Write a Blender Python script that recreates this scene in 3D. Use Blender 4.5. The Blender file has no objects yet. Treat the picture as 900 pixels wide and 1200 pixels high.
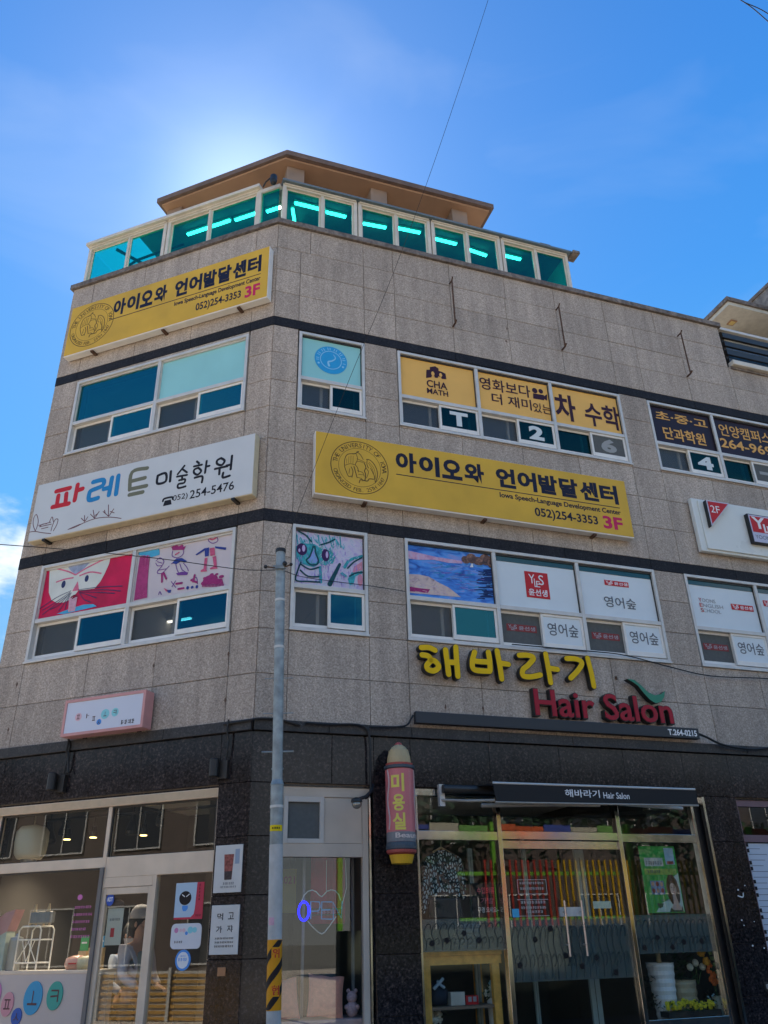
import bpy, bmesh, math, random
from mathutils import Matrix, Vector
R = math.radians
random.seed(7)
SC = bpy.context.scene
COL = SC.collection

# ------------------------------------------------------------------ camera
F, PITCH, ROLL = 959.96, R(27.5845), R(1.4986)
EYE = Vector((0, 0, 1.6))
cd = bpy.data.cameras.new('camera'); cam = bpy.data.objects.new('camera', cd); COL.objects.link(cam)
U, V, D = Vector((1, 0, 0)), Vector((0, -math.sin(PITCH), math.cos(PITCH))), Vector((0, math.cos(PITCH), math.sin(PITCH)))
cr, sr = math.cos(ROLL), math.sin(ROLL)
XC, YC = U*cr - V*sr, U*sr + V*cr
cam.matrix_world = Matrix(((XC.x, YC.x, -D.x, EYE.x), (XC.y, YC.y, -D.y, EYE.y), (XC.z, YC.z, -D.z, EYE.z), (0, 0, 0, 1)))
cd.sensor_fit = 'VERTICAL'; cd.sensor_height = 36; cd.lens = F/1200*36; cd.clip_end = 3000; cd.clip_start = .05
SC.camera = cam

# ------------------------------------------------------------------ sky, sun, exposure
SUN_EL, SUN_AZ = R(47.4), R(-12.5)          # azimuth measured from +Y towards +X
W = bpy.data.worlds.new('World'); SC.world = W; W.use_nodes = True
nt = W.node_tree; nt.nodes.clear(); N = nt.nodes.new; L = nt.links.new
sky = N('ShaderNodeTexSky'); sky.sky_type = 'NISHITA'; sky.sun_disc = False
sky.sun_elevation = SUN_EL; sky.sun_rotation = SUN_AZ; sky.altitude = 0
sky.air_density = 1.15; sky.dust_density = 0.9; sky.ozone_density = 2.2
tc = N('ShaderNodeTexCoord'); sep = N('ShaderNodeSeparateXYZ'); L(tc.outputs['Generated'], sep.inputs[0])
mp = N('ShaderNodeMapping'); mp.inputs['Scale'].default_value = (1, 1, 2.2); L(tc.outputs['Generated'], mp.inputs[0])
n1 = N('ShaderNodeTexNoise'); n1.inputs['Scale'].default_value = 5.5; n1.inputs['Detail'].default_value = 7; n1.inputs['Roughness'].default_value = .55; L(mp.outputs[0], n1.inputs[0])
# cumulus low down, only wisps overhead
mr = N('ShaderNodeMapRange'); mr.inputs[1].default_value = .40; mr.inputs[2].default_value = .56; mr.inputs[3].default_value = .15; mr.inputs[4].default_value = -.22; L(sep.outputs[2], mr.inputs[0])
ad = N('ShaderNodeMath'); ad.operation = 'ADD'; L(n1.outputs[0], ad.inputs[0]); L(mr.outputs[0], ad.inputs[1])
cr1 = N('ShaderNodeMapRange'); cr1.interpolation_type = 'SMOOTHSTEP'; cr1.inputs[1].default_value = .60; cr1.inputs[2].default_value = .78; L(ad.outputs[0], cr1.inputs[0])
n2 = N('ShaderNodeTexNoise'); n2.inputs['Scale'].default_value = 3.1; n2.inputs['Detail'].default_value = 5; n2.inputs['Distortion'].default_value = .6; L(mp.outputs[0], n2.inputs[0])
cr2 = N('ShaderNodeMapRange'); cr2.inputs[1].default_value = .5; cr2.inputs[2].default_value = .85; cr2.inputs[4].default_value = .16; L(n2.outputs[0], cr2.inputs[0])
mx = N('ShaderNodeMath'); mx.operation = 'MAXIMUM'; L(cr1.outputs[0], mx.inputs[0]); L(cr2.outputs[0], mx.inputs[1])
# photographic sky: Nishita compressed, over a blue gradient with the sun's aureole
lum = N('ShaderNodeRGBToBW'); L(sky.outputs[0], lum.inputs[0])
cmp_ = N('ShaderNodeMath'); cmp_.operation = 'MULTIPLY_ADD'; cmp_.inputs[1].default_value = .22; cmp_.inputs[2].default_value = 1.0; L(lum.outputs[0], cmp_.inputs[0])
dv = N('ShaderNodeVectorMath'); dv.operation = 'DIVIDE'; L(sky.outputs[0], dv.inputs[0]); L(cmp_.outputs[0], dv.inputs[1])
gr = N('ShaderNodeValToRGB'); e = gr.color_ramp.elements; L(sep.outputs[2], gr.inputs[0])
e[0].position = 0; e[0].color = (.80, .80, .76, 1); e[1].position = 1; e[1].color = (.022, .16, .54, 1)
for p_, c_ in ((.16, (.50, .64, .76)), (.30, (.20, .50, .88)), (.45, (.10, .42, .90)), (.65, (.05, .30, .82)), (.80, (.036, .235, .72))): k = e.new(p_); k.color = (*c_, 1)
sdv = N('ShaderNodeVectorMath'); sdv.operation = 'DOT_PRODUCT'; sdv.inputs[1].default_value = (math.sin(SUN_AZ)*math.cos(SUN_EL), math.cos(SUN_AZ)*math.cos(SUN_EL), math.sin(SUN_EL)); L(tc.outputs['Generated'], sdv.inputs[0])
clp = N('ShaderNodeMath'); clp.operation = 'MAXIMUM'; clp.inputs[1].default_value = 0; L(sdv.outputs['Value'], clp.inputs[0])
glow = None
for pw_, am in ((300, .42), (70, .17), (13, .11)):
    q = N('ShaderNodeMath'); q.operation = 'POWER'; q.inputs[1].default_value = pw_; L(clp.outputs[0], q.inputs[0])
    m_ = N('ShaderNodeMath'); m_.operation = 'MULTIPLY'; m_.inputs[1].default_value = am; L(q.outputs[0], m_.inputs[0])
    if glow is None: glow = m_
    else: t_ = N('ShaderNodeMath'); t_.operation = 'ADD'; L(glow.outputs[0], t_.inputs[0]); L(m_.outputs[0], t_.inputs[1]); glow = t_
gv = N('ShaderNodeMixRGB'); gv.blend_type = 'MIX'; gv.inputs[1].default_value = (0, 0, 0, 1); gv.inputs[2].default_value = (.88, .96, 1.0, 1); gv.use_clamp = False; L(glow.outputs[0], gv.inputs[0])
s1 = N('ShaderNodeVectorMath'); s1.operation = 'ADD'; L(gr.outputs[0], s1.inputs[0]); L(gv.outputs[0], s1.inputs[1])
s2 = N('ShaderNodeVectorMath'); s2.operation = 'SCALE'; s2.inputs['Scale'].default_value = 6.4; L(s1.outputs[0], s2.inputs[0])
s3 = N('ShaderNodeVectorMath'); s3.operation = 'SCALE'; s3.inputs['Scale'].default_value = .02; L(dv.outputs[0], s3.inputs[0])
s4 = N('ShaderNodeVectorMath'); s4.operation = 'ADD'; L(s2.outputs[0], s4.inputs[0]); L(s3.outputs[0], s4.inputs[1])
mix = N('ShaderNodeMixRGB'); mix.inputs[2].default_value = (6.6, 7.0, 7.4, 1); L(mx.outputs[0], mix.inputs[0]); L(s4.outputs[0], mix.inputs[1])
bg = N('ShaderNodeBackground'); bg.inputs['Strength'].default_value = .069; L(mix.outputs[0], bg.inputs[0])
wo = N('ShaderNodeOutputWorld'); L(bg.outputs[0], wo.inputs[0])
sd = bpy.data.lights.new('sun', 'SUN'); sd.energy = 5.0; sd.angle = R(.53); sd.color = (1, .93, .83)
so = bpy.data.objects.new('sun', sd); COL.objects.link(so)
sv = Vector((math.sin(SUN_AZ)*math.cos(SUN_EL), math.cos(SUN_AZ)*math.cos(SUN_EL), math.sin(SUN_EL)))
so.rotation_euler = (-sv).to_track_quat('-Z', 'Y').to_euler(); so.location = sv*60
SC.view_settings.view_transform = 'Standard'; SC.view_settings.look = 'None'; SC.view_settings.exposure = 1.3; SC.view_settings.gamma = 1
SC.cycles.max_bounces = 7; SC.cycles.transparent_max_bounces = 16; SC.cycles.diffuse_bounces = 4
SC.cycles.sample_clamp_indirect = 6; SC.cycles.use_denoising = True

# ------------------------------------------------------------------ frames: R (right facade), L (left facade), G (world)
CX, CY = -1.5845, 9.5758
AL, AR = R(159.818), R(19.4655)
def mkframe(ang, ox=CX, oy=CY):
    c, s = math.cos(ang), math.sin(ang)
    return Matrix(((c, -s, 0, ox), (s, c, 0, oy), (0, 0, 1, 0), (0, 0, 0, 1)))
FR = {'R': mkframe(AR), 'L': mkframe(AL+math.pi), 'G': Matrix.Identity(4)}
FI = {k: m.inverted() for k, m in FR.items()}
def P(face, X, Y, off=0.0):
    """photo sight line -> (x, z) on the facade plane that stands `off` in front of the wall"""
    u, v = (X-450)/F, -(Y-600)/F
    d = XC*u + YC*v + D
    o = FI[face] @ EYE; dd = FI[face].to_3x3() @ d
    t = (-off - o.y)/dd.y
    p = o + dd*t
    return (p.x, p.z)
def C(face, ox, oy, s, pts, off=0.0): return [P(face, ox+a/s, oy+b/s, off) for a, b in pts]

# ------------------------------------------------------------------ materials
MATS = {}
def nodes(m):
    m.use_nodes = True; t = m.node_tree; return t, t.nodes.new, t.links.new, t.nodes['Principled BSDF']
def mat(name, col, rough=.6, metal=0, var=.12, scale=9, bump=0, spec=.5, emit=None, es=1, coat=0):
    if name in MATS: return MATS[name]
    m = bpy.data.materials.new(name); MATS[name] = m
    t, n, l, b = nodes(m)
    b.inputs['Roughness'].default_value = rough; b.inputs['Metallic'].default_value = metal
    b.inputs['Specular IOR Level'].default_value = .22 if (name.endswith('print') or name.endswith('film')) else spec; b.inputs['Coat Weight'].default_value = coat
    c4 = (*col, 1)
    if var > 0:
        g = n('ShaderNodeNewGeometry'); no = n('ShaderNodeTexNoise'); no.inputs['Scale'].default_value = scale; no.inputs['Detail'].default_value = 5
        l(g.outputs['Position'], no.inputs[0])
        r = n('ShaderNodeMapRange'); r.inputs[1].default_value = .3; r.inputs[2].default_value = .7; r.inputs[3].default_value = 1-var; r.inputs[4].default_value = 1+var*.6
        l(no.outputs[0], r.inputs[0])
        x = n('ShaderNodeMixRGB'); x.blend_type = 'MULTIPLY'; x.inputs[0].default_value = 1; x.inputs[1].default_value = c4; l(r.outputs[0], x.inputs[2])
        l(x.outputs[0], b.inputs['Base Color'])
        r2 = n('ShaderNodeMapRange'); r2.inputs[3].default_value = max(.03, rough-.12); r2.inputs[4].default_value = min(1, rough+.12); l(no.outputs[0], r2.inputs[0]); l(r2.outputs[0], b.inputs['Roughness'])
        if bump:
            bp = n('ShaderNodeBump'); bp.inputs['Strength'].default_value = bump; bp.inputs['Distance'].default_value = .004; l(no.outputs[0], bp.inputs['Height']); l(bp.outputs[0], b.inputs['Normal'])
    else: b.inputs['Base Color'].default_value = c4
    if emit: b.inputs['Emission Color'].default_value = (*emit, 1); b.inputs['Emission Strength'].default_value = es
    return m
def stone(name, base, dark, light, sc, rough, bump, streak=.25, spec=.5, objvar=.12, mid=1.12):
    m = bpy.data.materials.new(name); MATS[name] = m
    t, n, l, b = nodes(m)
    g = n('ShaderNodeNewGeometry')
    a = n('ShaderNodeTexNoise'); a.inputs['Scale'].default_value = sc; a.inputs['Detail'].default_value = 3; a.inputs['Roughness'].default_value = .7; l(g.outputs['Position'], a.inputs[0])
    cr_ = n('ShaderNodeValToRGB'); e = cr_.color_ramp.elements
    e[0].position = .34; e[0].color = (*dark, 1); e[1].position = .66; e[1].color = (*light, 1)
    k = e.new(.47); k.color = (*base, 1); k = e.new(.56); k.color = (*[c*mid for c in base], 1)
    l(a.outputs[0], cr_.inputs[0])
    v = n('ShaderNodeTexVoronoi'); v.inputs['Scale'].default_value = sc*1.7; l(g.outputs['Position'], v.inputs[0])
    vr = n('ShaderNodeMapRange'); vr.inputs[3].default_value = .78; vr.inputs[4].default_value = 1.18
    sx = n('ShaderNodeSeparateColor'); l(v.outputs['Color'], sx.inputs[0]); l(sx.outputs[0], vr.inputs[0])
    x = n('ShaderNodeMixRGB'); x.blend_type = 'MULTIPLY'; x.inputs[0].default_value = 1; l(cr_.outputs[0], x.inputs[1]); l(vr.outputs[0], x.inputs[2])
    # rain streaks and weathering: real stains, tall and thin
    mp_ = n('ShaderNodeMapping'); mp_.inputs['Scale'].default_value = (3.2, 3.2, .35); l(g.outputs['Position'], mp_.inputs[0])
    s = n('ShaderNodeTexNoise'); s.inputs['Scale'].default_value = 1.6; s.inputs['Detail'].default_value = 6; s.inputs['Roughness'].default_value = .62; l(mp_.outputs[0], s.inputs[0])
    srm = n('ShaderNodeMapRange'); srm.inputs[1].default_value = .35; srm.inputs[2].default_value = .68; srm.inputs[3].default_value = 1-streak; srm.inputs[4].default_value = 1.06; l(s.outputs[0], srm.inputs[0])
    oi = n('ShaderNodeObjectInfo'); om = n('ShaderNodeMapRange'); om.inputs[3].default_value = 1-objvar; om.inputs[4].default_value = 1+objvar*.8; l(oi.outputs['Random'], om.inputs[0])
    mm = n('ShaderNodeMath'); mm.operation = 'MULTIPLY'; l(srm.outputs[0], mm.inputs[0]); l(om.outputs[0], mm.inputs[1])
    y = n('ShaderNodeMixRGB'); y.blend_type = 'MULTIPLY'; y.inputs[0].default_value = 1; l(x.outputs[0], y.inputs[1]); l(mm.outputs[0], y.inputs[2])
    l(y.outputs[0], b.inputs['Base Color'])
    rr = n('ShaderNodeMapRange'); rr.inputs[3].default_value = max(.05, rough-.08); rr.inputs[4].default_value = rough+.1; l(a.outputs[0], rr.inputs[0]); l(rr.outputs[0], b.inputs['Roughness'])
    b.inputs['Specular IOR Level'].default_value = spec
    if bump:
        bp = n('ShaderNodeBump'); bp.inputs['Strength'].default_value = bump; bp.inputs['Distance'].default_value = .004; l(a.outputs[0], bp.inputs['Height']); l(bp.outputs[0], b.inputs['Normal'])
    return m
def glass(name, tint, refl=1.0, rough=0.0, gcol=(1, 1, 1)):
    m = bpy.data.materials.new(name); MATS[name] = m; m.use_nodes = True
    t = m.node_tree; t.nodes.clear(); n, l = t.nodes.new, t.links.new
    tr = n('ShaderNodeBsdfTransparent'); tr.inputs[0].default_value = (*[c**.5 for c in tint], 1)
    gl = n('ShaderNodeBsdfGlossy'); gl.inputs['Roughness'].default_value = rough; gl.inputs[0].default_value = (*gcol, 1)
    g = n('ShaderNodeNewGeometry'); no = n('ShaderNodeTexNoise'); no.inputs['Scale'].default_value = 1.3; l(g.outputs['Position'], no.inputs[0])
    bp = n('ShaderNodeBump'); bp.inputs['Strength'].default_value = .02; bp.inputs['Distance'].default_value = .01; l(no.outputs[0], bp.inputs['Height']); l(bp.outputs[0], gl.inputs['Normal'])
    dp = n('ShaderNodeVectorMath'); dp.operation = 'DOT_PRODUCT'; l(g.outputs['Incoming'], dp.inputs[0]); l(g.outputs['Normal'], dp.inputs[1])
    ab = n('ShaderNodeMath'); ab.operation = 'ABSOLUTE'; l(dp.outputs['Value'], ab.inputs[0])
    om = n('ShaderNodeMath'); om.operation = 'SUBTRACT'; om.inputs[0].default_value = 1; om.use_clamp = True; l(ab.outputs[0], om.inputs[1])
    pw = n('ShaderNodeMath'); pw.operation = 'POWER'; pw.inputs[1].default_value = 5; l(om.outputs[0], pw.inputs[0])
    mu = n('ShaderNodeMath'); mu.operation = 'MULTIPLY_ADD'; mu.use_clamp = True; mu.inputs[1].default_value = .95*min(1, refl); mu.inputs[2].default_value = .043*refl; l(pw.outputs[0], mu.inputs[0])
    mi = n('ShaderNodeMixShader'); l(mu.outputs[0], mi.inputs[0]); l(tr.outputs[0], mi.inputs[1]); l(gl.outputs[0], mi.inputs[2])
    o = n('ShaderNodeOutputMaterial'); l(mi.outputs[0], o.inputs[0]); return m

GRANITE = stone('beige_granite', (.440, .364, .297), (.33, .272, .222), (.56, .475, .395), 44, .6, .2, .22, .2, .09)
DARKGR = stone('dark_polished_granite', (.019, .016, .017), (.008, .007, .008), (.095, .068, .058), 34, .10, 0, .3, .28, .2, 1.7)
BAND = stone('black_band_granite', (.022, .022, .026), (.014, .014, .016), (.045, .045, .05), 40, .6, .1, .2, .15)
LEDGE = stone('charcoal_ledge_granite', (.04, .036, .034), (.02, .018, .017), (.10, .085, .075), 40, .5, .2, .35, .4)
COPE = stone('brown_grey_coping', (.20, .165, .14), (.14, .115, .10), (.26, .22, .19), 14, .75, .2, .4)
ALU = mat('grey_white_aluminium', (.60, .58, .54), .42, .1, .10, 6, .1)
ALUW = mat('white_painted_aluminium', (.78, .75, .69), .38, 0, .08, 5, .1)
CREAM = mat('cream_shopfront_metal', (.74, .57, .41), .4, 0, .10, 4, .1)
IVORY = mat('ivory_sunroom_frame', (.66, .60, .50), .45, 0, .12, 5, .1)
STEEL = mat('polished_stainless_steel', (.62, .60, .55), .12, 1, .08, 8)
DARKM = mat('dark_bronze_metal', (.05, .045, .04), .4, .4)
BLACKM = mat('black_painted_metal', (.012, .012, .013), .45)
RUST = mat('rusted_iron', (.12, .065, .04), .8, .3, .4, 30, .4)
GALV = mat('galvanised_steel', (.30, .335, .335), .5, .35, .38, 9, .2)
GROUT = mat('grey_mortar', (.17, .145, .12), .95)
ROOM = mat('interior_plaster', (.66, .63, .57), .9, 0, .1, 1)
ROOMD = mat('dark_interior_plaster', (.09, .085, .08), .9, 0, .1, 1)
SCREEN = glass('grey_insect_screen', (.42, .42, .40), 1.3, .5)
SCREEN2 = mat('grey_mesh_blind', (.10, .105, .10), .8, 0, .15, 20)
TEAL = glass('teal_tinted_glass', (.03, .32, .32), 3.5, 0, (.45, 1, .95))
TEALS = glass('green_sunroom_glass', (.02, .78, .66), 1.0, 0, (.4, 1, .95))
DGLASS2 = glass('dark_teal_tinted_glass', (.05, .20, .22), 2.8, 0, (.10, .27, .25))
DGLASS3 = glass('mid_teal_tinted_glass', (.04, .28, .36), 3.0, 0, (.08, .42, .58))
CLEAR = glass('clear_shop_glass', (.90, .94, .92), 1.1)
DGLASS = glass('deep_teal_tinted_glass', (.05, .34, .40), 3.4, 0, (.24, .82, .78))
CABLE = mat('black_rubber_cable', (.012, .012, .012), .6, 0, 0)
YSIGN = mat('mustard_sign_vinyl', (.68, .41, .045), .5, 0, .13, 1.6, spec=.25)
NAVY = mat('navy_black_print', (.012, .012, .03), .5, 0, 0)
MAGENTA = mat('crimson_pink_print', (.55, .02, .10), .5, 0, 0)
WHITEP = mat('white_print', (.78, .78, .78), .5, 0, 0)
BLACKP = mat('black_print', (.015, .012, .014), .5, 0, 0)
REDP = mat('red_print', (.52, .025, .03), .5, 0, 0)
GREYP = mat('grey_print', (.32, .33, .35), .6, 0, 0)
ORANGEP = mat('apricot_window_film', (.80, .46, .12), .5, 0, .05, 3)
WFILM = mat('white_window_film', (.68, .74, .76), .4, 0, .04, 2)
PURPLEB = mat('aubergine_window_film', (.022, .012, .022), .4, 0, 0)
CYANFILM = mat('pale_cyan_window_film', (.30, .62, .62), .35, 0, .05, 2)

# ------------------------------------------------------------------ mesh helpers
WM = {}                                    # world matrix per object, kept by hand
def link(o, parent, Mw):
    COL.objects.link(o)
    if parent is not None:
        o.parent = parent; o.matrix_basis = WM[parent.name].inverted() @ Mw
    else: o.matrix_basis = Mw
    WM[o.name] = Mw; return o
def tag(o, label=None, cat=None, group=None, kind=None):
    if label: o['label'] = label
    if cat: o['category'] = cat
    if group: o['group'] = group
    if kind: o['kind'] = kind
    return o
def thing(name, label, cat, face='G', x=0, y=0, z=0, group=None, rz=0):
    o = bpy.data.objects.new(name, None); o.empty_display_size = .2
    link(o, None, FR[face] @ Matrix.Translation((x, y, z)) @ Matrix.Rotation(rz, 4, 'Z')); return tag(o, label, cat, group)
class MB:
    def __init__(s): s.v = []; s.f = []; s.tiny = False
    def add(s, vs, fs):
        n = len(s.v); s.v += [tuple(v) for v in vs]; s.f += [tuple(i+n for i in f) for f in fs]; return s
    def box(s, x0, x1, y0, y1, z0, z1):
        return s.add([(x0, y0, z0), (x1, y0, z0), (x1, y1, z0), (x0, y1, z0), (x0, y0, z1), (x1, y0, z1), (x1, y1, z1), (x0, y1, z1)],
                     [(0, 3, 2, 1), (4, 5, 6, 7), (0, 1, 5, 4), (1, 2, 6, 5), (2, 3, 7, 6), (3, 0, 4, 7)])
    def prism(s, poly, y0, y1):            # poly in (x,z), any convexity; y0 = front
        a = sum(poly[i][0]*poly[(i+1) % len(poly)][1]-poly[(i+1) % len(poly)][0]*poly[i][1] for i in range(len(poly)))
        if a < 0: poly = poly[::-1]
        n = len(poly)
        vs = [(x, y0, z) for x, z in poly]+[(x, y1, z) for x, z in poly]
        return s.add(vs, [tuple(range(n)), tuple(range(2*n-1, n-1, -1))]+[(i, i+n, (i+1) % n+n, (i+1) % n) for i in range(n)])
    def slab(s, poly, z0, z1):             # poly in (x,y)
        a = sum(poly[i][0]*poly[(i+1) % len(poly)][1]-poly[(i+1) % len(poly)][0]*poly[i][1] for i in range(len(poly)))
        if a < 0: poly = poly[::-1]
        n = len(poly)
        return s.add([(x, y, z0) for x, y in poly]+[(x, y, z1) for x, y in poly],
                     [tuple(range(n-1, -1, -1)), tuple(range(n, 2*n))]+[(i, (i+1) % n, (i+1) % n+n, i+n) for i in range(n)])
    def ell(s, cx, cz, rx, rz, y0, y1, n=20, rot=0):
        return s.prism([(cx+rx*math.cos(t)*math.cos(rot)-rz*math.sin(t)*math.sin(rot), cz+rx*math.cos(t)*math.sin(rot)+rz*math.sin(t)*math.cos(rot)) for t in [2*math.pi*i/n for i in range(n)]], y0, y1)
    def tube(s, pts, r, n=8, rr=None):
        pts = [Vector(p) for p in pts]; rings = []; prev = None
        for i, p in enumerate(pts):
            d = (pts[min(i+1, len(pts)-1)]-pts[max(i-1, 0)]).normalized()
            a = Vector((0, 0, 1)) if abs(d.z) < .9 else Vector((1, 0, 0))
            if prev is None: u = d.cross(a).normalized()
            else: u = (prev - d*prev.dot(d)).normalized()
            prev = u; w = d.cross(u); q = rr[i] if rr else r
            rings.append([p+u*q*math.cos(2*math.pi*k/n)+w*q*math.sin(2*math.pi*k/n) for k in range(n)])
        vs = [v for g in rings for v in g]; m = len(pts)
        fs = [(i*n+k, i*n+(k+1) % n, (i+1)*n+(k+1) % n, (i+1)*n+k) for i in range(m-1) for k in range(n)]
        fs += [tuple(range(n-1, -1, -1)), tuple(range((m-1)*n, m*n))]
        return s.add(vs, fs)
    def lathe(s, cx, cy, prof, n=24, cap=True):     # prof: (r, z)
        vs = [(cx+r*math.cos(2*math.pi*k/n), cy+r*math.sin(2*math.pi*k/n), z) for r, z in prof for k in range(n)]
        m = len(prof); fs = [(i*n+k, i*n+(k+1) % n, (i+1)*n+(k+1) % n, (i+1)*n+k) for i in range(m-1) for k in range(n)]
        if cap: fs += [tuple(range(n-1, -1, -1)), tuple(range((m-1)*n, m*n))]
        return s.add(vs, fs)
    def ball(s, c, rx, ry=None, rz=None, n=10, m=7, jit=0):
        ry = ry or rx; rz = rz or rx; vs = [(c[0], c[1], c[2]-rz)]
        for i in range(1, m):
            th = math.pi*i/m
            for k in range(n):
                j = 1+random.uniform(-jit, jit)
                vs.append((c[0]+rx*j*math.sin(th)*math.cos(2*math.pi*k/n), c[1]+ry*j*math.sin(th)*math.sin(2*math.pi*k/n), c[2]-rz*j*math.cos(th)))
        vs.append((c[0], c[1], c[2]+rz)); fs = [(0, 1+(k+1) % n, 1+k) for k in range(n)]
        for i in range(m-2): fs += [(1+i*n+k, 1+i*n+(k+1) % n, 1+(i+1)*n+(k+1) % n, 1+(i+1)*n+k) for k in range(n)]
        b = 1+(m-2)*n; fs += [(b+k, b+(k+1) % n, len(vs)-1) for k in range(n)]
        return s.add(vs, fs)
    def ribbon(s, pts, w, y0, y1, smooth=True, taper=None, closed=False):
        """a brush stroke: rounded ribbon in (x,z), front at y0, back at y1"""
        pts = [Vector(p) for p in pts]
        if smooth and len(pts) > 2:
            q = []; n = len(pts)
            g = (lambda i: pts[i % n]) if closed else (lambda i: pts[max(0, min(n-1, i))])
            for i in range(n if closed else n-1):
                a, b, c, d = g(i-1), g(i), g(i+1), g(i+2)
                for k in range(5):
                    t = k/5; q.append(.5*((2*b)+(c-a)*t+(2*a-5*b+4*c-d)*t*t+(3*b-a-3*c+d)*t**3))
            if not closed: q.append(pts[-1])
            pts = q
        n = len(pts); h = w/2; Lp = []; Rp = []
        for i, p in enumerate(pts):
            if closed: d = pts[(i+1) % n]-pts[i-1]
            else: d = pts[min(i+1, n-1)]-pts[max(i-1, 0)]
            if d.length < 1e-9: d = Vector((1, 0))
            d.normalize(); nn = Vector((-d.y, d.x)); hh = h*(taper[0]+(taper[1]-taper[0])*i/(n-1) if taper else 1)
            Lp.append(p+nn*hh); Rp.append(p-nn*hh)
        vs = []; fs = []
        for a, b in zip(Lp, Rp): vs += [(a.x, y0, a.y), (b.x, y0, b.y), (a.x, y1, a.y), (b.x, y1, b.y)]
        for i in range(n if closed else n-1):
            a, b = i*4, ((i+1) % n)*4
            fs += [(a, a+1, b+1, b), (a+2, b+2, b+3, a+3), (a, b, b+2, a+2), (a+1, a+3, b+3, b+1)]
        s.add(vs, fs)
        if not closed:
            for e, sg in ((0, -1), (n-1, 1)):
                d = (pts[1]-pts[0]) if e == 0 else (pts[-1]-pts[-2])
                if d.length < 1e-9: continue
                d.normalize(); hh = h*((taper[0] if e == 0 else taper[1]) if taper else 1); nn = Vector((-d.y, d.x))
                arc = [pts[e]+nn*hh*math.cos(t)+d*sg*hh*math.sin(t) for t in [math.pi*k/6 for k in range(7)]]
                s.prism([(q.x, q.y) for q in arc], y0, y1)
        return s
    def build(s, name, m, parent=None, face='G', kind=None, smooth=False, bevel=0, label=None, cat=None, group=None):
        vs = s.v
        c = Vector([(min(v[i] for v in vs)+max(v[i] for v in vs))/2 for i in range(3)]); c.z = min(v[2] for v in vs)
        me = bpy.data.meshes.new(name); me.from_pydata([(v[0]-c.x, v[1]-c.y, v[2]-c.z) for v in vs], [], s.f); me.update()
        if smooth: me.shade_smooth()
        if m: me.materials.append(m)
        o = bpy.data.objects.new(name, me); link(o, parent, FR[face] @ Matrix.Translation(c))
        if bevel:
            b = o.modifiers.new('bevel', 'BEVEL'); b.width = bevel; b.segments = 2; b.limit_method = 'ANGLE'
        if s.tiny or name in ('violet_figure_lines', 'blue_jackets', 'wine_red_marks', 'rose_trousers', 'whiskers', 'village_drawing', 'pink_strokes', 'emblem_ring', 'seal', 'tag_marks', 'dark_outline', 'crimson_trunk_scribble', 'crayon_hatching'): kind = kind or 'stuff'
        return tag(o, label, cat, group, kind)
def box(name, m, parent, face, x0, x1, y0, y1, z0, z1, **k): return MB().box(x0, x1, y0, y1, z0, z1).build(name, m, parent, face, **k)

GLY = {}
def glyph(body, off=0.0, ext=.02, shear=0):
    k = (body, off, ext, shear)
    if k not in GLY:
        c = bpy.data.curves.new('glyphs', 'FONT'); c.body = body; c.offset = off; c.extrude = ext; c.shear = shear; c.resolution_u = 3
        o = bpy.data.objects.new('glyphs', c); me = bpy.data.meshes.new_from_object(o)
        vs = [tuple(v.co) for v in me.vertices]; fs = [tuple(p.vertices) for p in me.polygons]
        bpy.data.objects.remove(o); bpy.data.curves.remove(c); bpy.data.meshes.remove(me)
        xs = [v[0] for v in vs] or [0]; ys = [v[1] for v in vs] or [0]
        GLY[k] = (vs, fs, min(xs), max(xs), min(ys), max(ys))
    return GLY[k]
def put_text(mb, body, x0, x1, z0, z1, y0, depth=.002, off=0.0, slope=0.0, shear=0):
    """lettering stretched to the box x0..x1, z0..z1; front face at y0 (slope = rise over the width)"""
    vs, fs, a, b, c, d = glyph(body, off, .02, shear)
    sx, sz = (x1-x0)/(b-a), (z1-z0)/(d-c)
    return mb.add([(x0+(v[0]-a)*sx, y0+(0 if v[2] > 0 else depth), z0+(v[1]-c)*sz+slope*(v[0]-a)/(b-a)) for v in vs], fs)
def text(body, m, parent, face, x0, x1, z0, z1, y0, name='lettering', **k):
    mb = MB(); put_text(mb, body, x0, x1, z0, z1, y0, **k); return mb.build(name, m, parent, face)
def scrawl(mb, x0, x1, z0, z1, y, n, seed=0):
    """small lettering too far away to read: n glyph-like clusters of strokes"""
    mb.tiny = True; rg = random.Random(seed*31+n); w = (x1-x0)/n; h = z1-z0; t = h*.13
    for i in range(n):
        a = x0+i*w+w*.08; b = a+w*.74
        for k in range(3):
            q = rg.random(); zz = z0+h*(.12+.3*k+.1*q)
            mb.box(a+(b-a)*.3*q*(k % 2), b-(b-a)*.35*(1-q)*((k+1) % 2), y-k*.0001, y+.0008, zz, zz+t)
        xx = a+(b-a)*rg.choice((.1, .45, .85)); mb.box(xx, xx+t, y-.0004, y+.0008, z0+h*.05, z1)
def put_arc(mb, body, cx, cz, r, h, a0, a1, y0, off=.01, inward=False):
    n = len(body)
    for i, ch in enumerate(body):
        if ch == ' ': continue
        t = a0+(a1-a0)*i/(n-1)
        vs, fs, a, b, c, d = glyph(ch, off, .02, 0); s = h/.73
        ca, sa = math.cos(t-math.pi/2), math.sin(t-math.pi/2)
        if inward: ca, sa = -ca, -sa
        px_, pz_ = cx+r*math.cos(t), cz+r*math.sin(t)
        mb.add([(px_+((v[0]-(a+b)/2)*ca-(v[1]-.36)*sa)*s, y0+(0 if v[2] > 0 else .001), pz_+((v[0]-(a+b)/2)*sa+(v[1]-.36)*ca)*s) for v in vs], fs)

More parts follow.
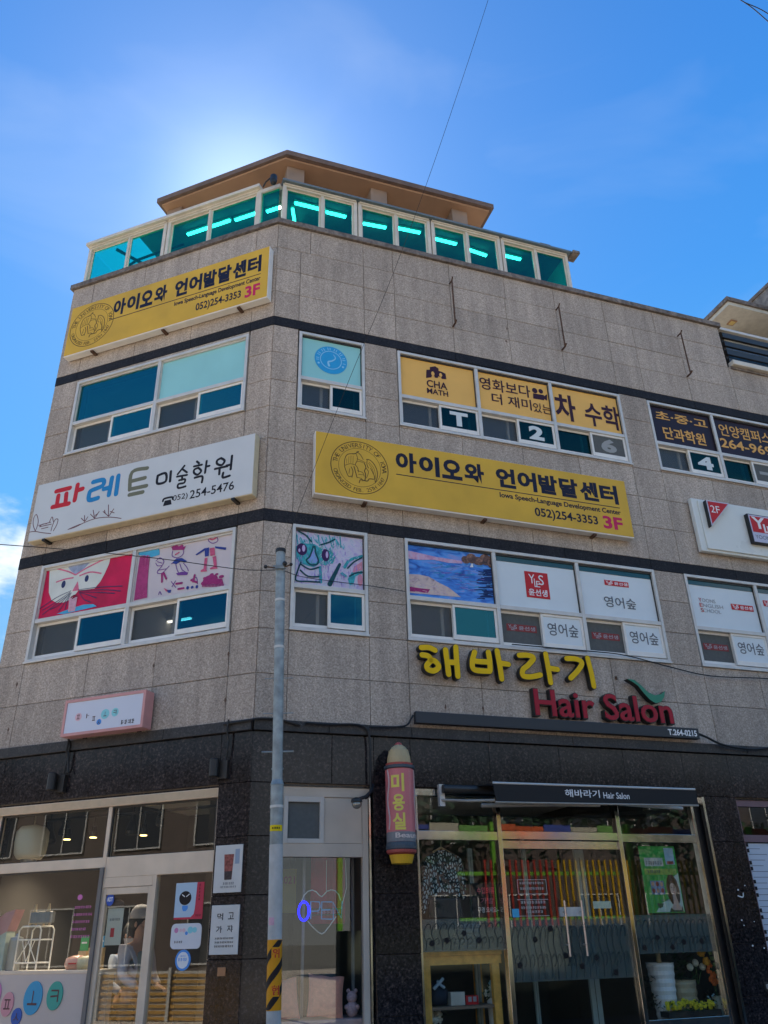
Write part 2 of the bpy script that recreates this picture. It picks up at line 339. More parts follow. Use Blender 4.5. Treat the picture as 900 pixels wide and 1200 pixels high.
# ------------------------------------------------------------------ ground, street (z = 0 at the foot of the building)
def sheet(name, pts, z, m, **k): return MB().slab(pts, z-.05, z).build(name, m, None, kind='structure', **k)
ASPH = stone('asphalt', (.055, .055, .056), (.03, .03, .03), (.10, .10, .10), 60, .85, .3)
PAVE = stone('grey_paving', (.27, .26, .25), (.20, .19, .18), (.36, .35, .33), 30, .8, .2)
gm = mat('dry_ground', (.20, .18, .14), .95, 0, .2, .2)
g = MB().box(-500, 500, -500, 500, -.6, -.15).build('ground', gm, kind='structure')
def FW(face, x, y): v = FR[face] @ Vector((x, y, 0)); return (v.x, v.y)
# pavement follows both facades; the carriageway is one sheet in front of it
sheet('pavement', [FW('L', -30, 1), FW('L', -30, -1.9), (CX+.72, CY-2.0), FW('R', 34, -1.9), FW('R', 34, 1), (CX, CY+1.2)], 0, PAVE)
sheet('road', [FW('L', -60, -1.95), (CX+.74, CY-2.06), FW('R', 60, -1.95), FW('R', 60, -9.0), (0, -3), FW('L', -60, -11.5)], -.13, ASPH)
kb = MB(); 
for fc, a, b in (('L', -30, -.4), ('R', .4, 34)): kb.box(a, b, -2.05, -1.91, -.14, .004); kb.build('kerb', PAVE, None, fc, kind='structure'); kb = MB()
sheet('plaza', [FW('L', -60, -11.4), (0, -2.9), FW('R', 60, -8.9), FW('R', 60, -70), FW('L', -60, -70)], -.09, stone('pale_concrete', (.58, .49, .38), (.48, .40, .31), (.66, .57, .46), 12, .9, .1))
YROAD = mat('yellow_road_paint', (.60, .36, .06), .7, 0, .25, 6); WROAD = mat('white_road_paint', (.72, .72, .70), .7, 0, .25, 6)
cw = MB(); cy = MB()
for i in range(9): cw.box(-13.5, -6.5, -9.9+i*.62, -9.6+i*.62, -.128, -.122)
for i in range(9): cy.box(-13.5, -6.5, -9.59+i*.62, -9.29+i*.62, -.128, -.122)
cw.build('crossing_stripes', WROAD, None, 'L', kind='structure'); cy.build('yellow_crossing_stripes', YROAD, None, 'L', kind='structure')

# ------------------------------------------------------------------ the corner building
B = thing('corner_building', 'four storey corner building clad in beige granite over a dark polished granite ground floor', 'building', 'G', CX, CY, 0)
def cut(rects, holes):
    out = []
    for r in rects:
        parts = [r]
        for h in holes:
            nx = []
            for (a, b, c, d) in parts:
                if h[0] >= b-1e-4 or h[1] <= a+1e-4 or h[2] >= d-1e-4 or h[3] <= c+1e-4: nx.append((a, b, c, d)); continue
                if h[0] > a: nx.append((a, h[0], c, d))
                if h[1] < b: nx.append((h[1], b, c, d))
                m0, m1 = max(a, h[0]), min(b, h[1])
                if h[2] > c: nx.append((m0, m1, c, h[2]))
                if h[3] < d: nx.append((m0, m1, h[3], d))
            parts = nx
        out += [p for p in parts if p[1]-p[0] > .03 and p[3]-p[2] > .03]
    return out
XE = 13.35                                   # far end of the right facade
WIN = {'R': [(.40, 1.43, 8.40, 9.80), (1.97, 6.01, 8.40, 9.80), (6.56, 10.60, 8.40, 9.80), (.39, 1.43, 5.06, 6.53), (1.97, 6.03, 5.06, 6.53), (6.58, 10.62, 5.06, 6.53)],
       'L': [(-3.57, -.41, 8.38, 9.78), (-3.60, -.41, 5.06, 6.51)]}
SHOP = {'R': [(.33, 1.455, .12, 3.19), (1.985, 6.13, .12, 3.21), (6.67, 10.9, .12, 3.19)], 'L': [(-3.60, -.415, .0, 3.19)]}
TOP = 12.02
# structural wall behind the cladding
for fc, x0, x1 in (('R', 0.02, XE), ('L', -4.05, -.02)):
    hs_ = WIN[fc]+SHOP[fc]+([(8.62, XE, 11.0, TOP)] if fc == 'R' else [])
    mb = MB()
    for (a, b, c, d) in cut([(x0, x1, 0, TOP-.11)], hs_): mb.box(a, b, .035, .27, c, d)
    mb.build('wall', GROUT, B, fc)
# cladding panels
ZR = [3.92, 4.48, 5.05, 5.54, 6.04, 6.53], [6.71, 7.28, 7.82, 8.36, 8.83, 9.33, 9.83], [10.0, 10.50, 10.96, 11.42, TOP-.1]
XR = [0.004, .385, 1.435, 1.96, 2.97, 4.0, 5.0, 6.01, 6.57, 7.57, 8.60, 9.6, 10.61, 11.6, 12.5, XE]
XRo = [0.004, .54, 1.43, 1.945, 2.97, 4.02, 5.0, 6.01, 7.1, 8.60, 9.6, 10.61, 11.6, 12.5, XE]
XL = [-4.05, -3.60, -2.53, -1.47, -.39, -.004]
UNIT = {}
def panel(fc, a, b, c, d, m, name, y0=0, th=.03, j=.003):
    a += j; b -= j; c += j; d -= j; k = (round(b-a, 3), round(d-c, 3), m.name, th)
    if k not in UNIT:
        w, h = k[0], k[1]; e = .004
        vs = [(0, th, 0), (w, th, 0), (w, th, h), (0, th, h), (0, e, 0), (w, e, 0), (w, e, h), (0, e, h), (e, 0, e), (w-e, 0, e), (w-e, 0, h-e), (e, 0, h-e)]
        fs = [(0, 1, 2, 3), (8, 11, 10, 9), (4, 0, 3, 7), (1, 5, 6, 2), (0, 4, 5, 1), (7, 3, 2, 6), (4, 8, 9, 5), (5, 9, 10, 6), (6, 10, 11, 7), (7, 11, 8, 4)]
        me = bpy.data.meshes.new(name); me.from_pydata(vs, [], [f[::-1] for f in fs]); me.materials.append(m); UNIT[k] = me
    o = bpy.data.objects.new(name, UNIT[k]); dy = y0+random.uniform(-.0022, .0022)
    link(o, B, FR[fc] @ Matrix.Translation((a, dy, c)))
for fc, xs in (('R', XR), ('L', XL)):
    for gi, zs in enumerate(ZR):
        for ri in range(len(zs)-1):
            xx = XRo if (fc == 'R' and gi == 2 and ri in (3,)) else xs
            for i in range(len(xx)-1):
                a, b, c, d = xx[i], xx[i+1], zs[ri], zs[ri+1]
                hl = WIN[fc]+([(8.62, XE, 11.0, TOP)] if fc == 'R' else [])
                for r in cut([(a, b, c, d)], hl): panel(fc, *r, GRANITE, 'stone_panel')
    # black string courses
    bx = [0, 1.47, 2.97, 4.5, 6.0, 7.6, 9.1, 10.6, 12, XE] if fc == 'R' else [-4.05, -3.62, -2.5, -1.45, -.39, 0]
    for z0, z1 in ((6.53, 6.71), (9.83, 10.0)):
        for i in range(len(bx)-1): panel(fc, bx[i], bx[i+1], z0, z1, BAND, 'band_panel', -.006, .036, .0015)
# dark granite base: ledge, fascia, piers
for fc, lx in (('R', [0, .9, 1.95, 3.0, 4.2, 5.6, 7.0, 8.4, 9.8, 11.6, XE]), ('L', [-4.05, -2.62, -1.2, 0])):
    for i in range(len(lx)-1): panel(fc, lx[i], lx[i+1], 3.79, 3.92, LEDGE, 'ledge_stone', -.05, .08, .002)
FX = {'R': [.0, .95, 1.47, 1.94, 3.0, 4.0, 4.97, 5.9, 6.66, 7.6, 8.6, 9.6, 10.9, 12, XE], 'L': [-4.05, -3.6, -2.59, -1.51, -.41, 0]}
for fc in 'RL':
    xs = FX[fc]
    for i in range(len(xs)-1):
        for r in cut([(xs[i], xs[i+1], 3.22, 3.79)], SHOP[fc]): panel(fc, *r, DARKGR, 'granite_panel', 0, .03, .002)
PZ = [.0, .30, .88, 1.46, 2.06, 2.65, 3.22]
for fc, cols in (('R', [(.0, .33), (1.455, 1.985), (6.13, 6.67), (10.9, 11.9), (11.9, XE)]), ('L', [(-4.05, -3.6), (-.415, 0)])):
    for (a, b) in cols:
        for i in range(len(PZ)-1): panel(fc, a, b, PZ[i], PZ[i+1], DARKGR, 'granite_panel', 0, .03, .002)
    for (a, b, c, d) in SHOP[fc]:            # return faces of the openings
        box('opening_lining', DARKGR, B, fc, a-.02, a, .031, .27, c, d); box('opening_lining', DARKGR, B, fc, b, b+.02, .031, .27, c, d)
        box('opening_lining', DARKGR, B, fc, a-.02, b+.02, .031, .27, d, d+.02)
box('granite_plinth', DARKGR, B, 'R', .33, XE, .0, .3, 0, .12)
# coping
mb = MB().box(-.0, 8.65, -.045, .30, TOP-.1, TOP); mb.build('coping', COPE, B, 'R', bevel=.006)
MB().box(-4.10, .0, -.045, .30, TOP-.1, TOP).build('coping', COPE, B, 'L', bevel=.006)
MB().lathe(CX, CY, [(.046, TOP-.098), (.046, TOP-.002)], 12).build('coping_corner', COPE, B)
box('coping', COPE, B, 'R', 8.66, XE, -.03, .30, 10.94, 11.02, bevel=.005)
# inside of the shell: floors, back walls, roof
def corner_poly(i0, xl, xr, dep):            # footprint polygon set in by i0 from both facades
    k = i0*math.tan(R(20.2)) if False else i0*.367
    a = FW('L', -k, i0); return [FW('L', xl, i0), a, FW('R', xr, i0), FW('R', xr, dep), FW('R', 3.0, dep), FW('L', -2.2, dep), FW('L', xl, dep)]
for z0, z1 in ((-.1, .12), (3.62, 3.86), (6.95, 7.15), (10.1, 10.3)):
    MB().slab(corner_poly(.28, -4.0, XE-.05, 5.5), z0, z1).build('floor_slab', ROOM, B)
MB().slab(corner_poly(.28, -4.0, XE-.05, 5.5), TOP-.35, TOP-.15).build('roof_slab', COPE, B)
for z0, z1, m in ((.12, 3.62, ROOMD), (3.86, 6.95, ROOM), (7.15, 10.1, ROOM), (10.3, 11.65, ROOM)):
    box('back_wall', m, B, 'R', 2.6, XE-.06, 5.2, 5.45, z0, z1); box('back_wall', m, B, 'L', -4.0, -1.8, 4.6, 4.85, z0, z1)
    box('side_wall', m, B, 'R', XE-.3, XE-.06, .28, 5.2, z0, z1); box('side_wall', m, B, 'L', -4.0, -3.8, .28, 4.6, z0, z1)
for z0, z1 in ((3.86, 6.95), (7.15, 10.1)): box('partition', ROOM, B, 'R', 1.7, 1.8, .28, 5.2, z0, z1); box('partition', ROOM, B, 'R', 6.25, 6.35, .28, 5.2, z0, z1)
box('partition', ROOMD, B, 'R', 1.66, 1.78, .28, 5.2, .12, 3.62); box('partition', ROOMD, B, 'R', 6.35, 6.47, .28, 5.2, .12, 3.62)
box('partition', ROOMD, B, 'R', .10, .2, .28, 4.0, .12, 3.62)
# outer end and rear walls of the block
box('end_wall', GRANITE, B, 'L', -4.05, -4.02, .03, 5.0, 0, TOP-.1); box('rear_wall', GROUT, B, 'L', -4.02, -1.0, 4.95, 5.1, 0, TOP-.1); box('rear_wall', GROUT, B, 'R', 2.0, XE, 5.5, 5.6, 0, 10.9)

# ------------------------------------------------------------------ upper windows
def window(fc, x0, x1, z0, z1, zt, mods):
    """mods: list of (upper kind, left sash kind, right sash kind)"""
    f = MB(); w = .045
    f.box(x0, x0+w, -.012, .12, z0, z1).box(x1-w, x1, -.012, .12, z0, z1).box(x0+w, x1-w, -.012, .12, z1-w, z1).box(x0+w, x1-w, -.012, .12, z0, z0+w)
    f.box(x0+w, x1-w, .045, .13, z0+w, z0+w+.025)
    f.box(x0-.01, x1+.01, -.028, -.013, z0-.012, z0+.016)
    n = len(mods); ms = (x1-x0)/n
    for i in range(1, n): f.box(x0+i*ms-.028, x0+i*ms+.028, -.006, .118, z0+w, z1-w)
    for i in range(n):
        a = x0+i*ms+(w if i == 0 else .028); b = x0+(i+1)*ms-(w if i == n-1 else .028)
        f.box(a, b, -.004, .116, zt-.03, zt+.03)
    fr = f.build('window', ALU, B, fc, bevel=.004)
    out = []
    for i, (up, lo, ro) in enumerate(mods):
        a = x0+i*ms+(w if i == 0 else .028); b = x0+(i+1)*ms-(w if i == n-1 else .028)
        mb = MB(); fz0, fz1 = zt+.03, z1-w
        box('pane', up, fr, fc, a+.002, b-.002, .042, .05, fz0+.002, fz1-.002)
        mb.box(a, b, .02, .06, fz1-.028, fz1).box(a, a+.012, .025, .06, fz0, fz1-.028).box(b-.012, b, .025, .06, fz0, fz1-.028); mb.build('glazing_bead', DARKM if fc == 'R' else ALU, fr, fc)
        m = (a+b)/2; lz0, lz1 = z0+w+.026, zt-.031
        # left sash sits in the rear track, right sash in the front track
        for (p, q, yy, kind, side) in ((a, m+.02, .062, lo, 0), (m-.02, b, .016, ro, 1)):
            s = MB(); t = .036; bt = .07 if side else .04
            s.box(p+.001, p+t, yy, yy+.03, lz0, lz1).box(q-t, q-.001, yy, yy+.03, lz0, lz1).box(p+t, q-t, yy, yy+.03, lz1-t, lz1).box(p+t, q-t, yy, yy+.03, lz0, lz0+bt)
            so_ = s.build('sash', ALUW, fr, fc, bevel=.003)
            if up is not WFILM: box('inner_stile', ALUW, fr, fc, (q-t-.13 if not side else q-t-.07+random.uniform(-.02, .02)), (q-t-.09 if not side else q-t-.045), .135, .165, lz0, lz1)
            box('sash_pane', kind, fr, fc, p+t, q-t, yy+.011, yy+.018, lz0+bt, lz1-t)
            out.append((p+t, q-t, lz0+bt, lz1-t, yy+.011))
    return fr, out
W3L = window('L', *WIN['L'][0], 8.96, [(DGLASS, SCREEN, DGLASS), (CYANFILM, SCREEN, DGLASS)])
CATBG = mat('crimson_window_print', (.62, .012, .075), .45, 0, .25, 3)
KIDBG = mat('pale_lilac_paper_print', (.60, .53, .54), .5, 0, .06, 3)
W2L = window('L', *WIN['L'][1], 5.66, [(CATBG, SCREEN, DGLASS3), (KIDBG, SCREEN, DGLASS3)])
W3A = window('R', *WIN['R'][0], 8.95, [(CYANFILM, SCREEN, DGLASS2)])
W3B = window('R', *WIN['R'][1], 8.95, [(ORANGEP, SCREEN, DGLASS2), (ORANGEP, SCREEN, DGLASS2), (ORANGEP, DGLASS2, SCREEN2)])
W3C = window('R', *WIN['R'][2], 8.95, [(PURPLEB, SCREEN, DGLASS2), (PURPLEB, DGLASS2, SCREEN2), (PURPLEB, SCREEN, DGLASS2)])
def painted(name, cols, sc, dist, stretch=(1, 1, 1)):
    m = bpy.data.materials.new(name); MATS[name] = m; t, n, l, b = nodes(m)
    g = n('ShaderNodeNewGeometry'); mp_ = n('ShaderNodeMapping'); mp_.inputs['Scale'].default_value = stretch; l(g.outputs['Position'], mp_.inputs[0])
    a = n('ShaderNodeTexNoise'); a.inputs['Scale'].default_value = sc; a.inputs['Detail'].default_value = 6; a.inputs['Distortion'].default_value = dist; l(mp_.outputs[0], a.inputs[0])
    r = n('ShaderNodeValToRGB'); e = r.color_ramp.elements; k = len(cols)
    e[0].position = .3; e[0].color = (*cols[0], 1); e[1].position = .7; e[1].color = (*cols[-1], 1)
    for i in range(1, k-1): q = e.new(.3+.4*i/(k-1)); q.color = (*cols[i], 1)
    l(a.outputs[0], r.inputs[0]); l(r.outputs[0], b.inputs['Base Color']); b.inputs['Roughness'].default_value = .45; return m
SEA = painted('blue_water_print', [(.01, .06, .30), (.03, .17, .60), (.08, .30, .75), (.25, .30, .66)], 3.5, 1.2, (1, 1, 3))
FLYBG = painted('lilac_crayon_print', [(.42, .34, .60), (.52, .46, .66), (.60, .55, .66), (.35, .48, .62)], 7, 2)
W2A = window('R', *WIN['R'][3], 5.66, [(FLYBG, SCREEN, DGLASS3)])
W2B = window('R', *WIN['R'][4], 5.66, [(SEA, SCREEN, DGLASS3), (WFILM, SCREEN2, WFILM), (WFILM, SCREEN2, WFILM)])
W2C = window('R', *WIN['R'][5], 5.66, [(WFILM, SCREEN2, WFILM), (WFILM, SCREEN2, WFILM), (WFILM, SCREEN2, WFILM)])
PY = .038                                    # print plane, just in front of the pane at y = .042
def art(win, fc, m, fn, name='window_print', y=PY):
    mb = MB(); fn(mb, y); return mb.build(name, m, win[0], fc)
def lines(mb, fc, ox, oy, s, strokes, w, y, smooth=True, off=-.04, taper=None):
    for k, st in enumerate(strokes): mb.ribbon(C(fc, ox, oy, s, st, off), w, y-k*.00006, y+.001, smooth, taper)
def polyp(mb, fc, ox, oy, s, pts, y, off=-.04): mb.prism(C(fc, ox, oy, s, pts, off), y, y+.001)
def blob(mb, fc, ox, oy, s, x, z, rx, rz, y, off=-.04):
    (a, b) = P(fc, ox+x/s, oy+z/s, off); (c, _) = P(fc, ox+(x+rx)/s, oy+z/s, off); (_, d) = P(fc, ox+x/s, oy+(z-rz)/s, off)
    mb.ell(a, b, abs(c-a), abs(d-b), y, y+.001, 18)
# -- child's cat drawing, left upper pane of the second floor
K = ('L', 30, 620, 6.43)
mb = MB(); polyp(mb, *K, [(182, 312), (178, 400), (176, 480), (196, 535), (235, 556), (290, 553), (340, 530), (378, 490), (400, 462), (450, 458), (520, 448), (565, 395), (600, 330), (630, 262), (640, 216), (570, 228), (470, 250), (380, 268), (280, 290)], PY-.001); mb.build('white_cat_face', mat('chalk_white_print', (.66, .68, .62), .5, 0, .08, 5), W2L[0], 'L')
mb = MB(); polyp(mb, *K, [(322, 288), (400, 266), (492, 246), (440, 300), (380, 342), (345, 318)], PY-.002); mb.build('grey_blue_forehead', mat('grey_blue_print', (.33, .38, .52), .5, 0, .3, 12), W2L[0], 'L')
mb = MB(); blob(mb, *K, 287, 417, 15, 27, PY-.003); blob(mb, *K, 462, 373, 14, 25, PY-.003)
for st in ([(345, 465), (230, 520), (110, 600)], [(340, 475), (240, 545), (130, 612)], [(335, 485), (255, 570), (190, 606)], [(330, 500), (285, 570), (250, 620)], [(340, 490), (310, 560), (300, 605)], [(350, 480), (200, 590), (130, 645)],
           [(400, 458), (560, 438), (730, 430)], [(405, 465), (580, 458), (715, 468)], [(405, 475), (540, 478), (670, 485)], [(405, 478), (480, 500), (535, 520)], [(410, 485), (440, 530), (490, 552)]):
    lines(mb, *K, [st], .014, PY-.004, taper=(.5, 1))
mb.build('whiskers', mat('navy_marker_print', (.03, .04, .12), .5, 0, 0), W2L[0], 'L')
mb = MB(); polyp(mb, *K, [(395, 393), (352, 470), (405, 463)], PY-.0035); lines(mb, *K, [[(240, 300), (320, 320), (375, 345)], [(380, 345), (470, 290), (600, 225)], [(235, 400), (300, 378), (360, 368)], [(410, 352), (490, 325), (570, 335)]], .022, PY-.0037); mb.build('pink_strokes', mat('pink_marker_print', (.66, .16, .26), .5, 0, .2, 20), W2L[0], 'L')
mb = MB(); polyp(mb, *K, [(330, 520), (392, 512), (378, 592), (372, 618), (322, 626)], PY-.0033); mb.build('pale_pink_mouth', mat('pale_pink_print', (.62, .36, .44), .5, 0, .2, 20), W2L[0], 'L')
mb = MB(); polyp(mb, *K, [(235, 640), (290, 618), (370, 590), (440, 570), (510, 566), (538, 583), (400, 615), (300, 640)], PY-.003); mb.build('sky_blue_collar', mat('sky_blue_print', (.08, .42, .66), .5, 0, .2, 8), W2L[0], 'L')
mb = MB(); lines(mb, *K, [[(345, 515), (370, 500), (388, 508)], [(355, 522), (375, 512)]], .02, PY-.0045); mb.build('dark_red_lips', mat('wine_red_print', (.20, .01, .04), .5, 0, 0), W2L[0], 'L')
# -- child's drawing of people and a hedgehog
K = ('L', 140, 610, 6)
VIO = mat('violet_pencil_print', (.16, .05, .26), .5, 0, 0); WINE = mat('purple_red_marker_print', (.34, .03, .16), .5, 0, .2, 30); BLUM = mat('dark_blue_marker_print', (.03, .05, .25), .5, 0, 0); ROSE = mat('rose_marker_print', (.58, .10, .20), .5, 0, .2, 30)
mb = MB(); polyp(mb, *K, [(135, 220), (280, 196), (284, 240), (230, 258), (140, 245)], PY-.001); mb.build('cyan_cloud', MATS['sky_blue_print'], W2L[0], 'L')
mb = MB()
for i in range(15): lines(mb, *K, [[(150+i*4.6+random.uniform(-3, 3), 250+random.uniform(-4, 8)), (126+i*5.2, 400), (106+i*6.2, 560-i*1.4)]], .0125, PY-.0012-i*.00005)
mb.build('crimson_trunk_scribble', mat('magenta_crayon_print', (.42, .05, .18), .5, 0, .2, 20), W2L[0], 'L')
mb = MB()
lines(mb, *K, [[(258, 285), (285, 262), (312, 285), (300, 315), (268, 318), (256, 300)], [(300, 320), (265, 365), (300, 370), (350, 320)], [(270, 350), (330, 340)], [(375, 215), (372, 250), (410, 262), (445, 240), (448, 205), (410, 190), (380, 205)], [(395, 300), (405, 345), (420, 372)], [(425, 305), (440, 345), (470, 365)], [(450, 300), (475, 330), (485, 355)],
     [(640, 120), (625, 140), (655, 160), (690, 145), (688, 118)], [(365, 430), (395, 470)], [(395, 425), (370, 465)], [(275, 520), (285, 500), (295, 520)], [(500, 420), (540, 400), (550, 445)], [(268, 290), (300, 300)], [(380, 300), (365, 305)]], .011, PY-.001)
polyp(mb, *K, [(398, 372), (440, 360), (485, 365), (475, 384), (410, 386)], PY-.002); mb.build('violet_figure_lines', VIO, W2L[0], 'L')
mb = MB(); polyp(mb, *K, [(370, 300), (400, 268), (440, 264), (475, 285), (465, 296), (430, 290), (400, 308)], PY-.003); polyp(mb, *K, [(535, 240), (600, 195), (605, 208), (545, 246)], PY-.003); polyp(mb, *K, [(672, 182), (752, 190), (748, 208), (676, 196)], PY-.003); polyp(mb, *K, [(600, 196), (632, 190), (628, 250), (602, 255)], PY-.003); blob(mb, *K, 480, 474, 10, 12, PY-.003); blob(mb, *K, 512, 470, 9, 10, PY-.003); blob(mb, *K, 545, 466, 9, 12, PY-.003); polyp(mb, *K, [(330, 490), (365, 488), (360, 508), (345, 510)], PY-.003)
mb.build('blue_jackets', BLUM, W2L[0], 'L')
mb = MB(); polyp(mb, *K, [(365, 185), (385, 180), (400, 170), (420, 182), (445, 168), (450, 185), (468, 180), (455, 206), (375, 210)], PY-.003)
for bx_, bz_, r_ in ((640, 415, 52), (600, 440, 26), (690, 430, 28), (718, 395, 18), (650, 380, 14), (600, 405, 12), (685, 378, 12)): blob(mb, *K, bx_, bz_, r_, r_*.62, PY-.003-r_*.00001)
for k in range(16): lines(mb, *K, [[(600+k*8, 412), (585+k*10, 465)]], .014, PY-.0045, False)
lines(mb, *K, [[(300, 375), (300, 432)], [(312, 370), (330, 410)], [(400, 445), (440, 440)], [(415, 482), (452, 476)], [(505, 420), (545, 435)], [(530, 385), (520, 430)]], .03, PY-.003)
mb.build('wine_red_marks', WINE, W2L[0], 'L')
mb = MB(); polyp(mb, *K, [(600, 265), (620, 262), (612, 345), (618, 358), (572, 362), (572, 350), (592, 340)], PY-.003); polyp(mb, *K, [(655, 255), (680, 250), (686, 325), (692, 338), (640, 345), (636, 335), (665, 322)], PY-.003); polyp(mb, *K, [(636, 196), (670, 190), (674, 245), (640, 250)], PY-.004); polyp(mb, *K, [(312, 475), (350, 492), (330, 502)], PY-.003); lines(mb, *K, [[(630, 125), (655, 135), (680, 122)], [(395, 240), (420, 225)]], .02, PY-.003); mb.build('rose_trousers', ROSE, W2L[0], 'L')
# -- crayon drawing of a fly with large eyes
K = ('R', 335, 610, 8.57)
TEALP = mat('teal_crayon_print', (.05, .36, .42), .5, 0, .4, 22); DKT = mat('dark_teal_crayon_print', (.01, .07, .09), .5, 0, .3, 20)
mb = MB(); polyp(mb, *K, [(100, 260), (150, 225), (220, 232), (290, 238), (350, 280), (420, 295), (480, 330), (505, 375), (470, 430), (400, 450), (330, 440), (280, 470), (220, 455), (150, 430), (105, 380)], PY-.001)
for k in range(13): lines(mb, *K, [[(110+k*36, 150+(k % 3)*22), (120+k*36+(k % 2)*18, 235-(k % 3)*12+k*3)]], .016, PY-.001, False)
polyp(mb, *K, [(620, 590), (660, 520), (760, 500), (765, 535), (700, 560), (680, 640), (640, 650)], PY-.001); lines(mb, *K, [[(590, 470), (640, 400), (760, 360)], [(345, 470), (350, 620)], [(560, 530), (600, 560)]], .04, PY-.0014); mb.build('teal_fly_head', TEALP, W2A[0], 'R')
mb = MB(); lines(mb, *K, [[(130, 110), (200, 150), (255, 212)], [(350, 245), (430, 220), (490, 190)], [(275, 260), (240, 360), (205, 400), (250, 445), (310, 440), (325, 400), (300, 330), (290, 262)], [(150, 440), (240, 490), (330, 470)], [(145, 500), (220, 560), (330, 565)], [(150, 420), (120, 500), (100, 600), (220, 612), (340, 620)], [(620, 480), (680, 420), (760, 375)], [(640, 560), (700, 530), (765, 520)]], .022, PY-.0025)
lines(mb, *K, [[(540, 440), (490, 540), (440, 640)]], .055, PY-.0026, taper=(.7, 1.2))
mb.build('dark_outline', DKT, W2A[0], 'R')
rg_ = random.Random(8)
for nm_, m_, n_, box_, ang in (('crayon_hatching', mat('aqua_hatch_print', (.12, .50, .60), .5, 0, .3, 20), 60, (105, 600, 120, 300), 1.9), ('crayon_hatching', mat('green_hatch_print', (.10, .42, .34), .5, 0, .3, 20), 40, (120, 480, 250, 440), 1.3), ('crayon_hatching', mat('violet_hatch_print', (.33, .22, .58), .5, 0, .3, 20), 80, (110, 760, 300, 650), 1.6), ('crayon_hatching', mat('near_white_hatch_print', (.62, .58, .70), .5, 0, .2, 20), 60, (300, 760, 230, 640), .9)):
    mb = MB()
    for k in range(n_):
        xx, zz = rg_.uniform(box_[0], box_[1]), rg_.uniform(box_[2], box_[3]); ln = rg_.uniform(8, 26); aa = ang+rg_.uniform(-.3, .3)
        mb.ribbon(C(*K, [(xx-ln*math.cos(aa), zz+ln*math.sin(aa)), (xx+ln*math.cos(aa), zz-ln*math.sin(aa))], -.04), rg_.uniform(.004, .010), PY-.0021-k*.000004, PY, False)
    mb.build(nm_, m_, W2A[0], 'R')
mb = MB(); polyp(mb, *K, [(278, 300), (320, 400), (300, 430), (240, 425), (220, 390)], PY-.0022); mb.build('periwinkle_snout', mat('periwinkle_print', (.24, .36, .66), .5, 0, .1, 20), W2A[0], 'R')
mb = MB(); blob(mb, *K, 160, 290, 54, 60, PY-.003); blob(mb, *K, 398, 350, 40, 62, PY-.003); mb.build('dark_purple_eye', mat('dark_purple_print', (.05, .015, .09), .5, 0, .2, 20), W2A[0], 'R')
mb = MB(); blob(mb, *K, 178, 280, 16, 34, PY-.0036); blob(mb, *K, 412, 345, 13, 34, PY-.0036); blob(mb, *K, 135, 300, 10, 18, PY-.0036); mb.build('pale_eye_gleam', mat('pale_lilac_print', (.55, .42, .66), .5, 0, 0), W2A[0], 'R')
mb = MB(); polyp(mb, *K, [(680, 470), (765, 410), (766, 500), (670, 525)], PY-.0018); blob(mb, *K, 745, 600, 26, 60, PY-.0019); mb.build('pink_wing', mat('salmon_pink_print', (.62, .26, .34), .5, 0, .1, 20), W2A[0], 'R')
# -- plain seaside colour print (generic stand-in)
K = ('R', 465, 625, 6.923)
mb = MB(); polyp(mb, *K, [(97, 330), (180, 335), (260, 352), (330, 395), (420, 440), (520, 518), (100, 482)], PY-.001); mb.build('sand_bank', painted('sandy_bank_print', [(.30, .20, .20), (.56, .42, .40), (.66, .50, .42), (.46, .44, .50)], 9, 1), W2B[0], 'R')
mb = MB(); polyp(mb, *K, [(90, 140), (200, 165), (330, 195), (440, 210), (530, 225), (530, 245), (420, 240), (300, 215), (180, 215), (95, 205)], PY-.001); mb.build('pink_far_shore', painted('pink_shore_print', [(.45, .22, .40), (.62, .36, .50), (.55, .45, .66)], 12, 1), W2B[0], 'R')
mb = MB()
for (x_, z_, a_, b_) in ((560, 215, 36, 30), (605, 205, 42, 40), (660, 225, 50, 34), (720, 215, 48, 44), (755, 250, 18, 30)): blob(mb, *K, x_, z_, a_, b_, PY-.0012-a_*.00001)
mb.build('brown_tree_clump', painted('brown_trees_print', [(.03, .01, .01), (.12, .05, .03), (.42, .20, .12)], 14, 1), W2B[0], 'R')
mb = MB(); rg_ = random.Random(3)
for k in range(46):
    u_ = rg_.random(); zz = 290+240*rg_.random(); xx = 775-(95*u_*u_+20); ln = rg_.uniform(14, 50); lines(mb, *K, [[(xx-ln, zz+rg_.uniform(-4, 4)), (xx, zz), (min(xx+ln, 778), zz+rg_.uniform(-4, 4))]], rg_.uniform(.02, .05), PY-.0008-k*.00001, taper=(.3, .6))
mb.build('deep_blue_strokes', mat('deep_blue_print', (.01, .03, .13), .5, 0, .4, 9), W2B[0], 'R', kind='stuff')
for nm_, m_, n_ in (('light_blue_strokes', mat('light_blue_stroke_print', (.20, .34, .72), .5, 0, .3, 12), 40), ('violet_strokes', mat('violet_stroke_print', (.22, .16, .52), .5, 0, .3, 12), 26), ('turquoise_strokes', mat('turquoise_stroke_print', (.04, .30, .56), .5, 0, .3, 12), 30)):
    mb = MB()
    for k in range(n_):
        xx = rg_.uniform(260, 690); z0_ = 250+(xx-260)*0; zz = rg_.uniform(240, 300+(xx-240)*.5); ln = rg_.uniform(8, 34); lines(mb, *K, [[(xx-ln, zz+rg_.uniform(-3, 5)), (xx, zz), (xx+ln, zz+rg_.uniform(-3, 5))]], rg_.uniform(.008, .022), PY-.0009-k*.00001, taper=(.3, .8))
    mb.build(nm_, m_, W2B[0], 'R', kind='stuff')
mb = MB()
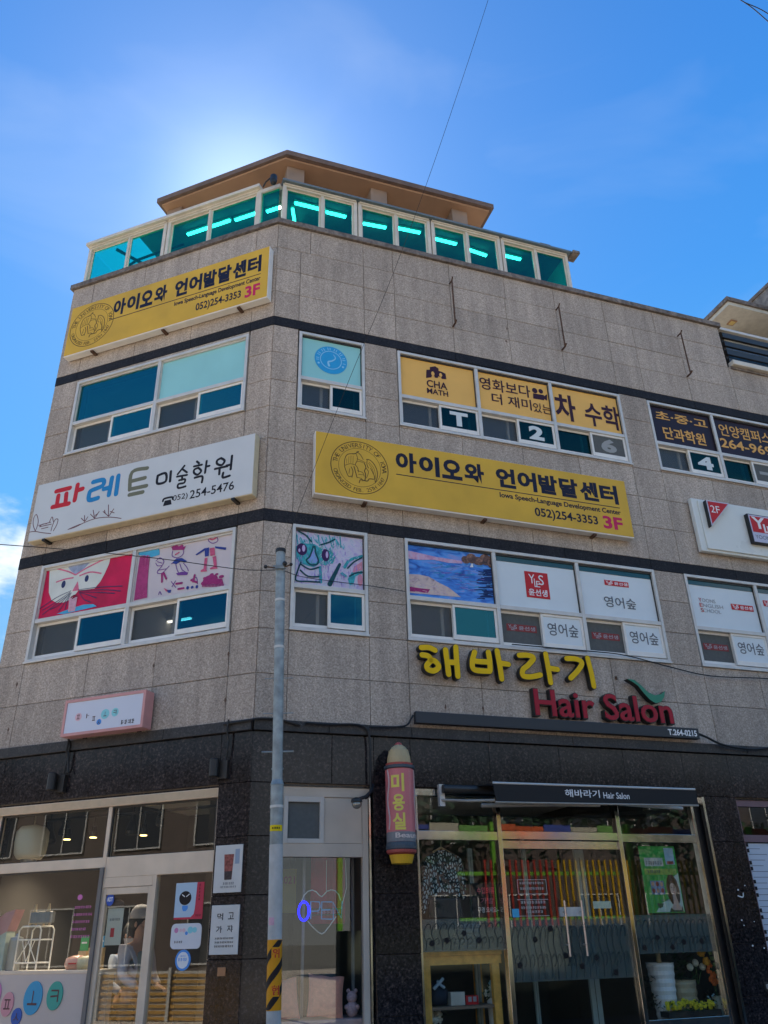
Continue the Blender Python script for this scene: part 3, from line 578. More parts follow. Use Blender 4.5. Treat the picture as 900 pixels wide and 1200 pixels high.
for k in range(30): xx = rg_.uniform(100, 430); zz = rg_.uniform(345+max(0, xx-150)*.32, 480+(xx-100)*.06); lines(mb, *K, [[(xx-18, zz-3), (xx, zz), (xx+16, zz+5)]], rg_.uniform(.008, .02), PY-.0019-k*.00001, taper=(.4, .8))
mb.build('bank_strokes', mat('pale_pink_bank_print', (.62, .46, .50), .5, 0, .3, 20), W2B[0], 'R', kind='stuff')
mb = MB(); polyp(mb, *K, [(592, 275), (613, 230), (620, 276)], PY-.0016); mb.build('white_sail', WHITEP, W2B[0], 'R')
mb = MB(); polyp(mb, *K, [(98, 432), (180, 445), (270, 455), (250, 485), (100, 470)], PY-.002); mb.build('dark_bank_edge', WINE, W2B[0], 'R')
# dark glass strip left bare above the white films
for wn, mods_, x0_ in ((W2B, (1, 2), 1.97), (W2C, (0, 1, 2), 6.58)):
    for i in mods_:
        ms = (4.06 if wn is W2B else 4.04)/3; a = x0_+i*ms+.045; b = x0_+(i+1)*ms-.045
        box('bare_glass_strip', mat('dark_teal_glass_strip', (.015, .07, .085), .08, 0, 0), wn[0], 'R', a, b, .036, .0415, 6.38, 6.457)
# -- lettering on the third-floor films
def lab(win, fc, body, m, quad, s, off=.0, name='lettering', y=PY-.001, sl=0, mb=None, po=-.04):
    """quad: crop origin, scale, then top-left and bottom-right of the word in that crop"""
    ox, oy, sc, (x0, y0), (x1, y1) = quad
    return None
def word(body, m, parent, fc, tl, bl, tr, y, off=0.0, po=-.04, name='lettering', mb=None, shear=0):
    """fit a word to photo sight points: top-left, bottom-left, top-right (perspective removed by the wall plane)"""
    a, b, c = P(fc, *tl, po), P(fc, *bl, po), P(fc, *tr, po)
    k = mb or MB(); put_text(k, body, min(a[0], b[0]), c[0], b[1], a[1], y, .001, off, 0, shear)
    return k.build(name, m, parent, fc) if mb is None else None
def wrd(body, m, parent, fc, crop, x0, y0t, y0b, x1, y, off=0.0, po=-.04, name='lettering', z=None):
    """crop=(ox,oy,s); left edge x0 with its top/bottom y, right edge x1"""
    ox, oy, s = crop
    a = P(fc, ox+x0/s, oy+y0t/s, po); b = P(fc, ox+x0/s, oy+y0b/s, po); c = P(fc, ox+x1/s, oy+y0b/s, po)
    k = MB(); put_text(k, body, a[0], c[0], b[1], a[1], y, .001, off); return k.build(name, m, parent, fc)
AUB = mat('aubergine_print', (.04, .012, .025), .5, 0, 0)
c1 = (460, 410, 6.429)
wrd('CHA', AUB, W3B[0], 'R', c1, 255, 222, 275, 412, PY-.001, .02); wrd('MATH', AUB, W3B[0], 'R', c1, 258, 285, 325, 418, PY-.001, .02)
mb = MB(); polyp(mb, 'R', *c1, [(252, 212), (255, 150), (280, 150), (282, 130), (320, 124), (345, 140), (346, 158), (368, 165), (398, 180), (406, 222), (370, 218), (365, 205), (345, 200), (340, 212), (320, 210), (310, 190), (298, 190), (292, 208)], PY-.001); mb.build('castle_emblem', AUB, W3B[0], 'R')
mb = MB(); blob(mb, 'R', *c1, 303, 180, 12, 16, PY-.002); blob(mb, 'R', *c1, 362, 190, 11, 14, PY-.002); mb.build('emblem_gap', ORANGEP, W3B[0], 'R')
c2 = (560, 430, 5)
wrd('영화보다', AUB, W3B[0], 'R', c2, 6, 55, 125, 304, PY-.001, .012); wrd('더 재미', AUB, W3B[0], 'R', c2, 78, 150, 212, 312, PY-.001, .012); wrd('있는!', AUB, W3B[0], 'R', c2, 320, 208, 262, 443, PY-.0062, .004)
mb = MB(); blob(mb, 'R', *c2, 333, 139, 15, 15, PY-.001); blob(mb, 'R', *c2, 368, 143, 13, 13, PY-.001); polyp(mb, 'R', *c2, [(323, 155), (385, 165), (388, 172), (405, 160), (405, 198), (388, 188), (388, 196), (325, 185)], PY-.001); mb.build('movie_camera_emblem', AUB, W3B[0], 'R')
wrd('차', AUB, W3B[0], 'R', c2, 440, 150, 300, 580, PY-.001, .03); wrd('수학', AUB, W3B[0], 'R', c2, 614, 200, 335, 836, PY-.001, .022)
WNUM = mat('white_numeral_film', (.62, .68, .68), .5, 0, 0); GNUM = mat('grey_numeral_film', (.32, .33, .32), .6, 0, 0)
def numeral(win, i, ch, m, w=.42, off=.03):
    a, b, c, d, y = win[1][i]; k = MB(); ww = (b-a)*w; put_text(k, ch, (a+b)/2-ww/2, (a+b)/2+ww/2, c+(d-c)*.12, d-(d-c)*.12, y-.004, .001, off); k.build('lettering', m, win[0], 'R')
numeral(W3B, 1, 'T', WNUM, .52, .05); numeral(W3B, 3, '2', WNUM, .45, .05); numeral(W3B, 5, '6', GNUM, .5, .05); numeral(W3C, 1, '4', WNUM, .55, .05)
a, b, c, d, y = W3C[1][3]; box('lettering', GNUM, W3C[0], 'R', a+.1, b-.1, y-.004, y-.002, (c+d)/2-.03, (c+d)/2+.03)
GOLDP = mat('golden_orange_print', (.72, .38, .10), .5, 0, 0)
c3 = (600, 450, 3)
wrd('초·중·고', GOLDP, W3C[0], 'R', c3, 500, 92, 122, 680, PY-.001, .02); wrd('단과학원', GOLDP, W3C[0], 'R', c3, 527, 148, 190, 678, PY-.001, .02)
wrd('언양캠퍼스', GOLDP, W3C[0], 'R', c3, 722, 138, 178, 905, PY-.001, .012); wrd('264-9696', GOLDP, W3C[0], 'R', c3, 728, 188, 220, 935, PY-.001, .02)
# pale blue round emblem on the small third-floor window
K = ('R', 340, 380, 9); BLUR = mat('bright_blue_emblem', (.02, .33, .66), .4, 0, .05, 6); BLUL = mat('light_blue_emblem', (.28, .58, .80), .4, 0, 0)
ec = P('R', 340+430/9, 380+380/9, -.04); r_ = .255
MB().ell(ec[0], ec[1], r_, r_, PY-.001, PY, 36).build('round_emblem', BLUR, W3A[0], 'R')
mb = MB(); mb.ribbon([(ec[0]+.165*math.cos(t), ec[1]+.165*math.sin(t)) for t in [2*math.pi*i/24 for i in range(24)]], .012, PY-.002, PY-.001, False, closed=True)
mb.ribbon([(ec[0]+.04, ec[1]+.11), (ec[0]+.07, ec[1]+.05), (ec[0]+.02, ec[1]-.01), (ec[0]-.04, ec[1]-.04), (ec[0]-.03, ec[1]-.11)], .028, PY-.002, PY-.001, taper=(.4, 1.2))
[mb.ribbon([(ec[0]+.19*math.cos(t)+random.uniform(-.004, .004), ec[1]+.19*math.sin(t)), (ec[0]+.228*math.cos(t), ec[1]+.228*math.sin(t))], .012, PY-.002, PY-.001, False) for t in [R(-8+i*9.3) for i in range(22)] if round(math.degrees(t)) % 4 != 1]; mb.ell(ec[0]-.19, ec[1]-.09, .018, .018, PY-.002, PY-.001, 8).ell(ec[0]+.19, ec[1]-.09, .018, .018, PY-.002, PY-.001, 8)
mb.build('emblem_ring', BLUL, W3A[0], 'R')
# -- white films on the second floor
RED2 = mat('muted_red_print', (.26, .05, .05), .6, 0, 0); INK = mat('dark_grey_ink', (.10, .11, .13), .5, 0, 0)
def redlogo(win, x0, x1, z0, z1, m=REDP, y=PY-.001, tm=WHITEP):
    box('red_logo_tile', m, win[0], 'R', x0, x1, y, y+.0012, z0, z1); h = z1-z0; w = x1-x0
    k = MB(); put_text(k, 'Y', x0+w*.05, x0+w*.16, z0+h*.38, z1-h*.12, y-.001, .0008, .02); put_text(k, 'L', x0+w*.14, x0+w*.20, z0+h*.12, z1-h*.35, y-.001, .0008, .02); put_text(k, 'E', x0+w*.19, x0+w*.27, z0+h*.12, z1-h*.4, y-.0018, .0008, .02); put_text(k, 'S', x0+w*.24, x0+w*.34, z0+h*.3, z1-h*.08, y-.001, .0008, .02)
    put_text(k, '윤선생', x0+w*.40, x1-w*.05, z0+h*.22, z1-h*.2, y-.001, .0008, .02); k.build('lettering', tm, win[0], 'R')
q0, q1 = P('R', 600+42/3, 620+147/3, -.04), P('R', 600+135/3, 620+248/3, -.04)
box('red_logo_tile', REDP, W2B[0], 'R', q0[0], q1[0], PY-.001, PY, q1[1], q0[1]-.0)
mb = MB(); w_, h_ = q1[0]-q0[0], q0[1]-q1[1]; X0, Z0 = q0[0], q1[1]
put_text(mb, 'Y', X0+w_*.16, X0+w_*.42, Z0+h_*.55, Z0+h_*.9, PY-.002, .0008, .0); put_text(mb, 'L', X0+w_*.38, X0+w_*.52, Z0+h_*.42, Z0+h_*.74, PY-.002, .0008, .0); put_text(mb, 'E', X0+w_*.46, X0+w_*.62, Z0+h_*.42, Z0+h_*.66, PY-.0028, .0008, .0); put_text(mb, 'S', X0+w_*.58, X0+w_*.80, Z0+h_*.52, Z0+h_*.9, PY-.002, .0008, .0)
put_text(mb, '윤선생', X0+w_*.1, X0+w_*.9, Z0+h_*.08, Z0+h_*.34, PY-.002, .0008, .02); mb.build('lettering', WHITEP, W2B[0], 'R')
def at3(x, y): return P('R', 600+x/3, 620+y/3, -.04)
q0, q1 = at3(323, 178), at3(412, 213); redlogo(W2B, q0[0], q1[0], q1[1]+.03, q0[1]-.0)
q0, q1 = at3(320, 228), at3(438, 280); text('영어숲', INK, W2B[0], 'R', q0[0], q1[0], q1[1]-.02, q1[1]+.15, PY-.001, off=.008, depth=.001)
q0, q1 = at3(768, 262), at3(852, 298); redlogo(W2C, q0[0], q1[0], q1[1]+.03, q0[1])
for k, wd in enumerate(('YOONS', 'ENGLISH', 'SCHOOL')):
    q = at3(655+k*4, 244+k*18); text(wd, GREYP, W2C[0], 'R', q[0], q[0]+.062*len(wd), q[1]-.05, q[1]+.01, PY-.001, depth=.001)
    text(wd[0], REDP, W2C[0], 'R', q[0]-.003, q[0]+.05, q[1]-.052, q[1]+.012, PY-.003, depth=.001)
for wn, ids in ((W2B, (2, 4)), (W2C, (0, 2, 4))):
    for i in ids:
        a, b, c, d, y = wn[1][i]; redlogo(wn, a+(b-a)*.12, b-(b-a)*.10, c+(d-c)*.42, c+(d-c)*.66, RED2, y-.004, GREYP)
        a, b, c, d, y = wn[1][i+1]; text('영어숲', INK, wn[0], 'R', a+(b-a)*.1, b-(b-a)*.08, c+(d-c)*.30, d-(d-c)*.22, y-.004, off=.008, depth=.001)
redlogo(W2C, 8.05, 8.38, 6.16, 6.26); redlogo(W2C, 9.6, 9.9, 6.1, 6.2)

# ------------------------------------------------------------------ rooftop sunroom (part of the building) and roof canopy
def sun_bay(fc, x0, x1, z0, z1, mul, y=.02):
    f = MB(); w = .06
    f.box(x0, x0+w, y, y+.09, z0, z1).box(x1-w, x1, y, y+.09, z0, z1).box(x0+w, x1-w, y, y+.09, z1-w, z1).box(x0+w, x1-w, y, y+.09, z0, z0+.04)
    f.box(x0+.02, x1-.02, y-.02, y, z1-.028, z1+.004)
    f.box(mul-.022, mul+.022, y+.01, y+.08, z0+.04, z1-w)
    fr = f.build('sunroom_window', IVORY, B, fc, bevel=.004)
    for a, b, yy in ((x0+w, mul-.022, y+.045), (mul+.022, x1-w, y+.03)):
        s = MB(); t = .028; s.box(a, a+t, yy, yy+.025, z0+.041, z1-w).box(b-t, b, yy, yy+.025, z0+.041, z1-w).box(a+t, b-t, yy, yy+.025, z1-w-t, z1-w).box(a+t, b-t, yy, yy+.025, z0+.041, z0+.041+t); s.build('sash', IVORY, fr, fc, bevel=.002)
        box('pane', TEALS, fr, fc, a+t, b-t, yy+.008, yy+.014, z0+.041+t, z1-w-t)
SZ0, SZ1 = TOP+.002, 12.90
for x0, x1, m in ((-3.90, -2.235, -3.03), (-2.215, -.40, -1.37)): sun_bay('L', x0, x1, SZ0, SZ1, m)
for x0, x1, m in ((.05, 1.345, .73), (1.365, 2.69, 2.05), (2.71, 4.06, 3.40), (4.08, 5.46, 4.78)): sun_bay('R', x0, x1, SZ0, SZ1, m)
sp = box('sunroom_window', TEALS, B, 'L', -.37, -.05, .06, .068, SZ0, SZ1-.08)
box('sunroom_post', IVORY, B, 'L', -.40, -.37, .02, .11, SZ0, SZ1); box('sunroom_top_rail', IVORY, B, 'L', -.37, -.03, .03, .10, SZ1-.08, SZ1)
mb = MB().box(-3.93, -.38, -.05, .10, SZ1+.005, SZ1+.075); mb.build('sunroom_gutter', IVORY, B, 'L', bevel=.008)
mb = MB().box(.03, 5.52, -.05, .10, SZ1+.005, SZ1+.05); mb.build('sunroom_gutter', mat('weathered_blue_grey_metal', (.16, .20, .22), .6, .3), B, 'R', bevel=.008)
box('sunroom_gutter_end', COPE, B, 'R', 5.52, 5.66, -.10, .14, SZ1-.03, SZ1+.03)
# sunroom end walls, ceiling, back wall
PALET = glass('pale_roof_glass', (.55, .92, .86), .6)
box('sunroom_end_glass', PALET, B, 'L', -3.86, -3.85, .12, 2.6, SZ0, SZ1-.05); box('sunroom_end_glass', IVORY, B, 'R', 5.40, 5.45, .12, 2.6, SZ0, SZ1-.05)
MB().slab([FW('L', -2.9, .1), (CX+.02, CY+.16), FW('R', 5.45, .1), FW('R', 5.45, 2.7), FW('R', 1.2, 2.7), FW('L', -2.9, 2.7)], SZ1-.02, SZ1+.04).build('sunroom_ceiling', mat('grey_panel_ceiling', (.20, .20, .19), .8), B)
box('sunroom_roof_glass', PALET, B, 'L', -3.86, -2.92, .1, 2.7, SZ1-.012, SZ1)
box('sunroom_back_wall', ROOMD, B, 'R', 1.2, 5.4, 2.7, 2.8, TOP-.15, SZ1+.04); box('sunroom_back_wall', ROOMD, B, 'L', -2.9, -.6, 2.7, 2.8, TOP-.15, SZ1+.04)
mb = MB(); mb.tube([FW('L', -3.8, .5)+(12.3,), FW('L', -3.6, .5)+(12.62,), FW('L', -3.2, .5)+(12.78,), FW('L', -2.7, .5)+(12.80,), FW('L', -2.2, .5)+(12.78,)], .025); mb.tube([FW('L', -3.4, .15)+(12.8,), FW('L', -3.1, .6)+(12.72,), FW('L', -2.6, 1.2)+(12.84,)], .03); mb.build('sunroom_arched_rib', DARKM, B)
TUBE = mat('lit_tube_lamp', (.9, .9, .9), .5, 0, 0, emit=(.85, 1, .97), es=3.4)
def tube_lamp(fc, x0, x1, y, ang=0, where=''):
    t = thing('tube_lamp', where, 'lamp', fc, x0, y, 12.80, 'tube lamps on the sunroom ceiling', ang)
    ln = x1-x0; WM_ = WM[t.name]
    FR['T'] = WM_
    MB().box(0, ln, -.03, .03, .03, .075).build('lamp_housing', ALUW, t, 'T'); MB().box(.02, ln-.02, -.022, .022, 0, .029).build('lamp_tube', TUBE, t, 'T')
tl = [('L', -2.05, -1.15, .35, 0), ('L', -1.10, -.55, .38, 0), ('L', -.50, -.2, .42, 0), ('R', .30, .85, .30, 0), ('R', .86, 1.25, .33, 0), ('R', 1.55, 2.0, .38, R(-4)), ('R', 2.15, 2.62, .30, R(-3)), ('R', 2.82, 3.35, .33, 0), ('R', 3.55, 4.0, .38, R(6)), ('R', 4.2, 4.65, .32, 0), ('R', .30, .72, .42, R(70))]
nm = ['first', 'second', 'third', 'fourth', 'fifth', 'sixth', 'seventh', 'eighth', 'ninth', 'tenth', 'eleventh']
desc = ['behind the left facade glazing, longest strip', 'behind the left facade glazing, short strip before the corner', 'behind the narrow corner pane', 'behind the first pane right of the corner', 'behind the second pane right of the corner', 'behind the third pane right of the corner', 'behind the fourth pane right of the corner', 'behind the fifth pane right of the corner', 'behind the sixth pane right of the corner', 'behind the seventh pane right of the corner', 'standing crosswise beside the first pane right of the corner']
for (fc, a, b, y, an), d_ in zip(tl, desc): tube_lamp(fc, a, b, y, an, 'lit tube lamp in the sunroom '+d_)
# canopy slab on columns
BROWN = mat('ochre_brown_render', (.42, .25, .15), .9, 0, .14, 1.5, .2); FASC = mat('dark_brown_fascia', (.17, .115, .09), .8, 0, .25, 5); COLM = mat('grey_brown_column_render', (.30, .22, .17), .9, 0, .2, 3, .2)
def SP(s, xl=None, xr=None):                # point set in by s from both facades / from one
    if xl is not None: return FW('L', xl, s)
    if xr is not None: return FW('R', xr, s)
cpt = P('R', 333, 178, -1.0); ZS = 14.86
cor = FW('R', .27, 1.0)
slabp = [SP(1.0, xl=-3.38), cor, SP(1.0, xr=4.60), FW('R', 4.60, 4.2), FW('R', 2.0, 4.6), FW('L', -1.5, 4.6), FW('L', -3.38, 4.2)]
MB().slab(slabp, ZS, ZS+.12).build('canopy_slab', FASC, B)
inn = [FW('L', -3.30, 1.07), FW('R', .26, 1.08), FW('R', 4.52, 1.07), FW('R', 4.52, 4.1), FW('R', 2.0, 4.5), FW('L', -1.5, 4.5), FW('L', -3.3, 4.1)]
MB().slab(inn, ZS-.05, ZS-.002).build('canopy_soffit', BROWN, B)
for fc, x in (('R', .50), ('R', 2.18), ('R', 3.92), ('L', -3.1), ('R', 4.3)):
    y = 1.22 if (fc, x) != ('R', 4.3) else 3.4
    box('canopy_column', COLM, B, fc, x-.17, x+.17, y, y+.34, SZ1+.06, ZS-.052, bevel=.01)
MB().slab([FW('L', -3.0, 3.1), FW('R', .9, 3.2), FW('R', 4.4, 3.1), FW('R', 4.4, 4.1), FW('L', -3.0, 4.1)], TOP-.1, ZS-.052).build('penthouse_wall', BROWN, B)
# two pale pipes lying along the sunroom roof edge
for z, y, xa, xb in ((SZ1+.13, .30, .3, 3.2), (SZ1+.20, .36, .3, 4.6)):
    pass
MB().tube([FW('R', .32, .2)+(SZ1+.17,), FW('R', 5.2, .2)+(SZ1+.17,)], .022).tube([FW('R', .45, .34)+(SZ1+.30,), FW('R', 5.0, .34)+(SZ1+.30,)], .02).build('roof_pipe', IVORY, B)
mb = MB()
for x in (.5, 1.3, 2.1, 2.9, 3.7, 4.5): mb.box(x, x+.05, .15, .36, SZ1+.04, SZ1+.16)
mb.build('pipe_bracket', IVORY, B, 'R'); box('roof_block', COPE, B, 'R', 5.0, 5.22, .15, .4, SZ1+.05, SZ1+.30)
t = thing('security_camera', 'small dark security camera hanging at the corner of the rooftop sunroom', 'camera', 'L', -.18, -.02, 12.86)
MB().tube([FW('L', -.36, .05)+(12.98,), FW('L', -.25, -.06)+(12.93,), FW('L', -.12, -.08)+(12.98,)], .014).build('bracket', DARKM, t)
MB().lathe(*FW('L', -.08, -.10), [(.02, 12.98), (.055, 12.95), (.06, 12.84), (.045, 12.78), (.01, 12.75)], 12).build('camera_body', BLACKM, t)
# terrace railing on the lowered parapet
t = thing('terrace_railing', 'terrace railing of dark horizontal slats over a pale lip, right of the parapet end', 'railing', 'R', 8.7, 0, 11.02)
for i in range(4): MB().box(8.70, XE-.02, .02, .07, 11.12+i*.205, 11.235+i*.205).build('slat', DARKM, t, 'R')
MB().box(8.66, XE-.02, -.0, .09, 11.90, 11.96).build('handrail', ALU, t, 'R', bevel=.006)
for x in (8.70, 10.2, 11.7, 13.2): MB().box(x, x+.06, .071, .12, 11.02, 11.90).build('post', DARKM, t, 'R')
MB().box(8.66, XE-.02, -.10, .04, 10.995, 11.10).build('lip', IVORY, t, 'R', bevel=.01)
box('glass_infill', glass('pale_blue_rail_glass', (.7, .8, .85), 1.6), t, 'R', 8.72, XE-.02, .13, .14, 11.06, 11.88)

# neighbour beyond the terrace
NB = thing('neighbouring_building', 'tall grey clad building rising behind the right end of the corner building', 'building', 'R', 13.4, 0, 0)
GREYC = stone('warm_grey_cladding', (.22, .20, .18), (.17, .155, .14), (.27, .25, .23), 6, .7, .1, .2)
mb = MB().box(13.44, 26, -.5, 9, 0, 16.5); mb.build('wall', GROUT, NB, 'R')
for i in range(12):
    for j in range(4):
        z0, z1 = 10.0+i*.545, 10.0+(i+1)*.545; y0 = -.5+j*2.1
        MB().box(13.41, 13.438, y0+.008, y0+2.092, z0+.008, z1-.008).build('cladding_panel', GREYC, NB, 'R')
MB().box(13.38, 26.05, -.56, 9.05, 16.54, 16.64).build('coping', COPE, NB, 'R')
MB().box(11.30, 13.43, 2.0, 4.2, 14.93, 15.03).build('canopy', mat('cream_soffit_board', (.62, .60, .52), .7), NB, 'R'); MB().box(11.25, 13.43, 1.95, 4.25, 15.032, 15.14).build('canopy_edge', COPE, NB, 'R')
MB().box(12.05, 13.40, 2.75, 4.2, 11.0, 14.925).build('stair_room', mat('warm_beige_render', (.40, .34, .27), .9), NB, 'R'); box('window', DGLASS, NB, 'R', 12.5, 13.2, 2.70, 2.745, 12.4, 14.0)
lp = thing('soffit_lamp', 'small square amber lamp set in the pale soffit above the terrace', 'lamp', 'R', 11.95, 2.55, 14.9)
MB().box(11.72, 11.90, 2.42, 2.60, 14.905, 14.928).build('lamp_rim', BROWN, lp, 'R'); MB().box(11.75, 11.87, 2.45, 2.57, 14.895, 14.904).build('diffuser', mat('amber_diffuser', (.7, .55, .2), .5, 0, 0), lp, 'R')

# ------------------------------------------------------------------ signs on the wall
def seal(mb, cx, cz, r, y):
    ring = lambda q, w: mb.ribbon([(cx+q*math.cos(t), cz+q*math.sin(t)) for t in [2*math.pi*i/48 for i in range(48)]], w, y, y+.001, False, closed=True)
    ring(r, .011); ring(r*.735, .005)
    put_arc(mb, 'THE UNIVERSITY OF IOWA', cx, cz, r*.865, r*.17, R(170), R(-2), y, .0)
    put_arc(mb, 'ORGANIZED FEB. 25TH 1847', cx, cz, r*.865, r*.14, R(196), R(338), y, .0, inward=True)
    S = lambda *p: [(cx+(a-440)/385*r*.97, cz-(b-430)/360*r*.97) for a, b in p]
    k = 0
    for st, w in (([(345, 245), (270, 270), (235, 340), (230, 440), (255, 520), (285, 580), (330, 570)], .010), ([(345, 250), (385, 235), (425, 200)], .013), ([(400, 205), (455, 250), (490, 310)], .008), ([(390, 240), (410, 300), (400, 350)], .007),
                  ([(400, 350), (450, 345), (505, 360)], .006), ([(400, 310), (470, 330), (520, 350)], .006), ([(505, 360), (525, 420), (505, 470), (520, 520), (510, 600)], .013), ([(400, 350), (380, 400), (410, 440), (420, 500)], .009),
                  ([(240, 430), (300, 400), (370, 400)], .007), ([(260, 330), (260, 400)], .004), ([(290, 300), (285, 390)], .004), ([(320, 280), (315, 385)], .004), ([(350, 280), (345, 390)], .004),
                  ([(320, 440), (345, 500), (330, 590)], .010), ([(360, 430), (385, 520), (400, 580)], .011), ([(300, 470), (290, 540)], .007), ([(535, 300), (580, 300), (640, 350), (680, 440), (680, 540), (650, 620)], .010), ([(545, 300), (540, 370), (560, 420)], .009),
                  ([(570, 330), (640, 420), (660, 560)], .004), ([(560, 350), (620, 440), (645, 580)], .004), ([(590, 420), (640, 520), (650, 600)], .008), ([(420, 530), (500, 530)], .005), ([(430, 650), (450, 605), (540, 610), (570, 575), (630, 570)], .012), ([(530, 430), (560, 480), (530, 570)], .007), ([(410, 480), (480, 500), (500, 550)], .006), ([(480, 620), (460, 585), (400, 580)], .007)):
        mb.ribbon(S(*st), w*r/.42, y-k*.00004, y+.001, True); k += 1
def centre_sign(fc, x0, x1, z0, z1, label):
    w, h = x1-x0, z1-z0
    t = thing('wall_sign', label, 'sign', fc, (x0+x1)/2, -.02, z0, 'yellow speech centre sign boards')
    MB().box(x0, x1, -.145, -.02, z0, z1).build('sign_box', ALUW, t, fc, bevel=.006)
    MB().box(x0+.008, x1-.008, -.151, -.1455, z0+.02, z1-.008).build('sign_face', YSIGN, t, fc)
    y = -.1525; X = lambda u: x0+u*w; Z = lambda v: z1-v*h
    mb = MB(); seal(mb, X(.128), Z(.49), h*.415, y); mb.build('seal', mat('brown_black_print', (.06, .04, .015), .5, 0, 0), t, fc)
    syl = [('아', .235, .305, .135, .46), ('이', .315, .375, .14, .46), ('오', .385, .46, .15, .46), ('와', .47, .545, .15, .47), ('언', .58, .652, .145, .44), ('어', .662, .725, .135, .45), ('발', .735, .802, .15, .45), ('달', .810, .878, .15, .45), ('센', .885, .945, .14, .46), ('터', .950, .995, .14, .45)]
    mb = MB()
    a, b = .235, .965; wd = [0, 1, 2, 3, 4.45, 5.45, 6.45, 7.45, 8.45, 9.45]; u = (b-a)/10.35
    for (ch, *_), k in zip(syl, wd): put_text(mb, ch, X(a+k*u), X(a+k*u+u*.90), Z(.455), Z(.125), y, .001, .045)
    mb.build('lettering', NAVY, t, fc)
    MB().box(X(.235), X(.965), y, y+.001, Z(.515), Z(.502)).build('rule', NAVY, t, fc)
    mb = MB(); put_text(mb, 'Iowa Speech-Language Development Center', X(.555), X(.965), Z(.655), Z(.545), y, .001, .028); mb.build('lettering', NAVY, t, fc)
    mb = MB(); put_text(mb, '052)254-3353', X(.665), X(.878), Z(.90), Z(.715), y, .001, .022); mb.build('lettering', NAVY, t, fc)
    mb = MB(); put_text(mb, '3F', X(.896), X(.965), Z(.90), Z(.68), y, .001, .035); mb.build('lettering', MAGENTA, t, fc)
    for u_ in (.14, .5, .86): MB().box(X(u_), X(u_)+.05, -.13, .0, z0-.03, z0-.001).build('bracket', RUST, t, fc)
centre_sign('L', -3.84, -.05, 10.26, 11.31, 'yellow speech centre sign board high on the left facade below the sunroom')
centre_sign('R', .64, 5.68, 6.95, 7.96, 'long yellow speech centre sign board between the floors of the right facade')

t = thing('art_school_sign', 'white sign board with hand lettered red, blue and olive syllables on the left facade', 'sign', 'L', -1.95, -.02, 6.87)
x0, x1, z0, z1 = -3.82, -.11, 6.87, 7.83
MB().box(x0, x1, -.145, -.02, z0, z1).build('sign_box', mat('yellowed_metal', (.62, .52, .34), .5), t, 'L', bevel=.006)
MB().box(x0+.006, x1-.006, -.151, -.1455, z0+.012, z1-.006).build('sign_face', mat('aged_white_acrylic', (.60, .61, .60), .4, 0, .05, 2), t, 'L')
SO = .15; SY = -.153
def sl(crop, strokes, w, m, nm_='syllable'):
    mb = MB()
    for k, st in enumerate(strokes): mb.ribbon(C('L', *crop, st, SO), w, SY-k*.0001, SY+.0015, len(st) > 2)
    return mb.build(nm_, m, t, 'L')
K1 = (30, 500, 6.429); LRED = mat('brush_red_print', (.55, .02, .03), .5, 0, 0); LBLU = mat('brush_blue_print', (.02, .22, .48), .5, 0, 0); LOLV = mat('brush_olive_print', (.17, .17, .11), .5, 0, 0)
sl(K1, [[(232, 488), (335, 462)], [(248, 520), (235, 595)], [(308, 505), (300, 580)], [(203, 606), (325, 580)], [(393, 438), (370, 555)], [(388, 482), (430, 468)]], .075, LRED)
sl(K1, [[(510, 418), (585, 402), (580, 445), (500, 480), (482, 500), (480, 552), (545, 538)], [(652, 385), (628, 515)], [(590, 470), (640, 458)], [(700, 370), (682, 508)]], .075, LBLU)
K2 = (20, 370, 3)
sl(K2, [[(458, 536), (405, 550), (396, 612)], [(402, 582), (450, 570)], [(398, 610), (455, 598)], [(395, 630), (442, 620)]], .062, LOLV)
K3 = (160, 500, 6); BK = BLACKP
sl(K3, [[(150, 345), (205, 328), (205, 385), (147, 400), (150, 345)], [(242, 315), (236, 385)]], .04, BK)
sl(K3, [[(338, 275), (290, 335)], [(325, 300), (355, 322)], [(285, 352), (355, 340)], [(322, 350), (320, 375)], [(300, 378), (340, 370), (335, 395), (295, 405), (295, 432), (345, 420)]], .032, BK)
sl(K3, [[(425, 245), (440, 258)], [(405, 280), (460, 268)], [(435, 290), (455, 312), (430, 338), (405, 325), (408, 302), (435, 290)], [(494, 242), (482, 325)], [(488, 282), (513, 276)], [(410, 360), (462, 350), (460, 392)]], .034, BK)
sl(K3, [[(595, 222), (620, 240), (600, 270), (568, 262), (568, 238), (595, 222)], [(552, 298), (640, 278)], [(585, 295), (582, 335)], [(672, 205), (662, 300)], [(632, 275), (660, 268)], [(610, 325), (608, 358), (655, 345)]], .036, BK)
wrd_ = lambda body, crop, xa, ya, yb, xb, o: None
for body, xa, za, xb, zb, o in (('052)', 252, 540, 355, 505, .006), ('254-5476', 372, 510, 680, 445, .010)):
    a = P('L', 160+xa/6, 500+za/6, SO); b = P('L', 160+xb/6, 500+za/6, SO); k = MB(); hgt = .115 if body != '052)' else .095
    put_text(k, body, a[0], b[0], 7.0-.0, 7.0+hgt+.02, SY, .001, o); k.build('lettering', BK, t, 'L')
mb = MB(); a = P('L', 160+218/6, 500+540/6, SO); cx_, cz_ = a[0], 7.03
mb.prism([(cx_-.07, cz_-.05), (cx_+.07, cz_-.05), (cx_+.05, cz_+.03), (cx_-.05, cz_+.03)], SY, SY+.001); mb.ribbon([(cx_-.08, cz_+.03), (cx_-.06, cz_+.065), (cx_+.06, cz_+.065), (cx_+.08, cz_+.03)], .03, SY-.0004, SY+.001); mb.build('telephone_symbol', BK, t, 'L')
mb = MB(); BRP = mat('brown_pencil_print', (.16, .06, .07), .5, 0, 0)
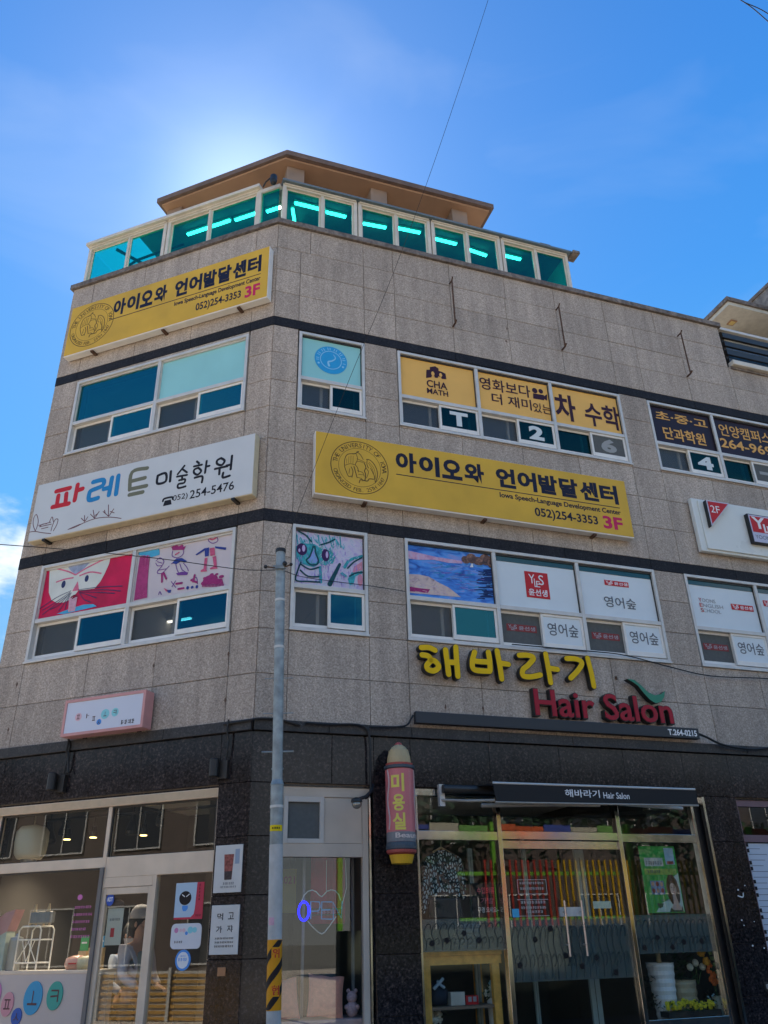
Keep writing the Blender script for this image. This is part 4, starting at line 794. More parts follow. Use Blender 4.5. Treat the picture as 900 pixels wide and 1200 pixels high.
for k, st in enumerate([[(30, 795), (70, 790), (130, 800), (190, 805)], [(320, 775), (380, 755), (450, 720), (540, 690), (640, 682), (720, 692)], [(330, 770), (400, 740), (420, 735)], [(75, 790), (58, 740), (62, 690), (82, 662), (95, 700), (92, 740), (75, 785)], [(192, 785), (205, 740), (225, 700), (245, 700), (235, 740), (210, 785)], [(100, 745), (190, 720)], [(105, 755), (195, 735)], [(120, 770), (170, 758)], [(180, 720), (200, 680), (210, 715)], [(110, 750), (130, 735), (160, 732)],
                        [(445, 715), (445, 670)], [(445, 715), (420, 690)], [(450, 710), (470, 680)], [(520, 690), (510, 630)], [(520, 690), (490, 660)], [(525, 685), (555, 640)], [(525, 670), (545, 655)], [(625, 675), (625, 590)], [(622, 672), (585, 640)], [(630, 672), (665, 620)], [(600, 650), (595, 630)], [(640, 640), (668, 650)]]):
    mb.ribbon(C('L', *K1, st, SO), .012, SY-k*.00005, SY+.001)
mb.build('village_drawing', BRP, t, 'L')
for x in (-3.55, -.42): MB().box(x, x+.05, -.16, .0, z0-.03, z0-.001).build('bracket', BLACKM, t, 'L')

# white sign with a red triangle and a red and white school tile (runs out of the picture on the right)
t = thing('school_sign', 'white box sign with a red downward triangle and a red lettered tile', 'sign', 'R', 9, -.02, 6.93)
MB().box(6.95, 11.2, -.10, -.02, 6.93, 7.88).build('sign_box', mat('glossy_cream_acrylic', (.70, .71, .66), .3, 0, .04, 2), t, 'R', bevel=.012)
MB().box(7.06, 11.1, -.125, -.1, 6.97, 7.84).build('sign_face', MATS['glossy_cream_acrylic'], t, 'R', bevel=.01)
K = (800, 570, 9); tri = C('R', *K, [(240, 140), (495, 180), (305, 425)], .2)
MB().prism(tri, -.2, -.126).build('triangle_body', BLACKM, t, 'R', bevel=.01)
ctr = (sum(p[0] for p in tri)/3, sum(p[1] for p in tri)/3); sc_ = lambda f_: [(ctr[0]+(x-ctr[0])*f_, ctr[1]+(z-ctr[1])*f_) for x, z in tri]
MB().prism(sc_(.97), -.206, -.201).build('triangle_rim', mat('lavender_white_acrylic', (.50, .50, .62), .35, 0, 0), t, 'R', bevel=.004); MB().prism(sc_(.84), -.210, -.2065).build('triangle_face', REDP, t, 'R')
a = P('R', 800+290/9, 570+240/9, .2); mb = MB(); put_text(mb, '2F', a[0], a[0]+.18, a[1]-.06, a[1]+.07, -.212, .001, .0); mb.build('lettering', WHITEP, t, 'R')
a = P('R', 800+690/9, 570+285/9, .2); b = P('R', 800+745/9, 570+590/9, .2); tx = (a[0]+b[0])/2
MB().box(tx-.01, tx+.86, -.2, -.126, b[1], a[1]).build('tile_body', BLACKM, t, 'R', bevel=.008)
MB().box(tx+.01, tx+.84, -.206, -.201, b[1]+.02, a[1]-.02).build('tile_face', MATS['lavender_white_acrylic'], t, 'R')
zz = b[1]+.02; hh = a[1]-b[1]-.04
MB().box(tx+.03, tx+.82, -.209, -.2065, zz+hh*.36, zz+hh*.95).build('red_tile', REDP, t, 'R')
mb = MB(); put_text(mb, 'Y', tx+.05, tx+.32, zz+hh*.5, zz+hh*.93, -.211, .001, .02); put_text(mb, 'L', tx+.26, tx+.38, zz+hh*.38, zz+hh*.7, -.211, .001, .02); put_text(mb, 'E', tx+.33, tx+.50, zz+hh*.38, zz+hh*.64, -.2118, .001, .02); put_text(mb, 'S', tx+.48, tx+.72, zz+hh*.46, zz+hh*.92, -.211, .001, .02); mb.build('lettering', WHITEP, t, 'R')
mb = MB(); put_text(mb, 'YOONS ENGLISH', tx+.05, tx+.80, zz+hh*.12, zz+hh*.26, -.2075, .001, .0); mb.build('lettering', INK, t, 'R')

# hair salon letters
LY = .12
t = thing('salon_letters', 'raised yellow Korean brush letters naming the hair salon, above the red word', 'sign', 'R', 3.4, 0, 4.55)
YEL = mat('golden_yellow_acrylic', (.80, .50, .0), .4, 0, .06, 6, spec=.2); K = (480, 745, 3.75)
for grp in ([[(52, 52), (85, 52), (112, 64)], [(55, 84), (82, 90), (92, 108), (76, 130), (82, 148), (108, 154), (128, 136), (112, 112), (96, 108)], [(158, 62), (165, 115), (172, 170)], [(170, 116), (200, 118)], [(203, 50), (207, 115), (212, 178)]],
            [[(286, 72), (276, 110), (280, 145), (310, 154), (352, 156)], [(346, 72), (352, 110), (354, 152)], [(292, 112), (345, 116)], [(384, 66), (396, 130), (405, 190)], [(398, 120), (434, 126)]],
            [[(482, 86), (520, 86), (545, 98), (522, 128), (498, 150), (500, 176), (535, 180), (575, 172)], [(598, 80), (610, 145), (620, 206)], [(612, 142), (650, 148)]],
            [[(690, 100), (730, 102), (757, 118), (742, 150), (708, 186)], [(782, 98), (798, 160), (810, 222)]]):
    mb = MB(); mk = MB()
    for k, st in enumerate(grp): mb.ribbon(C('R', *K, st, LY), .088, -.115-k*.0004, -.03); mk.ribbon(C('R', *K, st, LY), .072, -.124-k*.0005, -.1155)
    lt = mb.build('letter', BLACKM, t, 'R'); mk.build('letter_face', YEL, lt, 'R', bevel=.0)
def islands(body, off):
    vs, fs, a, b, c, d = glyph(body, off, .02)
    par = list(range(len(vs)))
    def fd(i):
        while par[i] != i: par[i] = par[par[i]]; i = par[i]
        return i
    for f_ in fs:
        for i in f_[1:]: par[fd(i)] = fd(f_[0])
    gr = {}
    for i in range(len(vs)): gr.setdefault(fd(i), []).append(i)
    items = sorted(([min(vs[i][0] for i in g_), max(vs[i][0] for i in g_), g_] for g_ in gr.values()), key=lambda q: q[0])
    out = []
    for it in items:
        if out and it[0] < out[-1][1]-.5*(min(it[1]-it[0], out[-1][1]-out[-1][0])): out[-1][1] = max(out[-1][1], it[1]); out[-1][2] += it[2]
        else: out.append(it)
    res = []
    for lo, hi, ids in out:
        ix = {v: k for k, v in enumerate(ids)}; res.append(([vs[i] for i in ids], [tuple(ix[i] for i in f_) for f_ in fs if f_[0] in ix]))
    return res, (a, b, c, d)
t = thing('salon_english_letters', 'raised dark red letters reading Hair Salon under a green leaf stroke', 'sign', 'R', 4.7, 0, 4.14)
CRIM = mat('dark_red_acrylic', (.36, .014, .03), .4, 0, .06, 6, spec=.2); GRN = mat('emerald_acrylic', (.01, .20, .11), .35, 0, .05, 6)
hx0, hx1, hz0, hz1 = 3.66, 5.80, 4.145, 4.50
for off, m, ya, yb, nm_, gx in ((.03, BLACKM, -.112, -.03, 'letter', 0), (.014, CRIM, -.122, -.1125, 'letter', 0)):
    isl, (a, b, c, d) = islands('Hair Salon', off); s_ = .012 if off > .02 else 0
    sx, sz = (hx1-hx0+2*s_)/(b-a), (hz1-hz0+2*s_)/(d-c)
    for vs, fs in isl:
        mb = MB().add([(hx0-s_+(v[0]-a)*sx, ya if v[2] > 0 else yb, hz0-s_+(v[1]-c)*sz) for v in vs], fs)
        o = mb.build(nm_ if m is CRIM else 'letter_body', m, t, 'R')
K = (610, 785, 4.286); sw = [(535, 45), (570, 50), (605, 78), (640, 112), (675, 128), (705, 122), (724, 106), (722, 135), (705, 162), (678, 168), (650, 150), (620, 118), (590, 80), (565, 62)]
MB().prism(C('R', *K, sw, .12), -.115, -.03).build('leaf_body', BLACKM, t, 'R'); pc = C('R', *K, sw, .12); MB().prism(pc, -.124, -.1155).build('leaf_stroke', GRN, t, 'R')
for (bx_, bz_) in ((478/4.286+610, 785+42/4.286),): MB().lathe(*FW('R', P('R', bx_, bz_)[0], -.01), [(.018, P('R', bx_, bz_)[1]-.02), (.018, P('R', bx_, bz_)[1]+.02)], 8).build('anchor', RUST, t)
t = thing('salon_base_bar', 'long black box bar with white telephone number under the salon letters', 'sign', 'R', 4, 0, 3.96)
MB().box(1.98, 6.17, -.13, -.052, 3.955, 4.10).build('bar', mat('blue_black_metal', (.012, .015, .022), .4), t, 'R', bevel=.006)
mb = MB(); put_text(mb, 'T.264-0215', 5.66, 6.13, 3.985, 4.07, -.132, .001, .03); mb.build('lettering', WHITEP, t, 'R')

# pink dessert shop sign
t = thing('pink_shop_sign', 'pink framed light box with pale round letter dots above the cafe window', 'sign', 'L', -2, 0, 3.9)
PINK = mat('salmon_pink_metal', (.62, .30, .28), .45, 0, .1, 5); x0, x1, z0, z1 = -2.60, -1.39, 3.93, 4.385
mb = MB().box(x0, x1, -.20, -.04, z0, z1); mb.build('sign_case', PINK, t, 'L', bevel=.006)
mb = MB().box(x0, x1, -.215, -.201, z1-.035, z1).box(x0, x1, -.215, -.201, z0, z0+.035).box(x0, x0+.035, -.215, -.201, z0+.035, z1-.035).box(x1-.035, x1, -.215, -.201, z0+.035, z1-.035); mb.build('frame', PINK, t, 'L')
MB().box(x0+.036, x1-.036, -.206, -.201, z0+.036, z1-.036).build('light_panel', mat('frosted_lilac_acrylic', (.64, .66, .74), .35, 0, .03, 2), t, 'L')
K = (70, 805, 7.5); PPINK = mat('pale_pink_dot', (.75, .48, .52), .5, 0, 0); PTEAL = mat('pale_teal_dot', (.25, .62, .66), .5, 0, 0); PBLUE = mat('clear_blue_dot', (.06, .28, .70), .5, 0, 0)
def dot(x, z, rx, rz, m, y=-.208):
    mb = MB(); a = P('L', 70+x/7.5, 805+z/7.5, .205); mb.ell(a[0], a[1], rx, rz, y, y+.0015, 18); mb.build('colour_dot', m, t, 'L'); return a
for (x, z, r1, m, ch) in ((165, 265, .05, PPINK, '파'), (248, 255, .0, None, 'ㅏ'), (300, 278, .0, None, 'ㅍ'), (400, 238, .062, PTEAL, 'ㅗ'), (487, 222, .053, PTEAL, 'ㅋ'), (345, 308, .036, PBLUE, 'ㅅ')):
    if m: a = dot(x, z, r1, r1, m)
    else: a = P('L', 70+x/7.5, 805+z/7.5, .205)
    ch = 'ㅍ' if ch == '파' else ch
    mb = MB(); put_text(mb, ch, a[0]-.022, a[0]+.022, a[1]-.028, a[1]+.028, -.2095, .001, 0); mb.build('lettering', mat('brown_ink_print', (.12, .06, .06), .5, 0, 0), t, 'L')
a = P('L', 70+535/7.5, 805+330/7.5, .205); b = P('L', 70+660/7.5, 805+300/7.5, .205); mb = MB(); scrawl(mb, a[0], b[0], a[1]-.005, a[1]+.052, -.2085, 4); mb.build('lettering', BLACKP, t, 'L')
for x in (x0+.2, x1-.2): MB().box(x, x+.04, -.04, .0, z0-.02, z1+.02).build('bracket', BLACKM, t, 'L')

# unused iron sign rods on the parapet
for k, (x, zt_, zb_, lb) in enumerate(((2.97, 11.48, 10.5, 'thin iron rod with hooked ends on the parapet, nearest the corner'), (5.01, 11.44, 10.5, 'thin iron rod with hooked ends on the parapet, between the two others'), (7.58, 11.48, 10.5, 'thin iron rod with hooked ends on the parapet, nearest the terrace railing'))):
    t = thing('iron_rod', lb, 'rod', 'R', x, 0, zb_, 'iron rods on the parapet')
    f = lambda yy, z: FW('R', x, yy)+(z,)
    MB().tube([f(-.10, zt_-.02), f(-.10, (zt_+zb_)/2), f(-.10, zb_+.02)], .014).build('rod', RUST, t)
    MB().tube([f(.0, zt_-.02), f(-.10, zt_-.02), f(-.14, zt_+.02)], .013).build('hook', RUST, t); MB().tube([f(.0, zb_+.03), f(-.10, zb_+.03), f(-.15, zb_+.06)], .016).build('hook', RUST, t)

# ------------------------------------------------------------------ cafe shopfront (left facade)
cf = MB(); y0, y1 = .05, .13; xl, xr = -3.60, -.415
cf.box(xl, xr, y0-.03, y1, 3.09, 3.19).box(xl, xl+.05, y0, y1, .0, 3.09).box(xr-.03, xr, y0, y1, 0, 3.09)
cf.box(xl+.05, -1.93, y0, y1, 2.42, 2.53).box(-1.93, -1.88, y0-.005, y1, 0, 3.09).box(-1.88, xr-.03, y0, y1, 2.31, 2.53).box(-1.215, -1.165, y0, y1, 0, 2.31)
cf.box(xl+.05, -1.93, y0, y1, 1.35, 1.385)
CF = cf.build('shopfront', CREAM, B, 'L', bevel=.004)
MB().box(xl+.02, xr-.02, y0-.034, y0-.031, 3.10, 3.18).build('head_trim', mat('pale_orange_trim', (.58, .42, .26), .5), CF, 'L')
for i, (a, b, c, d) in enumerate(((xl+.05, -1.93, 2.53, 3.09), (-1.88, xr-.03, 2.53, 3.09), (xl+.05, -1.93, 1.385, 2.42), (-1.165, xr-.03, .0, 2.31))):
    box('pane', CLEAR, CF, 'L', a, b, .085, .092, c, d)
    if i < 3: MB().box(a, b, .06, .084, d-.02, d).box(a, a+.018, .06, .084, c, d-.02).box(b-.018, b, .06, .084, c, d-.02).build('glazing_bead', DARKM, CF, 'L')
MB().box(xl+.05, -1.96, .055, .10, 0, 1.35).build('lower_panel', mat('pinkish_grey_panel', (.56, .46, .40), .45, 0, .05, 3), CF, 'L')
dr = MB().box(-1.878, -1.83, .055, .10, .05, 2.20).box(-1.265, -1.217, .055, .10, .05, 2.20).box(-1.83, -1.265, .055, .10, 2.13, 2.20).box(-1.83, -1.265, .055, .10, .05, .22).build('door', CREAM, B, 'L', bevel=.004)
box('door_pane', CLEAR, dr, 'L', -1.83, -1.265, .072, .08, .22, 2.13); MB().box(-1.88, -1.217, .05, .12, 2.205, 2.309).build('door_head', CREAM, dr, 'L')
MB().box(-1.93, -1.882, .02, .05, 0, 2.42).build('door_post', mat('dark_grey_frame', (.17, .16, .15), .5, .2), CF, 'L')  # post in dark grey, against the cream of the frame
# big letter dots on the lower panel
for (u, z, rx, rz, m, ch) in ((-3.20, 1.145, .10, .145, mat('orchid_pink_dot', (.60, .22, .40), .5, 0, 0), 'ㅏ'), (-2.985, 1.06, .085, .12, mat('dusty_pink_dot', (.62, .27, .30), .5, 0, 0), 'ㅍ'), (-2.64, 1.12, .125, .165, mat('cerulean_dot', (.02, .30, .50), .5, 0, 0), 'ㅗ'), (-2.345, 1.14, .105, .14, mat('jade_dot', (.03, .34, .26), .5, 0, 0), 'ㅋ'), (-2.83, .94, .07, .085, mat('royal_blue_dot', (.01, .09, .38), .5, 0, 0), 'ㅅ')):
    q = MB().ell(u, z, rx, rz, .045, .0545, 28, -.12).build('letter_dot', m, CF, 'L')
    mb = MB(); put_text(mb, ch, u-rx*.52, u+rx*.52, z-rz*.42, z+rz*.42, .043, .001, .0); mb.build('lettering', mat('brown_ink_print', (.12, .06, .06), .5, 0, 0), CF, 'L')

def flat_sign(name, label, cat, face, x0, x1, z0, z1, m, y=.0, th=.012, group=None, bev=.002):
    t = thing(name, label, cat, face, (x0+x1)/2, y, z0, group)
    MB().box(x0, x1, y-th, y-.0015, z0, z1).build('board', m, t, face, bevel=bev); return t
PAPER = mat('cream_laminated_paper', (.62, .60, .56), .4, 0, .05, 8)
t = flat_sign('wall_poster', 'laminated drink poster on dark granite, upper of the two beside the cafe', 'poster', 'L', -.385, -.045, 2.09, 2.565, PAPER)
MB().prism([(-.27, 2.47), (-.15, 2.47), (-.165, 2.22), (-.255, 2.22)], -.0135, -.0125).build('drink_glass', mat('red_brown_drink_print', (.34, .10, .08), .4, 0, .5, 40), t, 'L'); MB().prism([(-.258, 2.30), (-.162, 2.30), (-.168, 2.215), (-.252, 2.215)], -.0142, -.0137).build('drink_base', mat('dark_cola_print', (.07, .05, .05), .4, 0, .3, 40), t, 'L')
MB().box(-.135, -.08, -.0135, -.0125, 2.37, 2.52).build('caption_panel', mat('blue_grey_print', (.30, .36, .44), .5, 0, 0), t, 'L')
mb = MB(); scrawl(mb, -.27, -.13, 2.165, 2.192, -.0135, 6); scrawl(mb, -.30, -.10, 2.135, 2.155, -.0135, 9); mb.build('lettering', INK, t, 'L')
t = flat_sign('wall_notice', 'white laminated notice with four large Korean syllables, below the drink poster', 'notice', 'L', -.385, -.045, 1.505, 1.97, PAPER)
mb = MB()
for ch, x, z in (('먹', -.275, 1.86), ('고', -.145, 1.865), ('가', -.28, 1.74), ('쟈', -.15, 1.745)): put_text(mb, ch, x-.035, x+.035, z-.033, z+.033, -.0135, .001, .012)
scrawl(mb, -.325, -.10, 1.645, 1.665, -.0135, 12, 1); scrawl(mb, -.325, -.10, 1.608, 1.628, -.0135, 11, 2); scrawl(mb, -.325, -.10, 1.57, 1.592, -.0135, 11, 3); mb.build('lettering', BLACKP, t, 'L')
flat_sign('wall_plate', 'small copper coloured square plate on dark granite under the white notice', 'plate', 'L', -.27, -.175, 1.31, 1.39, mat('copper_plate', (.42, .20, .09), .5, .2))
# stickers and posters on the cafe glass
t = flat_sign('glass_poster', 'blue and red poster with a dark round face, taped to cafe glass', 'poster', 'L', -.915, -.555, 1.85, 2.215, mat('crimson_poster', (.56, .02, .06), .5, 0, 0), .084, .004)
MB().prism([(-.915, 1.87), (-.70, 1.87), (-.665, 1.90), (-.655, 1.95), (-.645, 2.214), (-.915, 2.214)], .0785, .0795).build('pale_blue_field', mat('pale_blue_print', (.46, .58, .68), .5, 0, 0), t, 'L')
MB().ell(-.785, 2.06, .078, .07, .077, .078, 20).build('black_round_head', BLACKP, t, 'L'); mb = MB(); mb.ribbon([(-.825, 2.095), (-.795, 2.075)], .009, .076, .077).ribbon([(-.77, 2.075), (-.735, 2.098)], .009, .076, .077); mb.build('white_brows', WHITEP, t, 'L')
MB().prism([(-.815, 1.985), (-.745, 1.985), (-.745, 1.955), (-.765, 1.93), (-.80, 1.93), (-.815, 1.955)], .077, .078).build('blue_collar', PBLUE, t, 'L')
mb = MB(); [scrawl(mb, -.62, -.595, z_, z_+.026, .078, 1, k_) for k_, z_ in enumerate((2.17, 2.135, 2.10, 2.065, 2.03))]; scrawl(mb, -.64, -.57, 1.875, 1.895, .078, 3, 4); mb.build('lettering', BLACKP, t, 'L')
rr = lambda x0, x1, z0, z1, r: [(cx_+r*math.cos(a_), cz_+r*math.sin(a_)) for cx_, cz_, s_ in ((x1-r, z1-r, 0), (x0+r, z1-r, 90), (x0+r, z0+r, 180), (x1-r, z0+r, 270)) for a_ in [R(s_+k*22.5) for k in range(5)]]
t = thing('glass_sticker', 'white rounded cafe sign plate with a row of pastel dots on the glass', 'sticker', 'L', -.73, .08, 1.57)
MB().prism(rr(-.93, -.55, 1.565, 1.81, .05), .078, .084).build('plate', mat('glossy_white_plate', (.66, .66, .68), .3, 0, 0), t, 'L')
for x, m, r_ in ((-.865, MATS['orchid_pink_dot'], .026), (-.81, PPINK, .016), (-.77, PPINK, .02), (-.735, PBLUE, .018), (-.69, PTEAL, .034), (-.635, PTEAL, .028)): MB().ell(x, 1.745-(.03 if m is PBLUE else 0), r_, r_, .0765, .0775, 14).build('dot', m, t, 'L')
mb = MB(); scrawl(mb, -.88, -.775, 1.62, 1.645, .0765, 4); mb.build('lettering', BLACKP, t, 'L')
t = thing('oval_sticker', 'blue oval badge sticker with white centre on cafe glass under the pastel plate', 'sticker', 'L', -.755, .08, 1.37)
MB().ell(-.755, 1.46, .095, .10, .079, .084, 26).build('rim', PBLUE, t, 'L'); MB().ell(-.755, 1.46, .072, .078, .077, .0785, 26).build('centre', WHITEP, t, 'L')
mb = MB(); scrawl(mb, -.81, -.70, 1.449, 1.482, .0755, 4); scrawl(mb, -.79, -.72, 1.492, 1.505, .0755, 5); mb.build('lettering', PBLUE, t, 'L')
t = thing('security_sticker', 'round blue security sticker with white letters at the top of the cafe door', 'sticker', 'L', -1.80, .066, 2.02)
MB().ell(-1.772, 2.08, .052, .066, .064, .068, 24).build('disc', mat('security_blue', (.01, .08, .42), .4, 0, 0), t, 'L'); mb = MB(); put_text(mb, 'ADT', -1.81, -1.734, 2.06, 2.105, .0625, .001, .03); mb.build('lettering', WHITEP, t, 'L')
t = flat_sign('door_poster', 'long cream menu poster with a pointed dark top taped inside the cafe door', 'poster', 'L', -1.80, -1.585, 1.62, 1.99, mat('cream_menu_paper', (.56, .52, .42), .6, 0, .05, 9), .094, .004)
MB().prism([(-1.81, 1.99), (-1.575, 1.99), (-1.60, 2.05), (-1.65, 2.075), (-1.74, 2.075), (-1.79, 2.05)], .088, .0935).build('dark_top', BLACKP, t, 'L'); MB().box(-1.735, -1.685, .0885, .0895, 1.70, 1.79).build('red_square', REDP, t, 'L'); mb = MB(); scrawl(mb, -1.765, -1.62, 1.862, 1.888, .0885, 6); mb.build('lettering', INK, t, 'L')
mb = MB(); PKV = mat('pink_vinyl', (.62, .16, .42), .5, 0, 0)
for k, (w_, tx_) in enumerate(((.24, '디저트카페'), (.26, '빙수 와플'), (.24, '커피 음료'), (.2, '포장가능'), (.26, '010 단체주문'))): scrawl(mb, -2.27, -2.27+w_, 2.03-k*.075-.03, 2.03-k*.075, .0838, 8, k)
t = thing('window_vinyl', 'five lines of small pink vinyl lettering on the left cafe window', 'sticker', 'L', -2.15, .084, 1.7); mb.build('lettering', PKV, t, 'L'); MB().ell(-2.21, 2.12, .035, .03, .083, .0838, 12).build('pink_blob', PKV, t, 'L')

# things on the cafe counter
ct = thing('window_counter', 'pale counter running behind the left cafe window', 'counter', 'L', -2.8, .3, .12)
MB().box(-3.5, -1.99, .14, .62, 1.33, 1.38).build('worktop', ALUW, ct, 'L'); MB().box(-3.5, -1.99, .50, .58, .12, 1.33).build('front', ROOM, ct, 'L')
def prop(name, label, cat, x, y, z=1.382, group=None): return thing(name, label, cat, 'L', x, y, z, group)
t = prop('water_boiler', 'brushed grey metal canister standing on the cafe counter beside the rack', 'canister', -3.23, .3); MB().lathe(*FW('L', -3.23, .3), [(.075, 1.382), (.08, 1.39), (.08, 1.70), (.07, 1.73), (.03, 1.74), (.02, 1.77)], 20).build('canister_body', mat('brushed_grey_metal', (.30, .33, .34), .35, .6), t)
t = prop('wire_rack', 'white wire rack holding cup lids on the cafe counter', 'rack', -2.98, .3)
mb = MB(); f = lambda x, y, z: FW('L', x, y)+(z,)
for y_ in (.2, .42): mb.tube([f(-3.12, y_, 1.385), f(-3.12, y_, 1.80), f(-3.08, y_, 1.84), f(-2.83, y_, 1.84), f(-2.80, y_, 1.80), f(-2.80, y_, 1.385)], .009)
for z_ in (1.46, 1.70): mb.tube([f(-3.12, .2, z_), f(-2.80, .2, z_)], .008); mb.tube([f(-3.12, .42, z_), f(-2.80, .42, z_)], .008)
mb.build('rack_frame', ALUW, t)
mb = MB(); 
for a_, b_ in (((-3.1, 1.47), (-2.95, 1.69)), ((-2.82, 1.47), (-2.97, 1.69)), ((-3.05, 1.69), (-2.96, 1.47)), ((-2.87, 1.69), (-2.96, 1.47))): mb.tube([f(a_[0], .2, a_[1]), f(b_[0], .2, b_[1])], .005)
mb.build('cross_wire', ALUW, t)
t = prop('plate_rack', 'wooden plate rack with a row of grey lids on top of the wire rack', 'rack', -2.95, .32, 1.85)
WOOD = mat('varnished_pine', (.80, .40, .07), .5, 0, .25, 12); PALEW = mat('pale_wood', (.52, .38, .20), .6, 0, .2, 15)
for x in (-3.04, -2.84): MB().tube([f(x-.03, .3, 1.85), f(x+.02, .3, 2.06)], .012).tube([f(x+.06, .3, 1.85), f(x+.02, .3, 2.08)], .012).build('dowel', PALEW, t)
for k in range(7): MB().lathe(*FW('L', -3.02+k*.035, .32), [(.005, 1.86), (.06, 1.88), (.06, 1.99), (.005, 2.0)], 10).build('lid', mat('grey_plastic', (.24, .24, .23), .5), t)
t = prop('toaster', 'rounded pink and cream appliance at the right end of the cafe counter', 'appliance', -2.22, .24)
MB().lathe(*FW('L', -2.26, .24), [(.02, 1.383), (.11, 1.385), (.135, 1.44), (.12, 1.50), (.05, 1.525), (.01, 1.53)], 20).build('pink_half', mat('pastel_pink_enamel', (.66, .34, .26), .3), t, smooth=True); MB().lathe(*FW('L', -2.12, .25), [(.02, 1.383), (.11, 1.385), (.13, 1.44), (.115, 1.50), (.05, 1.52), (.01, 1.525)], 20).build('cream_half', mat('pastel_cream_enamel', (.64, .58, .36), .3), t, smooth=True); MB().box(-2.27, -2.17, .105, .12, 1.44, 1.455).build('slot', REDP, t, 'L')
t = prop('paper_bag_stack', 'pink topped pale green paper bag at the far left of the cafe counter', 'bag', -3.42, .3)
MB().prism([(-3.54, 1.385), (-3.31, 1.385), (-3.33, 1.80), (-3.45, 1.86), (-3.54, 1.70)], .22, .36).build('bag', mat('pale_green_paper', (.44, .52, .44), .7), t, 'L'); MB().prism([(-3.545, 1.70), (-3.32, 1.80), (-3.24, 2.03), (-3.38, 2.0), (-3.50, 1.93)], .215, .365).build('pink_flap', mat('dusty_pink_paper', (.50, .26, .26), .7), t, 'L')
for k, (x, z, w, h, m, lb) in enumerate(((-2.36, 1.57, .11, .15, mat('leaf_green_card', (.02, .36, .10), .5, 0, 0), 'small leaf green card standing on the cafe counter'), (-2.23, 1.60, .09, .12, mat('petrol_card', (.02, .16, .20), .5, 0, 0), 'small petrol blue card standing on the cafe counter'), (-2.12, 1.60, .09, .12, mat('azure_card', (.02, .28, .50), .5, 0, 0), 'small azure card, rightmost on the cafe counter'))):
    t = prop('counter_card', lb, 'card', x, .45, 1.382, 'cards on the cafe counter'); MB().box(x-w/2, x+w/2, .45, .462, z, z+h).build('card', m, t, 'L'); MB().box(x-w/3, x+w/3, .448, .4495, z+h*.5, z+h*.62).build('printed_line', WHITEP, t, 'L'); MB().box(x-w/2, x+w/2, .43, .48, 1.382, z).build('stand', PALEW, t, 'L')
# track lights and pendants
TRK = .9
t = thing('lamp_track', 'black ceiling track carrying spot lamps inside the cafe', 'track', 'L', -2.5, TRK, 3.0)
MB().box(-3.6, -.9, TRK-.02, TRK+.02, 3.12, 3.15).build('track', BLACKM, t, 'L')
BULB = mat('warm_lit_bulb', (1, .8, .5), .5, 0, 0, emit=(1, .66, .25), es=3)
for k, (x, z, lb) in enumerate(((-3.22, 2.88, 'lit black spot lamp on the cafe track, leftmost'), (-2.80, 2.88, 'lit black spot lamp on the cafe track, between the other two'), (-2.02, 2.86, 'lit black spot lamp on the cafe track, right of the mullion'))):
    t = thing('spot_lamp', lb, 'lamp', 'L', x, TRK, z, 'lit spot lamps on the cafe track'); w_ = FW('L', x, TRK)
    MB().lathe(*w_, [(.012, 3.12), (.012, z+.13), (.035, z+.125), (.04, z+.07), (.055, z+.06), (.058, z+.0), (.05, z)], 14).build('lamp_body', BLACKM, t); MB().lathe(*w_, [(.001, z-.012), (.044, z-.012), (.044, z-.004), (.001, z-.004)], 12).build('bulb', BULB, t)
    ld = bpy.data.lights.new('spot_light', 'SPOT'); ld.energy = 32; ld.color = (1, .80, .58); ld.spot_size = R(120); ld.spot_blend = .7; ld.shadow_soft_size = .05; lo = bpy.data.objects.new('spot_light', ld); link(lo, t, Matrix.Translation((*w_, z-.03)))
for k, (x, z, sz_, lb) in enumerate(((-3.62, 2.90, 1.25, 'dark cone pendant lamp inside the cafe, leftmost and largest'), (-3.36, 2.98, 1.0, 'dark cone pendant lamp inside the cafe, second from left'), (-2.28, 2.93, 1.0, 'dark cone pendant lamp inside the cafe behind the right upper pane'))):
    t = thing('cone_lamp', lb, 'lamp', 'L', x, 1.0, z, 'cone pendants in the cafe'); w_ = FW('L', x, 1.0)
    MB().lathe(*w_, [(.012, 3.6), (.012, z+.22*sz_), (.03, z+.2*sz_), (.05, z+.1*sz_), (.085*sz_, z), (.08*sz_, z-.04), (.06, z-.045)], 16).build('lamp_shade', BLACKM, t)
t = thing('lantern_lamp', 'small black lantern hanging by its handle behind the cafe right upper pane', 'lamp', 'L', -1.70, .8, 2.9); w_ = FW('L', -1.72, .8)
MB().lathe(*w_, [(.03, 2.93), (.055, 2.95), (.055, 3.03), (.03, 3.05), (.02, 3.08)], 12).build('lantern_body', BLACKM, t); MB().tube([f(-1.76, .8, 3.04), f(-1.75, .8, 3.12), f(-1.72, .8, 3.15), f(-1.69, .8, 3.12), f(-1.68, .8, 3.04)], .006).tube([f(-1.72, .8, 3.15), f(-1.72, .8, 3.6)], .005).build('handle', BLACKM, t)
t = thing('cream_reflection_form', 'large rounded cream form built in for a reflection in the upper left cafe pane', 'lamp', 'L', -3.42, .5, 2.60); w_ = FW('L', -3.36, .42)  # mirrored cream object, modelled as a solid form hung behind the pane
MB().lathe(*w_, [(.10, 2.60), (.15, 2.61), (.19, 2.67), (.205, 2.80), (.20, 2.93), (.15, 2.99), (.06, 3.01), (.008, 3.02), (.008, 3.62)], 26).build('reflection_form_body', mat('cream_reflection_tone', (.50, .47, .36), .6, 0, .04, 3), t, smooth=True)
MB().lathe(*w_, [(.09, 2.57), (.10, 2.60)], 20).build('base_ring', mat('brushed_grey_metal', (.3, .3, .3)), t)

